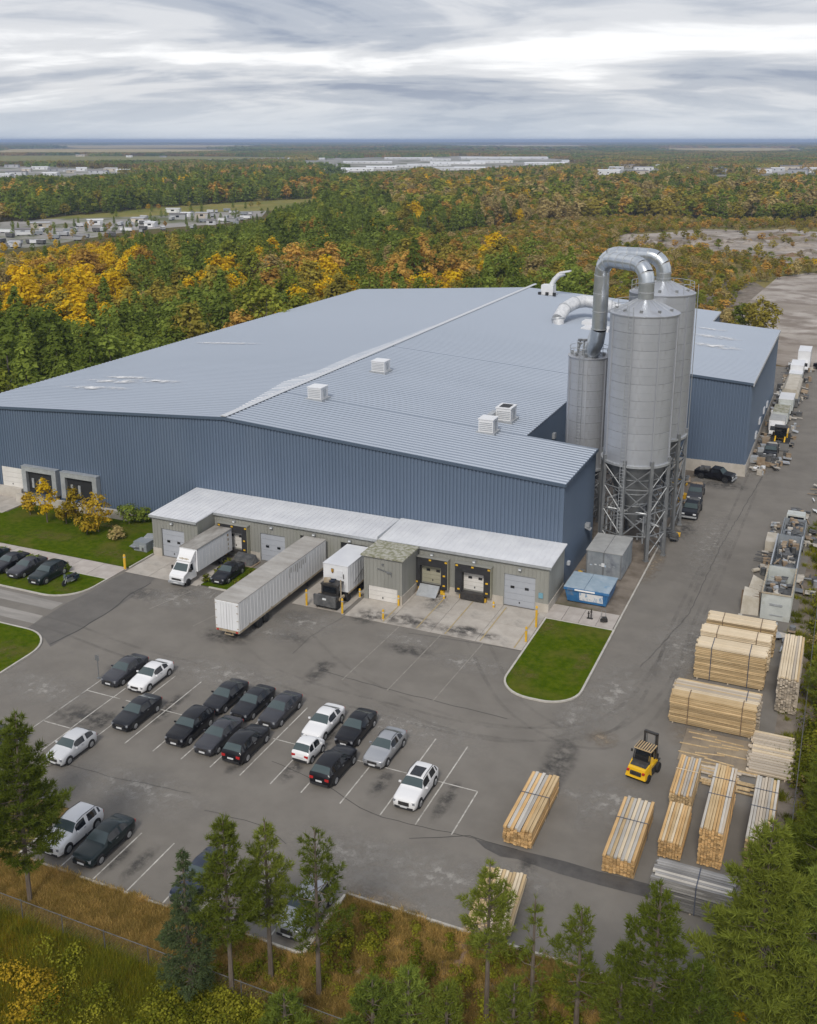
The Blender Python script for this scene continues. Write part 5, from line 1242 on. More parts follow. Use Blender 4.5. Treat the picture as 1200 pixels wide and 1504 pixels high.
def pickup(label, x, y, rz, col, load='junk_dark', group='dark trucks beside the silos'):
    p = thing('pickup_truck', label, 'pickup', (x, y, 0), rz, group)
    S_ = [(-2.7, .45), (-2.7, .95), (-2.5, 1.12), (-1.4, 1.2), (-0.85, 1.75), (0.35, 1.78), (0.55, 1.15), (2.7, 1.15), (2.7, .45)]
    n = len(S_); vs = []
    for x_ in (-0.95, 0.95): vs += [(x_*(0.82 if z > 1.5 else 1), yy, z) for yy, z in S_]
    mb = MB().add(vs, [tuple(range(n)), tuple(range(n, 2*n))[::-1]] + [(i, n+i, n+(i+1) % n, (i+1) % n) for i in range(n)])
    b_ = mb.build('body', P[col], p)
    MB().hexa([(-0.84, -1.36, 1.24), (0.84, -1.36, 1.24), (0.74, -0.88, 1.72), (-0.74, -0.88, 1.72)], [(-0.84, -1.38, 1.26), (0.84, -1.38, 1.26), (0.74, -0.9, 1.74), (-0.74, -0.9, 1.74)]).build('windshield', M['glass'], b_)
    for sx in (-1, 1):
        MB().add([(sx*0.96, -0.95, 1.22), (sx*0.96, 0.3, 1.22), (sx*0.8, 0.3, 1.7), (sx*0.8, -0.7, 1.7)], [(0, 1, 2, 3)]).build('side_window', M['glass_dark'], b_)
        MB().box(sx*0.7-0.18, sx*0.7+0.18, -2.74, -2.69, 0.8, 0.98).build('headlight', M['light_lens'], b_)
    MB().box(-0.8, 0.8, 0.7, 2.6, 1.152, 1.17).build('bed_floor', M['dark'], b_)
    MB().cbox(0.1, 1.5, 1.35, 1.2, 1.3, 0.35, rz=0.2).cbox(-0.4, 1.2, 1.5, 0.5, 0.6, 0.3, rz=0.7).build('load', M[load], p)
    MB().box(-0.98, 0.98, -2.82, -2.68, 0.42, 0.62).build('bumper', M['galv_dull'], b_)
    wheel_pair(p, 0.88, -1.75, 0.42, 0.28); wheel_pair(p, 0.88, 1.7, 0.42, 0.28)
    return p
pickup('black pickup on the road edge beside the silo legs', -16.4, 127.8, 0.0, 'charcoal')
pickup('dark grey pickup with load behind the black pickup by the silos', -16.9, 134.4, R(3), 'grey', 'junk_brown')
pickup('black pickup crosswise against the annex base', -15.6, 143.4, R(78), 'black')
# ================================================================== LUMBER
M['plywood'] = surf('plywood', (0.24, 0.19, 0.13), (0.36, 0.29, 0.2), 0.8, 0.9, c3=(0.17, 0.14, 0.11), scale3=0.4, lo3=0.45, hi3=0.65)
def lumber(label, x0, x1, y0, y1, h, axis, mats, bw=0.2, bt=0.09, straps=(), base=0.12, jit=0.09, top_mats=None, seed=0, tilt=0.0, end_out=0.08, strap_m='strap', gap=0.014):
    """stack of boards; axis 'y' or 'x' is the board direction. Top boards are separate planks, the courses below one part"""
    rg = np.random.default_rng(seed + 100)
    cx, cy = (x0+x1)/2, (y0+y1)/2
    L, W = ((y1-y0), (x1-x0)) if axis == 'y' else ((x1-x0), (y1-y0))
    s = thing('lumber_stack', label, 'lumber', (cx, cy, 0), (0.0 if axis == 'y' else -math.pi/2) + tilt, 'lumber stacks in the yard')
    nb = max(3, round(W / bw)); bw = W / nb
    nl = max(1, int((h - base) / bt)); bt = (h - base) / nl
    br = MB()
    for k in range(max(2, int(L/2.4))+1):
        yy = -L/2 + 0.3 + (L-0.6)*k/max(2, int(L/2.4)); br.box(-W/2, W/2, yy-0.05, yy+0.05, 0, base-0.004)
    br.build('bearer', M['wood_weather'], s)
    body = MB()
    for l in range(nl-1):
        z = base + bt*l
        off = rg.uniform(-0.03, 0.03)
        gz = bt*(0.42 if l % 4 == 3 else rg.uniform(0.14, 0.32))
        for b_ in range(nb):
            if 2 <= b_ < nb-2 and l < nl-2 and L > 3: 
                # hidden core: only the two ends are ever seen
                pass
            xx = -W/2 + bw*b_ + rg.uniform(-0.004, 0.004)
            e0, e1 = rg.uniform(-end_out, end_out*0.6), rg.uniform(-end_out*0.6, end_out)
            dx = rg.uniform(-jit, jit)*0.5 if b_ in (0, nb-1) else 0
            body.box(xx+gap*0.8+dx, xx+bw-gap*0.8+dx, -L/2+e0+off, L/2+e1+off, z, z+bt-gz)
    bo = body.build('board_courses', M[mats], s); bo['kind'] = 'stuff'
    top_mats = top_mats or [mats]
    meshes = {}
    for b_ in range(nb):
        tm = top_mats[int(rg.integers(len(top_mats)))]
        if tm not in meshes: meshes[tm] = MB().box(-bw/2+gap, bw/2-gap, -L/2, L/2, 0, bt-0.004).mesh('plank', M[tm])
        pl = place(meshes[tm], 'plank', s, (-W/2 + bw*(b_+0.5), rg.uniform(-0.12, 0.12), base + bt*(nl-1) + rg.uniform(0, 0.03)), rg.uniform(-0.006, 0.006))
    for f in straps:
        yy = -L/2 + L*f
        sb = MB().box(-W/2-0.055, W/2+0.055, yy-0.035, yy+0.035, h+0.03, h+0.042)
        for sx in (-1, 1): sb.box(min(sx*(W/2+0.042), sx*(W/2+0.055)), max(sx*(W/2+0.042), sx*(W/2+0.055)), yy-0.035, yy+0.035, base*0.6, h+0.042)
        sb.build('strap', M[strap_m], s)
    return s
NEW, TANS, MIX = ['wood_new', 'wood_new', 'wood_tan'], ['wood_tan', 'wood_pale'], ['wood_weather', 'wood_silver', 'wood_tan', 'wood_new']
lumber('bundle of fresh lumber with one dark strap, alone nearest the parked cars', -18.1, -16.1, 57.4, 64.2, 1.4, 'y', 'wood_new', 0.25, 0.14, (0.6,), top_mats=['wood_new', 'wood_new', 'wood_tan', 'wood_silver'], seed=1, tilt=0)
lumber('bundle of fresh lumber with one dark strap, in front of the forklift', -11.3, -9.2, 57.3, 64.0, 1.35, 'y', 'wood_new', 0.23, 0.12, (0.62,), top_mats=['wood_new', 'wood_tan', 'wood_pale', 'wood_silver'], seed=2)
lumber('low loose pile of pale boards behind the pine at the yard edge', -17.9, -15.2, 49.2, 54.3, 0.55, 'y', 'wood_pale', 0.22, 0.11, (), top_mats=['wood_pale', 'wood_tan'], seed=3, tilt=R(6), end_out=0.25, jit=0.1)
lumber('short pale lumber bundle in front of the taller weathered one', -8.25, -6.75, 60.2, 64.6, 1.35, 'y', 'wood_new', 0.2, 0.12, (), top_mats=['wood_tan', 'wood_pale', 'wood_new'], seed=4)
lumber('weathered lumber bundle with pale strap behind the short bundle', -8.4, -6.9, 65.1, 70.0, 1.8, 'y', 'wood_tan', 0.2, 0.12, (0.62,), top_mats=MIX, seed=5, strap_m='wood_pale')
lumber('tall long lumber stack with two dark straps, middle of the near row', -5.7, -4.2, 60.4, 68.1, 2.9, 'y', 'wood_new', 0.19, 0.12, (0.52, 0.78), top_mats=['wood_tan', 'wood_silver', 'wood_weather', 'wood_new'], seed=6)
lumber('tall silvery lumber stack beside the fence pines', -2.9, -1.35, 61.2, 68.6, 2.4, 'y', 'wood_tan', 0.2, 0.12, (0.5, 0.78), top_mats=['wood_silver', 'wood_silver', 'wood_weather', 'wood_tan'], seed=7)
lumber('weathered grey lumber stack lying crosswise at the yard edge', -7.8, -3.0, 55.6, 57.6, 2.0, 'x', 'wood_grey', 0.22, 0.16, (0.55,), top_mats=['wood_grey', 'wood_silver'], seed=8, jit=0.12, end_out=0.2)
lumber('wide tan lumber stack lying crosswise, nearest of the crosswise stacks', -10.45, -3.85, 77.2, 78.35, 2.6, 'x', 'wood_tan', 0.24, 0.15, (0.22, 0.85), top_mats=TANS, seed=9, strap_m='strap_brown')
lumber('older bundle with ragged top right behind the nearest crosswise stack', -10.4, -3.7, 78.5, 80.2, 2.55, 'x', 'wood_weather', 0.2, 0.15, (0.85,), top_mats=['wood_weather', 'wood_tan', 'wood_pale'], seed=10, jit=0.1, end_out=0.18)
lumber('tallest tan lumber stack lying crosswise with fresh pale top', -9.7, -3.85, 85.3, 87.3, 3.25, 'x', 'wood_tan', 0.25, 0.15, (0.23, 0.77), top_mats=['wood_pale'], seed=11)
lumber('pale lumber stack lying crosswise behind the tallest stack', -9.75, -3.75, 88.8, 90.4, 3.05, 'x', 'wood_pale', 0.25, 0.15, (0.23, 0.8), top_mats=['wood_pale'], seed=12, strap_m='strap_brown')
lumber('pale lumber stack lying crosswise, farthest back by the container', -9.6, -3.65, 91.8, 93.6, 2.95, 'x', 'wood_tan', 0.25, 0.15, (0.23, 0.8), top_mats=['wood_pale'], seed=13, strap_m='strap_brown', end_out=0.15)
lumber('tall rough lumber stack along the fence overhung by branches', -2.65, -1.0, 82.3, 90.6, 3.3, 'y', 'wood_weather', 0.22, 0.15, (), top_mats=['wood_tan', 'wood_weather', 'wood_pale'], seed=14, jit=0.12, end_out=0.2)
def loose_boards(label, pts, mat, seed, wd=0.16):
    s = thing('loose_boards', label, 'boards', (*pts[0][:2], 0))
    rg = np.random.default_rng(seed); x0, y0 = pts[0][:2]
    for (x, y, L, a) in pts[1]:
        MB().box(-L/2, L/2, -wd/2, wd/2, 0, 0.05).build('plank', M[mat[int(rg.integers(len(mat)))]], s, (x-x0, y-y0, 0.02+rg.uniform(0, 0.1)), a)
rg = np.random.default_rng(77)
lumber('spread of weathered boards with open gaps lying beside the fence', -3.8, -0.8, 72.3, 78.0, 0.5, 'x', 'wood_weather', 0.36, 0.12, (), top_mats=['wood_weather', 'wood_pale', 'wood_weather'], seed=21, jit=0.1, end_out=0.3, gap=0.055)
loose_boards('low scatter of old boards between the two lumber rows', ((-5.5, 70.9), [(-5.4+rg.uniform(-1.2, 1.0), 69.6+i*0.2, 3.9+rg.uniform(-1, .4), rg.uniform(-0.05, 0.05)) for i in range(14)]), ['wood_tan', 'wood_weather', 'wood_tan'], 4, 0.2)
dm = thing('plywood_pad', 'flat sheet of worn plywood on the ground behind the forklift', 'plywood', (-6.4, 74.4, 0))
for i in range(4): MB().box(-2.5+i*1.26, -2.5+i*1.26+1.25, -2.35, 2.35, 0.02, 0.05+0.004*(i % 2)).build('sheet', M['plywood'], dm)
for i, (dx, dy, a) in enumerate(((-1.2, 1.9, 0.02), (0.9, 1.5, -0.04), (1.5, 1.0, 0.03), (-1.5, -1.2, 0.0), (0.2, -1.9, 0.06), (-0.8, 1.2, 0.0), (0.6, 0.6, 0.1), (-0.3, -0.7, 0.2), (0.5, -1.5, -0.1), (-1.6, 0.1, 0.05), (1.3, -0.3, 0.0))): MB().box(-1.1, 1.1, -0.07, 0.07, 0.056, 0.085).build('plank', M['wood_tan'], dm, (dx, dy, 0), a)

# ================================================================== FORKLIFT (tail to the camera)
f = thing('forklift', 'yellow forklift with a black mast beside the lumber', 'forklift', (-10.95, 69.3, 0), R(-12))
MB().hexa([(-0.78, -1.45, 0.28), (0.78, -1.45, 0.28), (0.8, 0.9, 0.28), (-0.8, 0.9, 0.28)], [(-0.74, -1.4, 0.75), (0.74, -1.4, 0.75), (0.78, 0.9, 0.75), (-0.78, 0.9, 0.75)]).build('chassis', M['black_metal'], f)
cw = MB().hexa([(-0.80, -1.60, 0.42), (0.80, -1.60, 0.42), (0.86, -0.55, 0.42), (-0.86, -0.55, 0.42)], [(-0.66, -1.42, 1.12), (0.66, -1.42, 1.12), (0.76, -0.5, 1.30), (-0.76, -0.5, 1.30)]).build('counterweight', M['fork_yellow'], f)
MB().box(-0.42, 0.42, -1.62, -1.5, 0.66, 0.95).build('grille', M['black_metal'], cw)
for sx in (-1, 1): MB().box(sx*0.6-0.09, sx*0.6+0.09, -1.61, -1.48, 0.86, 1.0).build('tail_light', M['red_lens'], cw)
MB().hexa([(-0.62, -1.2, 1.2), (0.62, -1.2, 1.2), (0.66, -0.45, 1.3), (-0.66, -0.45, 1.3)], [(-0.5, -1.0, 1.34), (0.5, -1.0, 1.34), (0.58, -0.45, 1.42), (-0.58, -0.45, 1.42)]).build('engine_cover', M['black_metal'], f)
MB().box(-0.72, 0.72, -0.5, 0.9, 0.75, 0.95).build('floor', M['fork_yellow'], f)
for sx in (-1, 1):
    MB().tube((sx*0.66, -0.62, 1.2), (sx*0.6, -0.35, 2.15), 0.045).build('cab_post', M['black_metal'], f)
    MB().tube((sx*0.66, 0.85, 0.9), (sx*0.6, 0.62, 2.15), 0.045).build('cab_post', M['black_metal'], f)
MB().box(-0.68, 0.68, -0.45, 0.7, 2.15, 2.22).build('cab_roof', M['wood_tan'], f)
for i in range(7): MB().box(-0.62+i*0.19, -0.54+i*0.19, -0.42, 0.66, 2.222, 2.25).build('roof_slat', M['black_metal'], f)
MB().hexa([(-0.56, -0.64, 1.35), (0.56, -0.64, 1.35), (0.52, -0.42, 2.1), (-0.52, -0.42, 2.1)], [(-0.56, -0.61, 1.35), (0.56, -0.61, 1.35), (0.52, -0.39, 2.1), (-0.52, -0.39, 2.1)]).build('rear_window', M['glass_dark'], f)
MB().box(-0.25, 0.25, -0.35, 0.15, 0.95, 1.3).box(-0.25, 0.25, -0.4, -0.28, 1.3, 1.75).build('seat', M['rubber'], f)
for sx in (-1, 1):
    MB().box(sx*0.46-0.08, sx*0.46+0.08, 1.0, 1.22, 0.1, 2.9).build('mast_rail', M['black_metal'], f)
    MB().box(sx*0.34-0.04, sx*0.34+0.04, 1.02, 1.2, 0.3, 2.7).build('lift_cylinder', M['steel_dark'], f)
    MB().box(sx*0.32-0.06, sx*0.32+0.06, 1.3, 2.4, 0.08, 0.13).build('fork', M['black_metal'], f)
    MB().box(sx*0.9-0.06, sx*0.9+0.06, -0.35, -0.25, 1.7, 1.9).build('mirror', M['black_metal'], f)
MB().box(-0.54, 0.54, 1.0, 1.22, 2.78, 2.92).box(-0.54, 0.54, 1.0, 1.2, 1.5, 1.6).build('mast_crossbar', M['black_metal'], f)
MB().box(-0.62, 0.62, 1.24, 1.3, 0.1, 1.2).build('carriage', M['black_metal'], f)
wheel_pair(f, 0.72, -1.0, 0.34, 0.3); wheel_pair(f, 0.76, 0.75, 0.4, 0.34)

# ================================================================== CONTAINERS, SKIPS
def open_box(par, name, x0, x1, y0, y1, z0, z1, mat, t=0.07, floor=0.25):
    o = MB().box(x0, x1, y0, y0+t, z0, z1).box(x0, x1, y1-t, y1, z0, z1).box(x0, x0+t, y0+t, y1-t, z0, z1).box(x1-t, x1, y0+t, y1-t, z0, z1).box(x0+t, x1-t, y0+t, y1-t, z0+0.05, z0+floor)
    y = y0 + 0.3
    while y < y1 - 0.2:
        o.box(x0-0.05, x0+0.001, y, y+0.12, z0+0.1, z1-0.06); o.box(x1-0.001, x1+0.05, y, y+0.12, z0+0.1, z1-0.06); y += 0.6
    return o.build(name, M[mat], par)
def junk(par, x0, x1, y0, y1, z, n, mats, seed, smax=0.9, name='scrap'):
    rg = np.random.default_rng(seed)
    for k in range(n):
        kind = int(rg.integers(4)); m_ = M[mats[int(rg.integers(len(mats)))]]
        p_ = (rg.uniform(x0+0.4, x1-0.4), rg.uniform(y0+0.4, y1-0.4)); a_ = rg.choice([0, 0, 1.57]) + rg.uniform(-.3, .3); sz = rg.uniform(0.25, smax*0.8)
        if kind == 0:      # crate standing square
            sx, sy = rg.uniform(0.3, smax*0.8, 2); MB().box(-sx/2, sx/2, -sy/2, sy/2, 0, sz).box(-sx/2-0.02, sx/2+0.02, -sy/2-0.02, sy/2+0.02, sz*0.9, sz*0.96).build(name, m_, par, (*p_, max(0, z-0.2)), a_)
        elif kind == 1:    # plank, pipe or beam
            L_ = rg.uniform(0.8, smax*2.2); MB().cbox(0, 0, 0, 0.14, L_, 0.09, rx=rg.uniform(-.12, .12)).build(name, m_, par, (*p_, z+rg.uniform(0.0, 0.25)), a_)
        elif kind == 2:    # sheet leaning or lying
            MB().cbox(0, 0, 0, rg.uniform(0.5, smax), rg.uniform(0.6, smax*1.4), 0.04, rx=rg.uniform(-.3, .3), ry=rg.uniform(-.2, .2)).build(name, m_, par, (*p_, z+0.2), a_)
        else:              # drum
            r_ = rg.uniform(0.16, 0.3); MB().lathe([(r_, 0), (r_, r_*2.6), (r_*0.9, r_*2.65)], 10).build(name, m_, par, (*p_, max(0, z-0.2)), 0, 40)
ALLJ = ['junk_dark', 'junk_dark', 'junk_dark', 'junk_pale', 'steel_dark', 'junk_brown', 'galv_dull']
c = thing('scrap_container', 'pale grey open-top scrap container nearest the lumber', 'container', (0, 0, 0))
open_box(c, 'shell', -5.5, -2.75, 100.2, 107.6, 0.0, 2.75, 'cont_pale')
MB().box(-4.7, -3.5, 100.12, 100.19, 1.55, 1.75).box(-4.6, -3.4, 100.13, 100.19, 0.5, 0.58).build('door_bar', M['galv_dull'], c)
MB().box(-5.55, -2.7, 100.14, 100.3, 2.7, 2.83).box(-5.58, -5.44, 100.3, 107.6, 2.7, 2.83).box(-2.81, -2.67, 100.3, 107.6, 2.7, 2.83).build('rim', M['rust'], c)
MB().box(-5.4, -2.85, 100.35, 105.2, 1.9, 1.98).build('scrap_mesh', M['junk_dark'], c)
junk(c, -5.4, -2.9, 100.4, 107.4, 2.0, 22, ALLJ, 5)
c = thing('scrap_container', 'longer open-top scrap container behind the pale grey one', 'container', (0, 0, 0))
open_box(c, 'shell', -5.35, -2.75, 107.9, 117.6, 0.0, 2.7, 'cont_grey')
MB().box(-5.42, -5.3, 107.9, 117.6, 2.66, 2.78).box(-2.8, -2.68, 107.9, 117.6, 2.66, 2.78).build('rim', M['galv_dull'], c)
junk(c, -5.3, -2.9, 108, 117.4, 2.1, 34, ALLJ, 6)
c = thing('flatbed_truck', 'grey flatbed truck loaded with scrap at the end of the container row', 'truck', (-3.9, 122.6, 0))
MB().box(-1.25, 1.25, -4.4, 2.6, 0.9, 1.1).build('bed', M['cont_grey'], c)
open_box(c, 'side_boards', -1.25, 1.25, -4.4, 2.6, 1.1, 2.1, 'cont_grey')
MB().hexa([(-1.15, 2.8, 0.6), (1.15, 2.8, 0.6), (1.15, 4.9, 0.6), (-1.15, 4.9, 0.6)], [(-1.05, 2.8, 2.5), (1.05, 2.8, 2.5), (1.0, 4.4, 2.5), (-1.0, 4.4, 2.5)]).build('cab', M['cont_pale'], c)
MB().box(-0.9, 0.9, 2.76, 2.798, 1.6, 2.3).build('rear_window', M['glass_dark'], c)
junk(c, -1.2, 1.2, -4.3, 2.5, 1.9, 22, ALLJ, 8)
wheel_pair(c, 1.05, -2.6, 0.48, 0.5); wheel_pair(c, 1.05, 3.9, 0.48, 0.3)
b_ = thing('tarp_bale', 'pale tarp-wrapped bale beside the pale container, nearer the lumber', 'bale', (-6.6, 101.4, 0), R(4))
MB().hexa([(-0.85, -0.9, 0), (0.85, -0.9, 0), (0.85, 1.1, 0), (-0.85, 1.1, 0)], [(-0.75, -0.7, 2.0), (0.8, -0.75, 1.8), (0.75, 1.0, 1.9), (-0.65, 1.0, 2.2)]).build('cover', M['tarp'], b_)
for k in range(3): MB().box(-0.9, 0.9, -0.5+k*0.6, -0.44+k*0.6, 0.3, 1.9).build('rope', M['strap_brown'], b_)
b_ = thing('tarp_bale', 'pale tarp-wrapped bale behind the other bale by the container', 'bale', (-6.35, 104.6, 0), R(-5))
MB().hexa([(-0.7, -1.2, 0), (0.7, -1.2, 0), (0.7, 1.4, 0), (-0.7, 1.4, 0)], [(-0.55, -1.1, 1.7), (0.65, -1.0, 1.5), (0.6, 1.3, 1.6), (-0.6, 1.3, 2.1)]).build('cover', M['tarp'], b_)
MB().box(-0.72, 0.72, -0.1, -0.03, 0.3, 1.6).build('rope', M['strap_brown'], b_)
b_ = thing('scrap_heap', 'heap of dark scrap and rolls beside the long scrap container', 'scrap', (0, 0, 0))
junk(b_, -7.0, -5.4, 110.5, 118, 0.25, 24, ['junk_dark', 'junk_brown', 'junk_pale', 'junk_dark'], 9, 1.2)
MB().tube((-7.3, 111.4, 0.3), (-6.3, 112.4, 0.35), 0.22, 10).build('roll', M['tarp'], b_)
b_ = thing('scrap_heap', 'crates and a tan tank beside the flatbed truck', 'scrap', (0, 0, 0))
MB().box(-6.7, -5.6, 118.4, 121.6, 0.1, 1.3).build('tank', M['tarp'], b_); junk(b_, -6.8, -5.4, 121.5, 128, 0.3, 14, ALLJ, 10)
b_ = thing('scrap_heap', 'white scrap strewn past the flatbed truck by the fence', 'scrap', (0, 0, 0))
junk(b_, -3.0, 0.4, 133, 140, 0.1, 14, ['junk_pale', 'junk_brown', 'white_paint'], 12, 1.0)
# grey container and blue skip beside the warehouse
c = thing('storage_container', 'grey storage container with a flat lid at the foot of the silos', 'container', (-22.1, 106.2, 0))
MB().box(-1.95, 1.95, -2.7, 2.7, 0.12, 2.95).build('shell', M['cont_grey'], c)
MB().box(-2.0, -0.02, -2.78, 2.75, 2.95, 3.03).build('lid', M['cont_roof'], c); MB().box(0.03, 2.0, -2.78, 2.75, 2.95, 3.04).build('lid', M['cont_roof'], c)
for x_ in (-1.93, -0.1, 1.8): MB().box(x_, x_+0.13, -2.78, -2.703, 0.15, 2.9).build('door_post', M['steel_dark'], c)
MB().box(-0.22, 0.12, -2.86, -2.79, 1.35, 1.75).build('lock_box', M['light_lens'], c)
for k in range(8): MB().box(-1.9+k*0.47, -1.86+k*0.47, -2.73, -2.702, 0.2, 2.8).build('door_rib', M['cont_grey'], c)
for k in range(9): MB().box(1.951, 2.0, -2.5+k*0.6, -2.3+k*0.6, 0.2, 2.85).build('side_rib', M['cont_grey'], c)
for k in range(6): MB().box(-1.5+k*0.5, -1.25+k*0.5, -2.75, -2.735, 1.3+0.1*(k % 3), 1.42+0.1*(k % 2)).build('label_mark', M['peel'], c)
MB().box(-1.9, 1.9, -2.6, 2.6, 0, 0.12).build('skid', M['black_metal'], c)
c = thing('dumpster', 'blue dumpster with peeling white paint beside the footpath', 'dumpster', (-22.1, 97.9, 0))
W0, W1 = 2.0, 2.3
MB().hexa([(-W0, -1.7, 0.15), (W0, -1.7, 0.15), (W0, 1.9, 0.15), (-W0, 1.9, 0.15)], [(-W1, -2.0, 1.75), (W1, -2.0, 1.75), (W1, 2.1, 1.75), (-W1, 2.1, 1.75)]).build('shell', M['dumpster'], c)
MB().box(-W1-0.05, -0.25, -2.04, 2.14, 1.75, 1.82).build('lid', M['cover_blue'], c); MB().box(-0.2, W1+0.05, -2.04, 2.14, 1.75, 1.83).build('lid', M['cover_blue'], c)
def dface(z): return -1.7 - 0.3*(z-0.15)/1.6
for x0_, x1_, z0_, z1_, mm in ((-0.75, 1.7, 0.42, 1.32, 'peel'),):
    MB().hexa([(x0_, dface(z0_)-0.02, z0_), (x1_, dface(z0_)-0.02, z0_), (x1_, dface(z0_), z0_), (x0_, dface(z0_), z0_)], [(x0_, dface(z1_)-0.02, z1_), (x1_, dface(z1_)-0.02, z1_), (x1_, dface(z1_), z1_), (x0_, dface(z1_), z1_)]).build('painted_panel', M[mm], c)
for x_ in (-2.0, -1.0, 1.78): 
    MB().hexa([(x_, dface(.2)-0.07, .2), (x_+0.2, dface(.2)-0.07, .2), (x_+0.2, dface(.2), .2), (x_, dface(.2), .2)], [(x_, dface(1.5)-0.07, 1.5), (x_+0.2, dface(1.5)-0.07, 1.5), (x_+0.2, dface(1.5), 1.5), (x_, dface(1.5), 1.5)]).build('rib', M['dumpster'], c)
MB().box(-W1-0.06, W1+0.06, -2.1, -1.99, 1.5, 1.749).build('rim', M['dumpster'], c)
MB().box(-1.2, 0.9, -2.13, -2.102, 1.55, 1.7).build('worn_strip', M['roof_worn'], c)
for sx in (-1, 1): MB().box(sx*1.6-0.15, sx*1.6+0.15, -1.6, 1.8, 0, 0.15).build('skid', M['black_metal'], c)
b_ = thing('scrap_heap', 'grey crates and bags heaped against the dock corner on the lawn', 'scrap', (-72.9, 90.2, 0.1))
junk(b_, -1.5, 1.5, -1.6, 1.6, 0.3, 14, ['cont_grey', 'junk_dark', 'galv_dull'], 14, 1.1)
MB().box(-0.9, 0.9, -0.9, 0.6, 0, 1.1).build('crate', M['cont_grey'], b_); MB().cbox(0.2, 1.2, 1.0, 1.6, 1.2, 0.5, rz=0.3).build('crate', M['galv_dull'], b_)
# ================================================================== row of vehicles along the annex
def van_truck(label, x, y, mat, L=6.5, h=3.0, roofm='roof_white'):
    v = thing('box_truck', label, 'truck', (x, y, 0), 0, 'vehicles parked along the annex')
    MB().box(-1.2, 1.2, -L/2+1.7, L/2, 0.9, h).build('cargo_box', M[mat], v)
    MB().box(-1.22, 1.22, -L/2+1.68, L/2+0.02, h, h+0.07).build('roof', M[roofm], v)
    cb_ = MB().hexa([(-1.0, -L/2, 0.5), (1.0, -L/2, 0.5), (1.0, -L/2+1.65, 0.5), (-1.0, -L/2+1.65, 0.5)], [(-0.95, -L/2+0.5, 2.2), (0.95, -L/2+0.5, 2.2), (0.95, -L/2+1.65, 2.3), (-0.95, -L/2+1.65, 2.3)]).build('cab', M[mat], v)
    MB().hexa([(-0.88, -L/2+0.24, 1.4), (0.88, -L/2+0.24, 1.4), (0.85, -L/2+0.42, 2.05), (-0.85, -L/2+0.42, 2.05)], [(-0.88, -L/2+0.2, 1.41), (0.88, -L/2+0.2, 1.41), (0.85, -L/2+0.38, 2.06), (-0.85, -L/2+0.38, 2.06)]).build('windshield', M['glass_dark'], cb_)
    MB().box(-1.0, 1.0, -L/2-0.1, -L/2+0.04, 0.4, 0.75).build('bumper', M['black_metal'], cb_)
    for sx in (-1, 1): MB().box(sx*0.7-0.17, sx*0.7+0.17, -L/2-0.05, -L/2+0.03, 0.85, 1.05).build('headlight', M['light_lens'], cb_)
    wheel_pair(v, 0.95, -L/2+0.9, 0.42, 0.3); wheel_pair(v, 0.95, L/2-1.4, 0.42, 0.45)
van_truck('white box truck at the far end of the annex row', -8.6, 225.0, 'white_paint', 8.0, 4.2)
van_truck('white box truck, second from the far end of the annex row', -9.3, 214.0, 'white_paint', 7.5, 3.3)
c = thing('covered_trailer', 'long trailer under a pale tarp in the annex row', 'trailer', (-9.2, 199.5, 0))
MB().prof_y([(-1.4, 0.7), (1.4, 0.7), (1.45, 2.0), (1.0, 2.7), (-1.0, 2.75), (-1.45, 2.1)], -6.5, 6.5).build('cover', M['tarp'], c)
MB().box(-1.3, 1.3, -6.6, 6.6, 0.5, 0.7).build('bed', M['black_metal'], c); wheel_pair(c, 1.1, -3.5, 0.42, 0.4); wheel_pair(c, 1.1, 3.5, 0.42, 0.4)
van_truck('grey white van truck in front of the tarped trailer', -9.3, 186.0, 'cont_pale', 7.0, 2.8)
van_truck('dusty white truck with an olive roof midway along the annex', -9.5, 176.5, 'cont_pale', 7.0, 2.8, 'moss')
c = thing('wheel_loader', 'dark yellow wheel loader in the annex row', 'loader', (-8.6, 165.5, 0))
MB().box(-1.0, 1.0, -0.5, 3.0, 0.9, 1.9).build('engine_cover', M['fork_yellow'], c); MB().box(-0.9, 0.9, -1.6, -0.2, 1.4, 3.0).build('cab', M['glass_dark'], c)
MB().box(-1.0, 1.0, -1.7, -0.1, 3.0, 3.12).build('cab_roof', M['black_metal'], c); MB().hexa([(-1.5, -4.2, 0.1), (1.5, -4.2, 0.1), (1.5, -3.2, 0.1), (-1.5, -3.2, 0.1)], [(-1.5, -3.6, 1.1), (1.5, -3.6, 1.1), (1.5, -3.2, 1.2), (-1.5, -3.2, 1.2)]).build('bucket', M['black_metal'], c)
for sx in (-1, 1): MB().tube((sx*0.7, -1.6, 1.6), (sx*0.7, -3.3, 0.8), 0.12).build('lift_arm', M['fork_yellow'], c)
wheel_pair(c, 1.1, -1.3, 0.7, 0.5); wheel_pair(c, 1.1, 1.8, 0.7, 0.5)
pickup('black pickup just in front of the wheel loader', -9.4, 158.5, 0, 'black', 'junk_pale', 'vehicles parked along the annex')
b_ = thing('scrap_heap', 'pale scrap heaped at the near corner of the annex', 'scrap', (0, 0, 0))
junk(b_, -11.6, -9.2, 147.5, 154, 0.2, 26, ['junk_pale', 'white_paint', 'galv_dull', 'junk_brown'], 15, 1.0)
pickup('small dark red pickup at the far end of the road', -4.0, 226.0, R(60), 'black', 'junk_brown', 'vehicles parked along the annex')

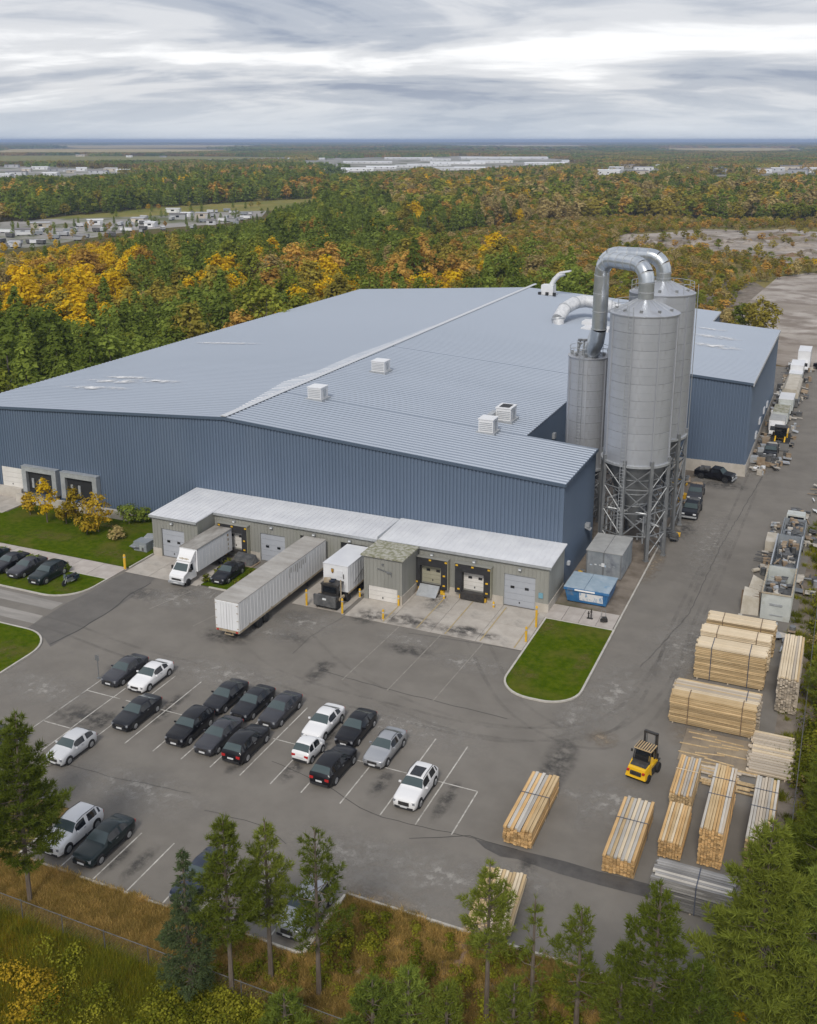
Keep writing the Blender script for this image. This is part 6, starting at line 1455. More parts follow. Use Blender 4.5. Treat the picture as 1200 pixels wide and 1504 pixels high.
van_truck('white panel truck squeezed between the tarped trailer and the far trucks', -9.2, 207.6, 'cont_pale', 5.0, 2.7)
van_truck('old white truck just behind the wheel loader', -9.6, 170.6, 'white_paint', 5.6, 2.7, 'cont_roof')
for y_, n_, sd_, lab in ((152.5, 20, 31, 'scrap piled between the annex corner heap and the black pickup'), (162.0, 12, 32, 'scrap beside the wheel loader along the annex'), (181.0, 16, 33, 'scrap between the van trucks along the annex'), (192.0, 16, 34, 'scrap behind the tarped trailer along the annex'), (219.5, 14, 35, 'scrap between the two far box trucks')):
    b_ = thing('scrap_heap', lab, 'scrap', (0, 0, 0)); junk(b_, -11.8, -7.4, y_-2.6, y_+2.8, 0.35, n_+6, ALLJ + ['junk_pale', 'junk_brown'], sd_, 1.9)
for k_, (y_, lab) in enumerate(((156.5, 'pallets and drums against the annex wall beside the black pickup'), (166.5, 'pallets and drums against the annex wall beside the wheel loader'), (174.5, 'pallets and drums against the annex wall beside the olive-roofed truck'), (184.5, 'pallets and drums against the annex wall beside the van trucks'), (197.0, 'crates and sheets beside the tarped trailer'), (204.0, 'crates and sheets beside the white panel truck'), (212.5, 'crates and sheets beside the far box trucks'), (226.0, 'crates and sheets beside the farthest box truck'))):
    b_ = thing('scrap_heap', lab, 'scrap', (0, 0, 0)); junk(b_, -12.0 if y_ > 192 else -11.9, -10.2, y_-3.5, y_+3.5, 0.3, 13, ['junk_pale', 'galv_dull', 'white_paint', 'junk_dark', 'junk_brown'], 60+k_, 1.7); junk(b_, -8.0, -6.3, y_-3.5, y_+3.5, 0.2, 6, ['junk_pale', 'junk_dark', 'junk_brown', 'galv_dull'], 80+k_, 1.3)
for (x_, y_, n_, sd_, lab) in ((-17.3, 118.5, 12, 41, 'dark crates and cans at the kerb under the rear silo'), (-17.9, 131.5, 12, 42, 'brown and yellow scrap beside the pickups by the silo'), (-19.5, 139.5, 14, 43, 'pallets and scrap between the rear silo and the annex'), (-22.5, 110.2, 10, 44, 'bins and fittings between the grey container and the silo legs'), (-24.3, 102.0, 8, 45, 'dark odds and ends between the dumpster and the wall')):
    b_ = thing('scrap_heap', lab, 'scrap', (0, 0, 0)); junk(b_, x_-1.1, x_+1.1, y_-2.2, y_+2.2, 0.3, n_, ['junk_dark', 'junk_brown', 'steel_dark', 'yellow', 'junk_dark'], sd_, 1.0)
for (x_, y_, n_, sd_, lab) in ((-1.6, 109.5, 14, 51, 'pale rubbish on the dirt between the containers and the fence'), (-1.4, 124.0, 16, 52, 'brown scrap behind the flatbed truck at the fence'), (-3.6, 131.5, 18, 53, 'mixed scrap past the end of the container row'), (-1.5, 143.5, 16, 54, 'scrap strewn along the far stretch of the fence'), (-6.9, 98.2, 8, 55, 'offcuts on the ground by the farthest lumber stack'), (-2.9, 95.6, 10, 56, 'pale sheets and offcuts between the lumber and the container')):
    b_ = thing('scrap_heap', lab, 'scrap', (0, 0, 0)); junk(b_, x_-1.3, x_+1.3, y_-3.0, y_+3.0, 0.2, n_, ALLJ + ['junk_pale', 'junk_brown'], sd_, 1.1)
# ================================================================== BOLLARDS, POSTS, FENCES
def bollard(x, y, label, h=1.15, r=0.11, cap=None):
    b_ = thing('bollard', label, 'bollard', (x, y, 0), 0, 'yellow bollards at the dock')
    MB().lathe([(r, 0), (r, h), (r*0.7, h+0.08), (0.01, h+0.11)], 14).build('post', M['yellow'], b_, smooth=40)
    MB().lathe([(r+0.006, h-0.28), (r+0.006, h-0.14)], 14, caps=False).build('band', M[cap or 'paint'], b_)
    MB().lathe([(r+0.05, 0), (r+0.05, 0.05), (r, 0.06)], 14, caps=False).build('collar', M['concrete'], b_)
bollard(-71.3, 84.55, 'yellow bollard with a white cap at the lawn corner left of the dock', 1.7, 0.14)
for x, y, lab, h in ((-48.3, 84.5, 'tall yellow bollard between the long trailer and the yard tractor', 1.7), (-44.1, 84.3, 'tall yellow bollard right of the yard tractor', 1.6), (-39.8, 84.8, 'short yellow bollard at the apron edge before the mossy block', 1.0),
                     (-39.65, 88.2, 'yellow bollard at the corner of the mossy block', 1.1), (-25.35, 85.9, 'yellow bollard at the grass island corner', 1.5), (-25.35, 89.2, 'tall thin yellow bollard along the grass island', 2.2),
                     (-36.0, 91.6, 'yellow bollard between the two black dock seals', 0.6), (-30.6, 91.7, 'yellow bollard right of the white dock door', 0.6), (-55.0, 91.9, 'yellow bollard by the grey door behind the long trailer', 0.8), (-60.3, 92.0, 'yellow bollard right of the dock seal by the box truck', 0.8), (-44.2, 88.5, 'yellow bollard along the short trailer', 0.9)):
    bollard(x, y, lab, h)
p = thing('sign_post', 'thin grey sign post at the corner of the parking rows', 'post', (-58.0, 64.2, 0))
MB().tube((0, 0, 0), (0, 0, 2.3), 0.04, 8).build('post', M['steel_dark'], p); MB().box(-0.22, 0.22, -0.055, -0.042, 1.75, 2.25).build('plate', M['steel_dark'], p); MB().box(-0.15, 0.15, -0.15, 0.15, 0, 0.06).build('base', M['steel_dark'], p)
p = thing('short_post', 'pair of short dark posts on the footpath by the dumpster', 'post', (-20.95, 93.0, 0.12))
for dx, h in ((-0.14, 0.75), (0.12, 1.05)):
    MB().tube((dx, 0, 0), (dx, 0, h), 0.06, 8).build('post', M['black_metal'], p); MB().cbox(dx, 0, h*0.7, 0.2, 0.1, 0.12).build('bracket', M['black_metal'], p)
MB().box(-0.3, 0.3, -0.15, 0.15, 0, 0.04).build('base', M['black_metal'], p)
p = thing('hand_cart', 'small dark hand cart on the footpath near the road kerb', 'cart', (-19.45, 92.7, 0.12), R(25))
MB().box(-0.25, 0.25, -0.3, 0.3, 0.25, 0.32).box(-0.22, 0.22, -0.28, 0.1, 0.32, 0.6).build('tray', M['black_metal'], p)
MB().path([(-0.22, 0.3, 0.3), (-0.22, 0.5, 1.05), (0.22, 0.5, 1.05), (0.22, 0.3, 0.3)], 0.025, 6).build('handle', M['steel_dark'], p)
for sx in (-1, 1):
    t = MB().lathe([(0.05, -0.04), (0.18, -0.04), (0.18, 0.04), (0.05, 0.04)], 12).build('wheel', M['tyre'], p, (sx*0.3, 0.1, 0.18)); t.rotation_euler = (0, R(90), 0)
def chain_fence(label, x0, y0, x1, y1, h, post_step=3.0, wire=0.2):
    p, q = Vector((x0, y0, 0)), Vector((x1, y1, 0)); L = (q-p).length; e = (q-p)/L
    fz = thing('chain_link_fence', label, 'fence', (x0, y0, 0), math.atan2(e.y, e.x))
    n = int(L/post_step)
    pm = MB().tube((0, 0, -0.3), (0, 0, h+0.05), 0.035, 6).lathe([(0.05, h+0.02), (0.02, h+0.1)], 6).mesh('post', M['fence'])
    for i in range(n+1): place(pm, 'post', fz, (L*i/n, 0, 0))
    MB().tube((0, 0, h), (L, 0, h), 0.028, 6).build('top_rail', M['fence'], fz)
    MB().tube((0, 0, 0.08), (L, 0, 0.08), 0.012, 4).build('bottom_wire', M['fence'], fz)
    mb = MB(); s = wire; k = int((L+h)/s); t = 0.0032
    for i in range(-int(h/s), int(L/s)+1):
        for sg in (1, -1):
            a = i*s
            u0, z0_, u1, z1_ = (a, 0.08, a+h-0.08, h) if sg > 0 else (a+h-0.08, 0.08, a, h)
            if u1 < u0: u0, z0_, u1, z1_ = u1, z1_, u0, z0_
            if u0 < 0: f_ = (0-u0)/(u1-u0); z0_ += (z1_-z0_)*f_; u0 = 0
            if u1 > L: f_ = (L-u0)/(u1-u0); z1_ = z0_+(z1_-z0_)*f_; u1 = L
            if u1 - u0 < 0.02: continue
            mb.add([(u0, 0, z0_-t), (u1, 0, z1_-t), (u1, 0, z1_+t), (u0, 0, z0_+t)], [(0, 1, 2, 3)])
    w_ = mb.build('wire_mesh', M['fence_wire'], fz); w_['kind'] = 'stuff'
chain_fence('chain link fence running through the grass at the front', -58, 38.6, -17.5, 38.6, 1.7)
chain_fence('chain link fence along the pines beside the lumber', -0.2, 52, -0.4, 128, 2.2)

# ================================================================== FAR BUILDINGS
def building(u, v, L, W, Hh, label, cat='building', mat='bldg_white', roofm=None, ang=0.0, group=None, win=True, name='building'):
    x, y = g(u, v)
    b_ = thing(name, label, cat, (x, y, 0), ang, group)
    MB().box(-L/2, L/2, -W/2, W/2, 0, Hh).build('wall', M[mat], b_)
    rr = Hh + W*0.10
    MB().prof_x([(-W/2-0.3, Hh-0.1), (W/2+0.3, Hh-0.1), (W/2+0.3, Hh+0.12), (0, rr), (-W/2-0.3, Hh+0.12)], -L/2-0.3, L/2+0.3).build('roof', M[roofm or mat], b_)
    if win:
        n = max(1, int(L/9))
        me = MB().box(-1.0, 1.0, -0.06, 0.0, 0, min(1.4, Hh*0.35)).mesh('window', M['glass_dark'])
        for i in range(min(n, 8)): place(me, 'window', b_, (-L/2 + L*(i+0.5)/min(n, 8), -W/2-0.004, Hh*0.4))
    MB().box(L*0.3, L*0.3+min(3, L*0.2), -W/2-0.07, -W/2-0.005, 0, min(2.6, Hh*0.7)).build('door', M['bldg_grey'], b_)
    return b_
rg = np.random.default_rng(21)
GH = 'long white buildings on the far plain'
for i, (u, v, L, W, Hh) in enumerate([(485, 253, 60, 16, 3.5), (525, 251, 50, 16, 3.5), (560, 248, 50, 16, 3.5), (598, 246, 40, 14, 3.5), (540, 240, 100, 16, 3), (630, 244, 80, 16, 3), (672, 241, 110, 18, 3.2), (722, 239, 90, 18, 3.2), (740, 234, 220, 26, 4), (800, 242, 80, 16, 3.2), (690, 249, 50, 14, 3.2), (600, 234, 120, 20, 3.2), (845, 239, 60, 16, 3.2), (450, 235, 90, 18, 3.5), (775, 230, 160, 26, 4.5), (655, 250, 40, 14, 3.2), (640, 236, 70, 18, 3), (830, 245, 45, 12, 3.2)]):
    building(u, v, L, W, Hh, 'long low white roofed building among fields on the far plain', 'building', 'bldg_white', 'bldg_white', YAW + rg.uniform(-0.1, 0.1), GH)
for i, (u, v) in enumerate([(885, 252), (905, 250), (925, 247), (945, 251), (958, 246), (985, 251), (1005, 248), (1025, 253), (1048, 252), (1062, 256), (1085, 254), (1100, 251), (1120, 254), (1142, 252), (1160, 250), (1180, 247), (1192, 253), (1172, 256), (935, 256), (895, 257)]):
    building(u, v, rg.uniform(14, 34), rg.uniform(9, 14), rg.uniform(4, 7), 'distant building of the small town across the wood', 'building', ['bldg_white', 'bldg_grey', 'bldg_tan', 'bldg_white'][i % 4], ['bldg_roof', 'bldg_white', 'bldg_roof'][i % 3], YAW + rg.uniform(-0.5, 0.5), 'buildings of the distant town at the picture\'s east side')
for i, (u, v) in enumerate([(8, 262), (25, 257), (40, 252), (60, 249), (85, 252), (105, 254), (120, 251), (145, 255), (165, 252), (185, 253), (18, 246), (50, 243), (75, 258), (130, 229), (118, 230), (190, 231), (240, 231)]):
    building(u, v, rg.uniform(12, 34), rg.uniform(8, 12), rg.uniform(3, 5), 'distant low building in the western clearing beyond the wood', 'building', ['bldg_white', 'bldg_grey', 'bldg_tan'][i % 3], ['bldg_white', 'bldg_roof', 'bldg_grey'][i % 3], YAW + rg.uniform(-0.3, 0.3), 'buildings in the western clearing')
for i, (u, v) in enumerate([(275, 318), (262, 322), (298, 320), (255, 312), (310, 330), (60, 335), (140, 330), (35, 344), (205, 327), (222, 333)]):
    building(u, v, rg.uniform(5, 10), rg.uniform(4, 6), rg.uniform(2.4, 3.4), 'small shed in the storage yard beyond the yellow trees', 'shed', ['bldg_white', 'bldg_grey', 'bldg_tan'][i % 3], ['bldg_white', 'bldg_roof', 'bldg_grey'][i % 3], YAW + rg.uniform(-0.4, 0.4), 'sheds in the storage yard', name='shed')
tm = {}
for i in range(60):
    u = rg.uniform(0, 380); v = 356 - u*0.105 + rg.uniform(-13, 12)
    x, y = g(u, v); k = i % 5
    if k not in tm:
        L = (4.4, 6, 7, 4.2, 4.6)[k]
        tm[k] = (MB().box(-L/2, L/2, -0.95, 0.95, 0.5, 1.9).mesh('cargo_box', M[('bldg_grey', 'bldg_grey', 'white_paint', 'junk_dark', 'cont_grey')[k]]), MB().box(-L/2-0.05, L/2+0.05, -1.0, 1.0, 1.9, 2.0).mesh('roof', M[('roof_white', 'bldg_roof', 'bldg_grey', 'bldg_roof', 'cont_roof')[k]]),
                 MB().box(-L/2+0.4, -L/2+1.4, -0.9, 0.9, 0, 0.5).mesh('axle', M['tyre']), MB().box(L/2-1.6, L/2-0.6, -0.9, 0.9, 0, 0.5).mesh('axle', M['tyre']), MB().box(-L/2-0.04, -L/2-0.004, -0.8, 0.8, 0.6, 1.8).mesh('door', M['galv_dull']))
    t = thing('parked_trailer', 'small parked trailer or container in the storage yard beyond the yellow trees', 'trailer', (x, y, 0), YAW + rg.uniform(-0.5, 0.5) + (0 if i % 3 else 1.57), 'trailers in the storage yard')
    for me in tm[k]: place(me, me.name.split('.')[0], t)
# ================================================================== VEGETATION
LF['mixed'] = leaf('mixed', (0.26, 0.21, 0.06), (0.44, 0.29, 0.08), 0.3, 0.3)
LF['verge_grass'] = leaf('verge_grass', (0.32, 0.25, 0.06), (0.52, 0.35, 0.13), 0.3, 0.3)
LF['bush'] = leaf('bush', (0.14, 0.175, 0.015), (0.28, 0.26, 0.03), 0.3, 0.35)
LF['bush_yellow'] = leaf('bush_yellow', (0.32, 0.25, 0.025), (0.48, 0.32, 0.03), 0.25, 0.35)
def quads_at(c, nrm, size, rgn, aspect=0.7):
    """one quad per centre c (n,3) facing nrm, random spin"""
    n = len(c)
    nrm = nrm / np.maximum(np.linalg.norm(nrm, axis=1, keepdims=True), 1e-6)
    a = rgn.normal(size=(n, 3)); u = np.cross(nrm, a); u /= np.maximum(np.linalg.norm(u, axis=1, keepdims=True), 1e-6)
    v = np.cross(nrm, u)
    s = (size * rgn.uniform(0.6, 1.3, n))[:, None]
    k = np.stack([c - u*s*0.5, c + v*s*0.5*aspect, c + u*s*0.5, c - v*s*0.5*aspect], 1)       # a leaf-like diamond
    return k.reshape(-1, 3), np.arange(4*n).reshape(n, 4)
def crown_decid(seed, h, r, z0, clumps, per, leaf_s, clump_r, gap=0.0):
    rgn = np.random.default_rng(seed)
    d = rgn.normal(size=(clumps, 3)); d /= np.linalg.norm(d, axis=1, keepdims=True)
    rad = rgn.uniform(0.45, 1.0, clumps)[:, None] ** 0.6
    hz = (h - z0) / 2
    lob = 1 + 0.22*np.sin(3*np.arctan2(d[:, 1], d[:, 0]) + seed)[:, None]
    cc = d * rad * np.array([r, r, hz]) * np.concatenate([lob, lob, np.ones_like(lob)], 1) + np.array([0, 0, z0 + hz])
    cc[:, :2] *= (1 - 0.35*np.clip((cc[:, 2:3] - (z0+hz))/hz, 0, 1))
    o = rgn.normal(size=(clumps, per, 3)); o /= np.linalg.norm(o, axis=2, keepdims=True)
    rr = rgn.uniform(0.3, 1.0, (clumps, per, 1)) ** 0.5 * clump_r * rgn.uniform(0.7, 1.3, (clumps, 1, 1))
    pts = (cc[:, None] + o*rr*np.array([1, 1, 0.75])).reshape(-1, 3)
    nrm = (o*0.7 + d[:, None]*0.4 + np.array([0, 0, 0.75]) + rgn.normal(size=o.shape)*0.35).reshape(-1, 3)
    return quads_at(pts, nrm, leaf_s, rgn)
def crown_conifer(seed, h, r, z0, n, leaf_s, droop=0.25):
    rgn = np.random.default_rng(seed)
    t = rgn.uniform(0, 1, n) ** 0.75
    z = z0 + (h - z0) * (1 - t)                    # more low down
    R_ = r * (t ** 0.6) * (1 + 0.22*np.sin(z*4.0 + seed)) * np.clip((1.12 - t)/0.25, 0.4, 1)
    a = rgn.uniform(0, 2*math.pi, n); k = rgn.uniform(0.35, 1.0, n) ** 0.6
    whorl = np.round(a*4.5/math.pi + np.floor(z*1.8)*0.37) ; a = a*0.55 + 0.45*(whorl*math.pi/4.5)
    p = np.stack([R_*k*np.cos(a), R_*k*np.sin(a), z - droop*R_*k*0.6], 1)
    nrm = np.stack([np.cos(a)*0.5, np.sin(a)*0.5, np.full(n, 0.9)], 1) + rgn.normal(size=(n, 3))*0.35
    return quads_at(p, nrm, leaf_s, rgn, 0.5)
def trunk_mb(h, r, seed, limbs=5, r_c=2.0):
    rgn = np.random.default_rng(seed); mb = MB()
    mb.path([(0, 0, -0.2), (rgn.uniform(-.1, .1), rgn.uniform(-.1, .1), h*0.4), (rgn.uniform(-.2, .2), rgn.uniform(-.2, .2), h*0.9)], [r, r*0.7, r*0.15], 6)
    for i in range(limbs):
        a = rgn.uniform(0, 6.28); z = h*rgn.uniform(0.3, 0.65)
        mb.path([(0, 0, z), (r_c*0.45*math.cos(a), r_c*0.45*math.sin(a), z+h*0.12), (r_c*0.8*math.cos(a), r_c*0.8*math.sin(a), z+h*0.22)], [r*0.4, r*0.25, r*0.08], 4)
    return mb
KIND_NAMES = ['conifer', 'green', 'olive', 'yellow', 'orange', 'brown']
VAR = {}
for ki, kn in enumerate(KIND_NAMES):
    for vi in range(2):
        sd_ = 31*ki + vi*7 + 3
        if kn == 'conifer':
            h, r = (12.5, 2.7) if vi == 0 else (10.8, 3.0)
            cv, cf = crown_conifer(sd_, h, r, 1.2, 1100, 0.85)
            if vi == 1: cv, cf = crown_decid(sd_, 11.2, 2.7, 1.8, 64, 18, 0.68, 0.9)
            cm = raw_mesh('crown', cv, cf, LF['conifer']); tmb = trunk_mb(h, 0.2, sd_, 0)
            fv, ff = crown_conifer(sd_+1, h, r, 1.2, 300, 1.35)
        else:
            h, r = ((11.0, 3.2), (9.5, 2.7))[vi]
            cv, cf = crown_decid(sd_, h, r, 2.4, 60, 19, 0.7, 0.95)
            cm = raw_mesh('crown', cv, cf, LF[kn]); tmb = trunk_mb(h, 0.18, sd_, 5, r)
            fv, ff = crown_decid(sd_+1, h, r, 2.2, 26, 11, 1.25, 1.15)
        tmesh = tmb.mesh('trunk', M['bark_grey'])
        # joined copies serve as sources for the mass of the wood
        tv = np.array(tmb.v); tf = [q for q in tmb.f if len(q) == 4]
        def join(cv, cf, nm):
            me = raw_mesh(nm, np.concatenate([cv, tv]), np.concatenate([cf, np.array(tf) + len(cv)]), cm.materials[0])
            me.materials.append(M['bark_grey'])
            mi = np.zeros(len(cf) + len(tf), np.int32); mi[len(cf):] = 1
            me.polygons.foreach_set('material_index', mi[:len(me.polygons)])
            return me
        VAR[(ki, vi)] = dict(crown=cm, trunk=tmesh, full=join(cv, cf, 'wood_tree'), far=join(fv, ff, 'wood_tree_far'), h=h)
# ---- where trees grow: open ground is given by outlines in the photograph
def inside(poly, u, v):
    c = np.zeros(u.shape, bool); n = len(poly)
    for i in range(n):
        x0, y0 = poly[i-1]; x1, y1 = poly[i]
        hit = ((y0 > v) != (y1 > v)) & (u < (x1-x0)*(v-y0)/(y1-y0+1e-9) + x0)
        c ^= hit
    return c
OPEN = [[(-60, 331), (60, 323), (200, 317), (300, 311), (400, 307), (400, 317), (330, 330), (200, 341), (60, 364), (-60, 374)],
        [(60, 321), (250, 303), (400, 294), (470, 291), (400, 306), (300, 311), (200, 317)],
        [(905, 350), (935, 342), (985, 339), (1030, 334), (1110, 337), (1160, 334), (1230, 342), (1240, 372), (1190, 378), (1150, 388), (1110, 374), (1060, 369), (1030, 362), (985, 367), (950, 360), (915, 362)],
        [(1085, 425), (1150, 408), (1260, 400), (1260, 700), (1100, 560), (1075, 480)],
        [(-30, 246), (60, 244), (120, 248), (200, 249), (210, 254), (130, 256), (100, 259), (60, 256), (-30, 262)], [(-30, 228), (300, 229), (450, 231), (300, 234), (-30, 237)],
        [(60, 213.5), (260, 211.5), (420, 213), (300, 216.5), (120, 217.5)], [(620, 212), (820, 211.5), (900, 213.5), (760, 216)], [(-30, 218), (200, 217.5), (380, 220), (250, 223.5), (-30, 224)], [(930, 217), (1100, 216), (1230, 218), (1080, 222)],
        [(430, 236), (480, 232), (580, 231), (700, 229), (840, 233), (860, 239), (760, 243), (640, 245), (580, 243), (505, 241)], [(475, 250), (545, 246), (610, 244), (600, 249), (540, 252), (480, 255)], [(640, 246), (710, 245), (700, 250), (650, 251)]] + \
       [[(u_-9, v_-4), (u_+9, v_-4), (u_+11, v_+4), (u_-11, v_+4)] for u_, v_ in ((885, 252), (905, 250), (925, 247), (945, 251), (958, 246), (1048, 252), (1062, 256), (1120, 254), (1142, 252), (1160, 250), (1180, 247), (1192, 253), (1005, 248))]
SCRUB = [(560, 372), (640, 352), (760, 332), (900, 322), (1100, 326), (1300, 330), (1300, 700), (1030, 620), (900, 520), (850, 450), (760, 405), (640, 392)]
GU, GV = np.meshgrid(np.arange(-60, 1262), np.arange(200, 600))
OM = np.zeros(GU.shape, bool)
for pl in OPEN: OM |= inside(pl, GU + 0.5, GV + 0.5)
CUM = np.concatenate([np.zeros((1, OM.shape[1]), int), np.cumsum(OM, 0)], 0)
def open_count(u, v0, v1):
    ui = np.clip(np.round(u).astype(int) + 60, 0, OM.shape[1]-1)
    a = np.clip(np.round(v0).astype(int) - 200, 0, OM.shape[0]); b_ = np.clip(np.round(v1).astype(int) - 200, 0, OM.shape[0])
    return CUM[np.maximum(a, b_), ui] - CUM[np.minimum(a, b_), ui]
def kind_of(u, v, rgn, X_, Y_):
    """probabilities of conifer, green, olive, yellow, orange, brown at a place in the view"""
    n = len(u); u = u + rgn.normal(0, 18, n); v = v + rgn.normal(0, 5, n)
    W = np.tile(np.array([.45, .1, .15, .02, .12, .16]), (n, 1))
    def put(m, w_): W[m] = w_
    put((v >= 255) & (v < 325) & (u < 620), [.62, .16, .14, .01, .05, .02])
    put((v >= 245) & (v < 335) & (u >= 560), [.20, .14, .30, .02, .12, .22])
    put((v >= 300) & (v < 378) & (u > 260) & (u < 640), [.72, .18, .07, .01, .02, .0])
    put((v >= 310) & (v < 378) & (u >= 600) & (u < 800), [.40, .2, .28, .02, .06, .04])
    put((v >= 372) & (v < 600) & (u >= 330), [.12, .12, .36, .14, .18, .08])
    put((v >= 398) & (u >= 690), [.8, .12, .06, 0, .02, 0])
    put((v >= 380) & (v < 420) & (u >= 540) & (u < 700), [.08, .05, .30, .12, .38, .07])
    put((v >= 358) & (v < 460) & (u >= 195) & (u < 335), [.42, .12, .22, .12, .10, .02])
    put((v >= 362) & (v < 455) & (u < 195), [.10, .06, .24, .26, .22, .12])
    put((v >= 452) & (u < 330), [.86, .10, .04, 0, 0, 0])
    put((((u-100)/80)**2 + ((v-432)/40)**2 < 1) | (((u-152)/50)**2 + ((v-388)/26)**2 < 1) | (((u-30)/40)**2 + ((v-455)/25)**2 < .8), [.06, .03, .13, .68, .10, 0])
    W /= W.sum(1, keepdims=True)
    # neighbours tend to be of one kind: a draw shared by each cell of about 24 m, taken by most of its trees
    ci = np.floor((X_ + rgn.normal(0, 5, n))/24).astype(np.int64); cj = np.floor((Y_ + rgn.normal(0, 5, n))/24).astype(np.int64)
    hsh = ((ci*73856093) ^ (cj*19349663)) % 10007 / 10007.0
    dr = np.where(rgn.uniform(size=n) < 0.62, hsh, rgn.uniform(size=n))
    return (dr[:, None] > np.cumsum(W, 1)).sum(1).clip(0, 5)
def in_view(u, c, m=60): return (c > 20) & (u > -m) & (u < 1200 + m)
rgn = np.random.default_rng(4)
def scatter(d0, d1, step):
    """jittered points over the viewed wedge between two distances"""
    x = np.arange(-d1, d1*0.15, step); y = np.arange(0, d1*1.05, step)
    X, Y = np.meshgrid(x, y); X = X.ravel() + rgn.uniform(-.48, .48, X.size)*step; Y = Y.ravel() + rgn.uniform(-.48, .48, Y.size)*step
    d = np.hypot(X, Y); u, v, c = to_px(X, Y, np.zeros_like(X))
    k = (d >= d0) & (d < d1) & in_view(u, c)
    return X[k], Y[k], u[k], v[k], d[k]
def grow(d0, d1, step):
    X, Y, u, v, d = scatter(d0, d1, step)
    site = (X > -112.5) & (Y < 223) | (Y < 92)
    k = ~site
    X, Y, u, v, d = X[k], Y[k], u[k], v[k], d[k]
    S = np.clip(np.exp(rgn.normal(-0.03, 0.24, len(X))), 0.55, 1.55)
    sc_ = inside(SCRUB, u, v)
    S = np.where(sc_, rgn.uniform(0.15, 0.36, len(X)), S)
    keep = ~sc_ | (rgn.uniform(size=len(X)) < 0.8)
    _, vt, _ = to_px(X, Y, S*12.0)
    bad = open_count(u, vt, v) > 0
    # shorten trees that would hide open ground seen in the photograph, drop those that stand on it
    S2 = S.copy()
    for f_ in (0.8, 0.62, 0.48):
        _, vt2, _ = to_px(X, Y, S*12.0*f_); okk = open_count(u, vt2, v) == 0
        S2 = np.where(bad & okk & (S2 == S), S*f_, S2)
    still = bad & (S2 == S)
    rescue = still & (u < 400) & (v > 300) & (rgn.uniform(size=len(X)) < 0.10)
    S2 = np.where(rescue, 0.38, S2)
    keep &= ~still | rescue
    keep &= ~((Y > 222) & (X > -112) & (to_px(X, Y, S2*12.0)[1] > 452))       # wholly behind the building
    vm = v - (v - to_px(X, Y, S2*12.0)[1]) * 0.6
    K = kind_of(u, vm, rgn, X, Y)
    K = np.where(sc_ & (K == 0), rgn.choice([1, 2, 5, 2, 4], len(K)), K)
    return X[keep], Y[keep], S2[keep], K[keep], d[keep], u[keep]
def instancer(name, me, X, Y, S, label, cat, rz=None, sxy=None, Z=None):
    """one object of 'stuff': geometry nodes put a copy of the mesh on every point"""
    src = bpy.data.objects.new(name + '_source', me)
    pm = bpy.data.meshes.new(name)
    n = len(X)
    pm.vertices.add(n)
    co = np.zeros((n, 3), np.float32); co[:, 0] = X; co[:, 1] = Y
    if Z is not None: co[:, 2] = Z
    pm.vertices.foreach_set('co', co.ravel())
    at = pm.attributes.new('turn', 'FLOAT_VECTOR', 'POINT'); r3 = np.zeros((n, 3), np.float32); r3[:, 2] = rgn.uniform(0, 6.28, n) if rz is None else rz
    at.data.foreach_set('vector', r3.ravel())
    at = pm.attributes.new('size', 'FLOAT_VECTOR', 'POINT'); s3 = np.repeat(np.asarray(S, np.float32)[:, None], 3, 1)
    if sxy is not None: s3[:, :2] *= np.asarray(sxy, np.float32)[:, None] if np.ndim(sxy) else sxy
    at.data.foreach_set('vector', s3.ravel())
    o = link(bpy.data.objects.new(name, pm))
    ng = bpy.data.node_groups.new(name + '_scatter', 'GeometryNodeTree')
    ng.interface.new_socket('Geometry', in_out='INPUT', socket_type='NodeSocketGeometry')
    ng.interface.new_socket('Geometry', in_out='OUTPUT', socket_type='NodeSocketGeometry')
    gi = N(ng, 'NodeGroupInput'); go = N(ng, 'NodeGroupOutput')
    ip = N(ng, 'GeometryNodeInstanceOnPoints'); oi = N(ng, 'GeometryNodeObjectInfo')
    oi.inputs['Object'].default_value = src; oi.inputs['As Instance'].default_value = True
    a1 = N(ng, 'GeometryNodeInputNamedAttribute', data_type='FLOAT_VECTOR'); a1.inputs['Name'].default_value = 'turn'
    a2 = N(ng, 'GeometryNodeInputNamedAttribute', data_type='FLOAT_VECTOR'); a2.inputs['Name'].default_value = 'size'
    er = N(ng, 'FunctionNodeEulerToRotation')
    L = ng.links.new
    L(gi.outputs[0], ip.inputs['Points']); L(oi.outputs['Geometry'], ip.inputs['Instance'])
    L(a1.outputs[0], er.inputs[0]); L(er.outputs[0], ip.inputs['Rotation']); L(a2.outputs[0], ip.inputs['Scale'])
    L(ip.outputs[0], go.inputs[0])
    md = o.modifiers.new('scatter', 'NODES'); md.node_group = ng
    return tag(o, label, cat, None, 'stuff')
KL = ['dark green conifer in the wood beyond the warehouse', 'green leafy tree in the wood beyond the warehouse', 'olive tree turning colour in the wood beyond the warehouse', 'bright yellow autumn tree in the wood beyond the warehouse', 'orange autumn tree in the wood beyond the warehouse', 'brown autumn tree in the wood beyond the warehouse']
KN = ['conifer_tree', 'leafy_tree', 'olive_tree', 'yellow_tree', 'orange_tree', 'brown_tree']
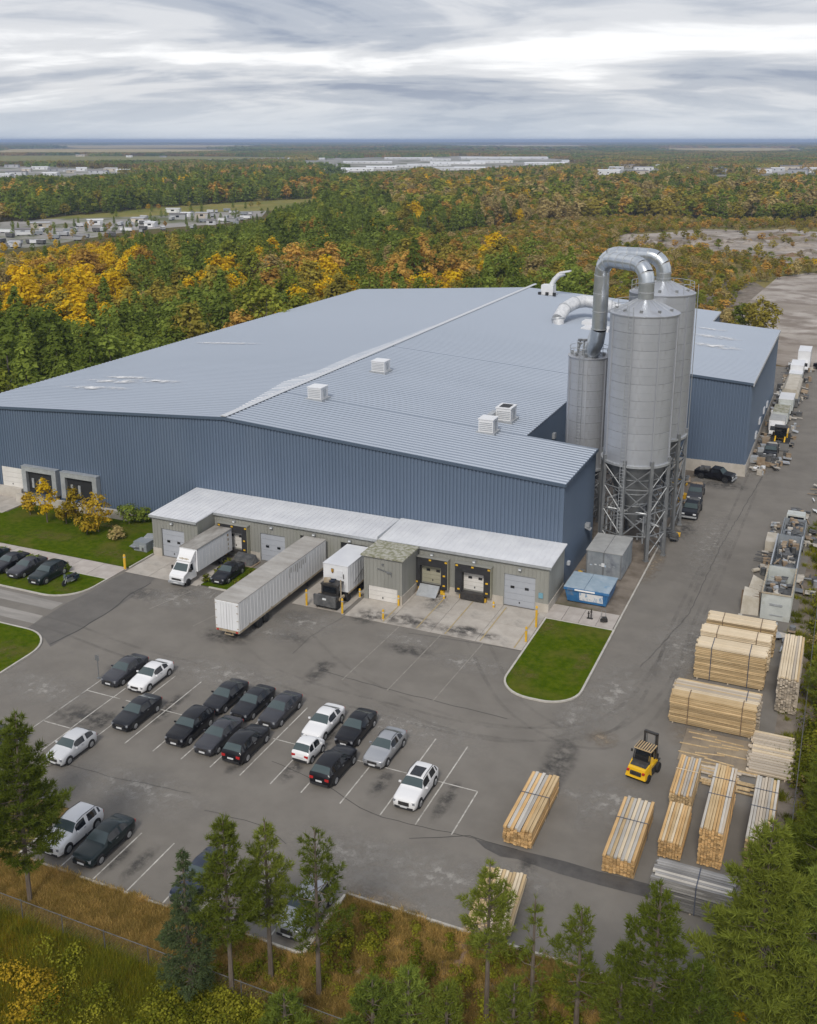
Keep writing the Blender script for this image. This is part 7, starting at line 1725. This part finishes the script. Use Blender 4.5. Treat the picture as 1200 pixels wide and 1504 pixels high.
def wood():
    X, Y, S, K, d, u = grow(105, 620, 4.9)
    order = np.argsort(d / np.maximum(S, 0.3)); 
    vis = order[(u[order] > -15) & (u[order] < 1215) & (S[order] > 0.45)]
    single = set(vis[:290].tolist())
    V = rgn.integers(0, 2, len(X))
    for i in single:
        p = VAR[(int(K[i]), int(V[i]))]
        zone = ' beside its long west wall' if Y[i] < 215 and X[i] > -190 else (' close behind its back wall' if Y[i] < 300 and X[i] > -115 else (' out at the picture\'s west edge' if u[i] < 220 else ' seen over the roof'))
        t = thing(KN[K[i]], KL[K[i]] + zone, 'tree', (X[i], Y[i], 0), rgn.uniform(0, 6.28), 'trees in the wood beyond the warehouse')
        t.scale = (S[i]*rgn.uniform(.9, 1.1), S[i]*rgn.uniform(.9, 1.1), S[i])
        place(p['trunk'], 'trunk', t); place(p['crown'], 'crown', t)
    rest = np.array([i for i in range(len(X)) if i not in single])
    X2, Y2, S2, K2, d2, _ = grow(620, 1500, 7.2)
    for ki in range(6):
        for vi in range(2):
            m = rest[(K[rest] == ki) & (V[rest] == vi)]
            if len(m): instancer('wood', VAR[(ki, vi)]['full'], X[m], Y[m], S[m], 'wood of many ' + KN[ki].replace('_', ' ') + 's stretching behind the warehouse', 'wood')
            m = (K2 == ki) & (rgn.integers(0, 2, len(K2)) == vi) if False else (K2 == ki) & (np.arange(len(K2)) % 2 == vi)
            if m.any(): instancer('far_wood', VAR[(ki, vi)]['far'], X2[m], Y2[m], S2[m]*1.05, 'distant wood of ' + KN[ki].replace('_', ' ') + 's on the plain', 'wood', sxy=1.25)
    # beyond: patches of canopy
    def patch(kn, seed, kinds):
        rg_ = np.random.default_rng(seed); n = 46
        c = np.concatenate([rg_.uniform(-32, 32, (n, 2)), np.zeros((n, 1))], 1); per = 26
        vs = rg_.normal(size=(n, per, 3)); vs /= np.linalg.norm(vs, axis=2, keepdims=True); vs[..., 2] = np.abs(vs[..., 2])
        hh = rg_.uniform(6, 12, (n, 1, 1))
        pts = c[:, None] + vs*np.array([3.6, 3.6, 1])*np.concatenate([np.ones((n, 1, 1)), np.ones((n, 1, 1)), hh*0.8], 2) + np.array([0, 0, 1.0])
        qv, qf = quads_at(pts.reshape(-1, 3), (vs + np.array([0, 0, .5])).reshape(-1, 3), 3.4, rg_)
        return raw_mesh('canopy', qv, qf, LF[kn])
    prot = [(patch('conifer', 1, 0), [0]), (patch('mixed', 2, 0), [3, 4, 5]), (patch('olive', 3, 0), [2]), (patch('green', 4, 0), [1])]
    for d0, d1, step, sxy, sz in ((1500, 4200, 52, 1.0, 1.0), (4200, 24000, 230, 4.3, 1.5)):
        X, Y, u, v, d = scatter(d0, d1, step)
        _, vt, _ = to_px(X, Y, np.full_like(X, 9.0*sz))
        bad = open_count(u, vt, v) > 0
        K = kind_of(u, v, rgn, X/3, Y/3)
        for me, ks in prot:
            m = np.isin(K, ks) & ~bad
            if m.any(): instancer('far_canopy', me, X[m], Y[m], np.full(m.sum(), sz), 'distant tree canopy fading toward the horizon', 'wood', sxy=sxy/sz*rgn.uniform(.9, 1.1, m.sum()))
wood()

# low bushes over the scrubland behind the annex
def scrub():
    X, Y, u, v, d = scatter(215, 700, 3.4)
    k = inside(SCRUB, u, v) & ~((X > -112) & (Y < 224)) & (u > 560)
    k &= (open_count(u, v - 6, v) == 0) | ((rgn.uniform(size=len(X)) < 0.10) & (v < 395))
    k &= rgn.uniform(size=len(X)) < np.where(v > 395, 0.75, 0.9) * np.where(u > 1040, 0.5, 1)
    X, Y, u = X[k], Y[k], u[k]
    K = rgn.choice([1, 2, 2, 5, 4], len(X))
    for ki in (1, 2, 4, 5):
        m = K == ki
        instancer('scrub', VAR[(ki, 0)]['far'], X[m], Y[m], rgn.uniform(0.16, 0.42, m.sum()), 'low autumn scrub behind the annex', 'scrub', sxy=1.5)
scrub()

# ---- pines and spruce in front of the yard
def tufts(pos, dirs, n_blade, L, wd, rgn_):
    """needle tufts: n_blade thin triangles per tuft, fanning about dirs"""
    n = len(pos)
    D = dirs[:, None] + rgn_.normal(size=(n, n_blade, 3))*0.55
    D /= np.linalg.norm(D, axis=2, keepdims=True)
    side = np.cross(D, rgn_.normal(size=D.shape)); side /= np.linalg.norm(side, axis=2, keepdims=True)
    ll = (L*rgn_.uniform(0.7, 1.3, (n, n_blade, 1)))
    p = pos[:, None] + rgn_.normal(size=D.shape)*0.03
    V = np.stack([p - side*wd*0.5, p + side*wd*0.5, p + D*ll], 2).reshape(-1, 3)
    return V, np.arange(len(V)).reshape(-1, 3)
def pine(name, label, x, y, h, r, z0, seed, dens=1.0, leafm='pine', lean=(0, 0), rise=0.35, blade=8, L=0.30, wd=0.05, cone=0.8, tr=0.13):
    rg_ = np.random.default_rng(seed)
    t = thing(name, label, 'tree', (x, y, 0))
    def axis_at(z): f_ = z/h; return np.array([lean[0]*f_*f_, lean[1]*f_*f_, z])
    mb = MB(); mb.path([tuple(axis_at(z)) if z > 0 else (0, 0, -0.3) for z in np.linspace(0, h, 8)], [tr*(1.15 - q) + 0.015 for q in np.linspace(0, 1, 8)], 7)
    P_, D_ = [], []
    z = z0
    while z < h - 0.15:
        f_ = (z - z0) / (h - z0)
        rl = 1.18 * r * min(1, (0.5 + f_*2.2)) * (1 - f_)**cone + 0.14
        nb = int(round(rg_.integers(4, 7)*min(1.35, max(dens, 0.7))))
        a0 = rg_.uniform(0, 6.28)
        for b_ in range(nb):
            a = a0 + 6.283*b_/nb + rg_.uniform(-.35, .35); ln = rl*rg_.uniform(0.5, 1.25)
            up = rise*(0.4 + f_) + rg_.uniform(-.12, .12)
            d0 = np.array([math.cos(a), math.sin(a), up]); d0 /= np.linalg.norm(d0)
            s = axis_at(z + rg_.uniform(-.12, .12))
            e = s + d0*ln + np.array([0, 0, 0.22*ln*(1 if rise > 0 else -0.4)])
            mid = s + d0*ln*0.5 - np.array([0, 0, 0.04*ln])
            mb.path([s, mid, e], [0.03*(1-f_)+0.012, 0.018, 0.006], 3, caps=False)
            m = max(2, int(ln*4.2*dens))
            for q in range(m):
                w_ = 0.38 + 0.62*(q+rg_.uniform(0, 1))/m
                p = s + (e - s)*w_
                P_.append(p); D_.append(d0*0.6 + np.array([0, 0, 0.5 if rise > 0 else 0.05]))
                for sg in (-1, 1):                   # side shoots
                    if rg_.uniform() < 0.75:
                        sd2 = np.array([-math.sin(a), math.cos(a), 0.15])*sg; ls = ln*0.34*(1.15-w_)*rg_.uniform(.5, 1.3) + 0.08
                        P_.append(p + sd2*ls*0.55 + d0*ls*0.4); D_.append(d0*0.5 + sd2*0.6 + np.array([0, 0, 0.35 if rise > 0 else 0]))
                        if ls > 0.3: P_.append(p + sd2*ls + d0*ls*0.6); D_.append(d0*0.5 + sd2*0.6 + np.array([0, 0, 0.35 if rise > 0 else 0]))
        z += 0.62 * rg_.uniform(0.7, 1.3) / max(0.75, min(dens, 1.25))
    P_.append(axis_at(h)); D_.append(np.array([0, 0, 1.0]))
    mb.build('trunk', M['bark'], t)
    V, Fc = tufts(np.array(P_), np.array(D_), blade, L, wd, rg_)
    place(raw_mesh('crown', V, Fc, LF[leafm]), 'crown', t)
    return t
pine('pine_tree', 'big leaning pine beside the white station wagon at the picture\'s left', -43.4, 40.2, 12.8, 2.8, 3.2, 1, 1.3, lean=(-0.3, 0.8), L=0.34, wd=0.06)
pine('pine_tree', 'pine half out of the picture behind the big leaning pine', -48.8, 43.8, 10.0, 2.0, 2.5, 2, 1.0, L=0.34, wd=0.06)
pine('spruce_tree', 'narrow dark blue-green spruce in front of the empty bays', -29.5, 37.7, 9.9, 1.75, 1.6, 3, 1.5, 'spruce', rise=-0.2, L=0.22, wd=0.05, cone=0.9)
pine('pine_tree', 'tall slim pine just right of the spruce', -27.4, 38.5, 11.9, 1.75, 4.6, 4, 1.35)
pine('pine_tree', 'slim pine between the spruce group and the silver car', -26.45, 41.0, 10.4, 1.5, 4.0, 5, 1.25)
pine('pine_tree', 'airy pine standing in front of the silver car', -23.35, 41.0, 10.8, 2.0, 3.4, 6, 0.95)
pine('pine_tree', 'small pine in front of the loose pale boards', -14.2, 43.0, 10.1, 1.55, 4.8, 7, 1.15)
pine('pine_tree', 'thin sparse young pine at the bottom edge right of the board pile', -11.9, 43.6, 8.3, 0.85, 2.2, 8, 0.7)
pine('pine_tree', 'young pine at the bottom edge, left of the broad pine', -9.5, 43.8, 8.3, 1.65, 2.6, 9, 1.05)
pine('pine_tree', 'broad pine in front of the weathered grey lumber', -5.6, 43.2, 11.5, 2.4, 2.6, 10, 1.05, L=0.34, wd=0.06)
pine('pine_tree', 'large dense pine covering the corner of the lumber yard', -1.0, 46.2, 14.3, 3.1, 2.2, 12, 1.2, L=0.38, wd=0.07)
pine('pine_tree', 'large pine at the right border above the corner pine', 1.6, 52.0, 15.2, 2.6, 3.0, 13, 1.15, L=0.38, wd=0.07)
pine('pine_tree', 'pine filling the bottom right corner', 1.6, 47.2, 12.0, 2.6, 1.5, 14, 1.4, 'conifer', L=0.36, wd=0.07)
pine('pine_tree', 'low pine at the bottom between the broad and the corner pine', -3.4, 43.4, 7.5, 2.0, 1.2, 15, 1.3, 'conifer', L=0.34, wd=0.06)
pine('pine_tree', 'pine by the fence next to the silvery lumber', 1.9, 60.5, 9.5, 2.0, 1.5, 16, 1.2, L=0.34, wd=0.06)
pine('pine_tree', 'young pine outside the fence by the spread of old boards', 1.5, 69.0, 6.5, 1.5, 0.8, 17, 1.2)
pine('pine_tree', 'small pine leaning over the rough stack by the fence', 1.0, 84.0, 6.2, 1.6, 0.8, 18, 1.1, lean=(-0.8, 0))
pine('pine_tree', 'small pine outside the fence nearest the pale container', 2.0, 77.0, 5.2, 1.4, 0.6, 19, 1.1)
for i, (u, v, h, r, lm, lab) in enumerate(((600, 1550, 5.4, 1.7, 'conifer', 'low green pine top at the bottom edge below the kerb nub'), (655, 1560, 4.8, 1.5, 'pine', 'low pine top at the bottom edge left of the small pine'), (548, 1545, 4.6, 1.6, 'conifer', 'low dark pine top at the bottom edge below the airy pine'), (752, 1560, 5.0, 1.5, 'pine', 'low pine top between the small pine and the thin one'),
                                           (905, 1570, 6.0, 1.8, 'pine', 'low pine in front of the broad pine'), (1015, 1590, 6.2, 1.9, 'conifer', 'low dark pine left of the orange sapling at the bottom edge'), (420, 1540, 3.6, 1.3, 'conifer', 'low dark pine top at the bottom edge below the slim pines'))):
    x, y = g(u, v)
    pine('pine_tree', lab, x, y, h, r, 0.6, 200+i, 1.2, lm, L=0.32, wd=0.06)
# ---- broadleaf saplings and shrubs
def shrub(name, label, x, y, h, r, kn, seed, z=0.0, clumps=30, per=22, leaf_s=0.3, cr=0.5, group=None, z0=None, cat='shrub'):
    t = thing(name, label, cat, (x, y, z), 0, group)
    trunk_mb(h*0.8, 0.05 + h*0.008, seed, 6, r).build('stem', M['bark'], t)
    V, Fc = crown_decid(seed, h, r, h*0.18 if z0 is None else z0, clumps, per, leaf_s, cr)
    place(raw_mesh('foliage', V, Fc, LF[kn]), 'foliage', t)
    return t
shrub('maple_sapling', 'orange autumn sapling among the pines at the bottom right', -2.9, 44.8, 4.6, 1.5, 'orange', 60, clumps=60, per=26, leaf_s=0.22, cr=0.42, cat='sapling')
shrub('maple_sapling', 'small yellow sapling beside the orange one', -1.6, 45.6, 3.4, 1.1, 'yellow', 61, clumps=40, per=24, leaf_s=0.2, cr=0.4, cat='sapling')
for i, (u, v, h, r, kn, lab) in enumerate(((70, 768, 5.8, 1.3, 'yellow', 'slender yellow sapling before the left loading shelter'), (98, 770, 3.0, 1.2, 'bush_yellow', 'low yellow shrub between the saplings on the lawn'), (112, 772, 5.0, 1.0, 'bush_yellow', 'yellow-green sapling between the two loading shelters'),
                                         (145, 782, 5.2, 1.9, 'bush_yellow', 'broad yellow-green sapling before the right loading shelter'), (128, 786, 2.6, 1.3, 'bush_yellow', 'low yellow shrub at the foot of the broad sapling'), (45, 757, 3.2, 0.8, 'bush_yellow', 'small yellow shrub by the concrete pad'), (190, 770, 2.6, 1.3, 'conifer', 'dark green shrub against the warehouse wall'), (212, 768, 2.0, 0.9, 'conifer', 'dark green shrub at the dock corner'), (172, 792, 1.4, 1.0, 'brown', 'reddish brown shrub on the lawn edge'))):
    x, y = g(u, v)
    shrub('lawn_shrub', lab, x, y, h, r, kn, 80+i, 0.1, int(14+h*5), 20, 0.34, 0.5, 'shrubs on the upper lawn')
for i, (u, v) in enumerate(((31, 824), (47, 830), (57, 831), (80, 838), (6, 818), (98, 840))):
    x, y = g(u, v)
    shrub('round_shrub', ('small clipped round shrub along the footpath behind the lawn cars'), x, y, 1.2, 0.62, 'conifer', 120+i, 0.1, 26, 16, 0.22, 0.25, 'round shrubs behind the lawn cars', 0.1)
for i in range(7):
    x, y = g(*[(640/3.2+148, 808)][0]) if False else (-61.2 + (i % 3)*2.0 + rgn.uniform(-.3, .3), 85.2 + i*0.75)
    if -60.3 < x < -58.6 and 84.8 < y < 89.6: x = -57.4
    shrub('weed_clump', 'leafy weed clump around the dark car by the dock', x, y, rgn.uniform(0.6, 1.1), 0.5, 'bush', 140+i, 0.1, 14, 14, 0.22, 0.25, 'weeds around the car by the dock', 0.05)
x, y = g(1115, 492); shrub('leafy_tree', 'bushy green and rust tree behind the annex', x, y, 9.5, 4.2, 'olive', 170, 0, 80, 22, 0.75, 0.95, None, 0.8, 'tree')
x, y = g(1100, 486); shrub('leafy_tree', 'smaller green tree next to the bushy tree behind the annex', x-2, y+2, 7, 3.0, 'green', 171, 0, 50, 22, 0.7, 0.9, None, 0.6, 'tree')
# undergrowth: nobody could count it
def clump_mesh(kn, seed, h, r, n, s):
    V, Fc = crown_decid(seed, h, r, 0.0, n, 16, s, r*0.45)
    return raw_mesh('undergrowth', V, Fc, LF[kn])
def grass_mesh(kn, seed, n=40, h=0.35, r=0.3):
    rg_ = np.random.default_rng(seed)
    pos = np.concatenate([rg_.normal(0, r*0.5, (n, 2)), np.zeros((n, 1))], 1)
    V, Fc = tufts(pos, np.tile([0, 0, 1.0], (n, 1)), 3, h, 0.035, rg_)
    return raw_mesh('grass', V, Fc, LF[kn])
def rand_in(n, x0, x1, y0, y1): return rgn.uniform(x0, x1, n), rgn.uniform(y0, y1, n)
def front(n):
    X, Y = rand_in(n, -62, 4, 29, 43.0); k = (X*0.44 + Y > 14) ; return X[k], Y[k]
X, Y = rand_in(9000, -62, 6, 31, 43.0); k = (Y < 43.0)
dens = np.where(Y < 38.2, 0.9, 0.2) * np.where((X > -25) & (Y > 40), 0.75, 1)
k = rgn.uniform(size=len(X)) < dens * 0.55
X, Y = X[k], Y[k]
k = (X > -31) | (rgn.uniform(size=len(X)) < 0.07); X, Y = X[k], Y[k]
u_, v_, _ = to_px(X, Y, np.zeros_like(X))
yel = np.exp(-((u_-10)/70)**2 - ((v_-1390)/55)**2) + 0.8*np.exp(-((u_-10)/60)**2 - ((v_-1500)/40)**2) + 0.08*(u_ < 200)
ky = rgn.uniform(size=len(X)) < yel
low = (Y > 38.2)
for nm, m, me, s in (('undergrowth', ~ky & ~low, clump_mesh('bush', 5, 1.15, 0.8, 30, 0.13), (0.6, 1.3)), ('undergrowth', ky & ~low, clump_mesh('bush_yellow', 6, 1.1, 0.8, 30, 0.13), (0.6, 1.3)), ('undergrowth', low & (X > -33), clump_mesh('bush', 7, 0.8, 0.6, 18, 0.12), (0.4, 1.0))):
    if m.any(): instancer(nm, me, X[m], Y[m], rgn.uniform(*s, m.sum()), 'tangled leafy undergrowth below the front fence', 'undergrowth')
X, Y = rand_in(30000, -62, 5, 30, 48.7); k = (Y < 43.05) | ((X > -25.4) & (Y < 48.6))
X, Y = X[k], Y[k]; q = rgn.uniform(size=len(X)); keep = q < np.where(X < -30, 0.9, 0.38); X, Y = X[keep], Y[keep]
X3, Y3 = rand_in(16000, -62, -28, 29, 38.5); u3, v3, _ = to_px(X3, Y3, np.zeros_like(X3)); ky3 = rgn.uniform(size=len(X3)) < np.clip(0.12 + 0.55*np.exp(-(u3/110)**2), 0, 0.6)
instancer('meadow_grass', grass_mesh('bush', 18, 40, 0.55, 0.5), X3[~ky3], Y3[~ky3], rgn.uniform(0.6, 1.4, (~ky3).sum()), 'olive green meadow grass below the front fence', 'grass')
instancer('meadow_grass', grass_mesh('bush_yellow', 19, 40, 0.5, 0.45), X3[ky3], Y3[ky3], rgn.uniform(0.5, 1.3, ky3.sum()), 'yellowed meadow grass below the front fence', 'grass')
instancer('verge_grass', grass_mesh('verge_grass', 8), X, Y, rgn.uniform(0.6, 1.3, len(X)), 'dry brown and green grass between kerb and trees', 'grass')
X, Y = rand_in(110, -25, -2, 43.2, 48.0); instancer('verge_weeds', clump_mesh('bush', 9, 0.6, 0.5, 16, 0.11), X, Y, rgn.uniform(0.5, 1.6, len(X)), 'green weeds on the brown verge below the kerb', 'weeds')
X, Y = rand_in(900, 0.3, 7.5, 50, 140); instancer('fence_undergrowth', clump_mesh('bush', 10, 1.5, 1.0, 34, 0.17), X, Y, rgn.uniform(0.5, 1.5, len(X)), 'green undergrowth outside the fence by the lumber', 'undergrowth')
X, Y = rand_in(420, 0.3, 7.5, 50, 140); instancer('fence_undergrowth', clump_mesh('brown', 11, 1.3, 0.9, 30, 0.16), X, Y, rgn.uniform(0.5, 1.3, len(X)), 'brown undergrowth outside the fence by the lumber', 'undergrowth')
X, Y = rand_in(120, -2.4, 0.0, 66, 130); instancer('yard_weeds', grass_mesh('bush', 12, 50, 0.4, 0.4), X, Y, rgn.uniform(0.6, 1.6, len(X)), 'weeds along the foot of the fence', 'weeds')
# lawn blades, thick enough to give the turf an uneven edge
def lawn_scatter(n, x0, x1, y0, y1, z, lab):
    X, Y = rand_in(n, x0, x1, y0, y1)
    instancer('lawn_grass', grass_mesh('green', 13, 30, 0.16, 0.4), X, Y, rgn.uniform(0.6, 1.2, n), lab, 'grass', Z=z)
#lawn_scatter(900, -24.6, -18.6, 77.0, 91.2, 0.10, 'short grass on the island lawn')
#lawn_scatter(2200, -98, -71.4, 85.2, 98.0, 0.09, 'short grass on the upper lawn')
#lawn_scatter(900, -95, -72, 76.3, 81.2, 0.10, 'short grass under the lawn cars')
#lawn_scatter(700, -78, -67.2, 58, 68.2, 0.10, 'short grass on the corner lawn')
# boulders and spoil on the bare ground
rg = np.random.default_rng(90)
MND = [(rg.uniform(915, 1200), 0, rg.uniform(3, 10), rg.uniform(1.2, 3.2), rg.uniform(0.6, 2.2)) for _ in range(46)]
MND = [(u, rg.uniform(342, 366 + max(0, (u-1080)*0.15)), a, b_, h) for u, _, a, b_, h in MND]
for i, (u, v, a, b_, h) in enumerate(MND):
    x, y = g(u, v); n1, n2 = 22, 7; vs, fs = [], []
    ph = rg.uniform(0, 6.28, 4)
    for jj in range(n2+1):
        for ii in range(n1):
            an = 2*math.pi*ii/n1; q = jj/n2; rr = 1 - q
            k = 1 + 0.25*math.sin(2*an+ph[0]) + 0.15*math.sin(5*an+ph[1])
            vs.append((a*rr*k*math.cos(an), b_*2*rr*k*math.sin(an), h*(q**0.8)*(1+0.3*math.sin(3*an+ph[2]+q*4)) - 0.3))
    for jj in range(n2):
        for ii in range(n1): fs.append((jj*n1+ii, jj*n1+(ii+1) % n1, (jj+1)*n1+(ii+1) % n1, (jj+1)*n1+ii))
    tag(MB().add(vs, fs).build('earth_mound', M['dirt' if i % 5 < 2 else ('soil' if u > 1090 and i % 2 else 'bare')], None, (x, y, 0), YAW, 30), 'low mound of bare spoil in the cleared ground beyond the annex', 'mound', 'mounds of spoil in the cleared ground', 'structure')
# ================================================================== HAZE
hm = bpy.data.materials.new('haze'); hm.use_nodes = True; t = hm.node_tree; t.nodes.clear()
out = N(t, 'ShaderNodeOutputMaterial'); pv = N(t, 'ShaderNodeVolumePrincipled')
pv.inputs['Color'].default_value = (0.5, 0.64, 0.92, 1); pv.inputs['Density'].default_value = 0.00011; pv.inputs['Anisotropy'].default_value = 0.0
t.links.new(pv.outputs[0], out.inputs['Volume'])
tag(MB().box(-31000, 31000, -4000, 31000, -1.0, 60).build('haze', hm), kind='stuff')
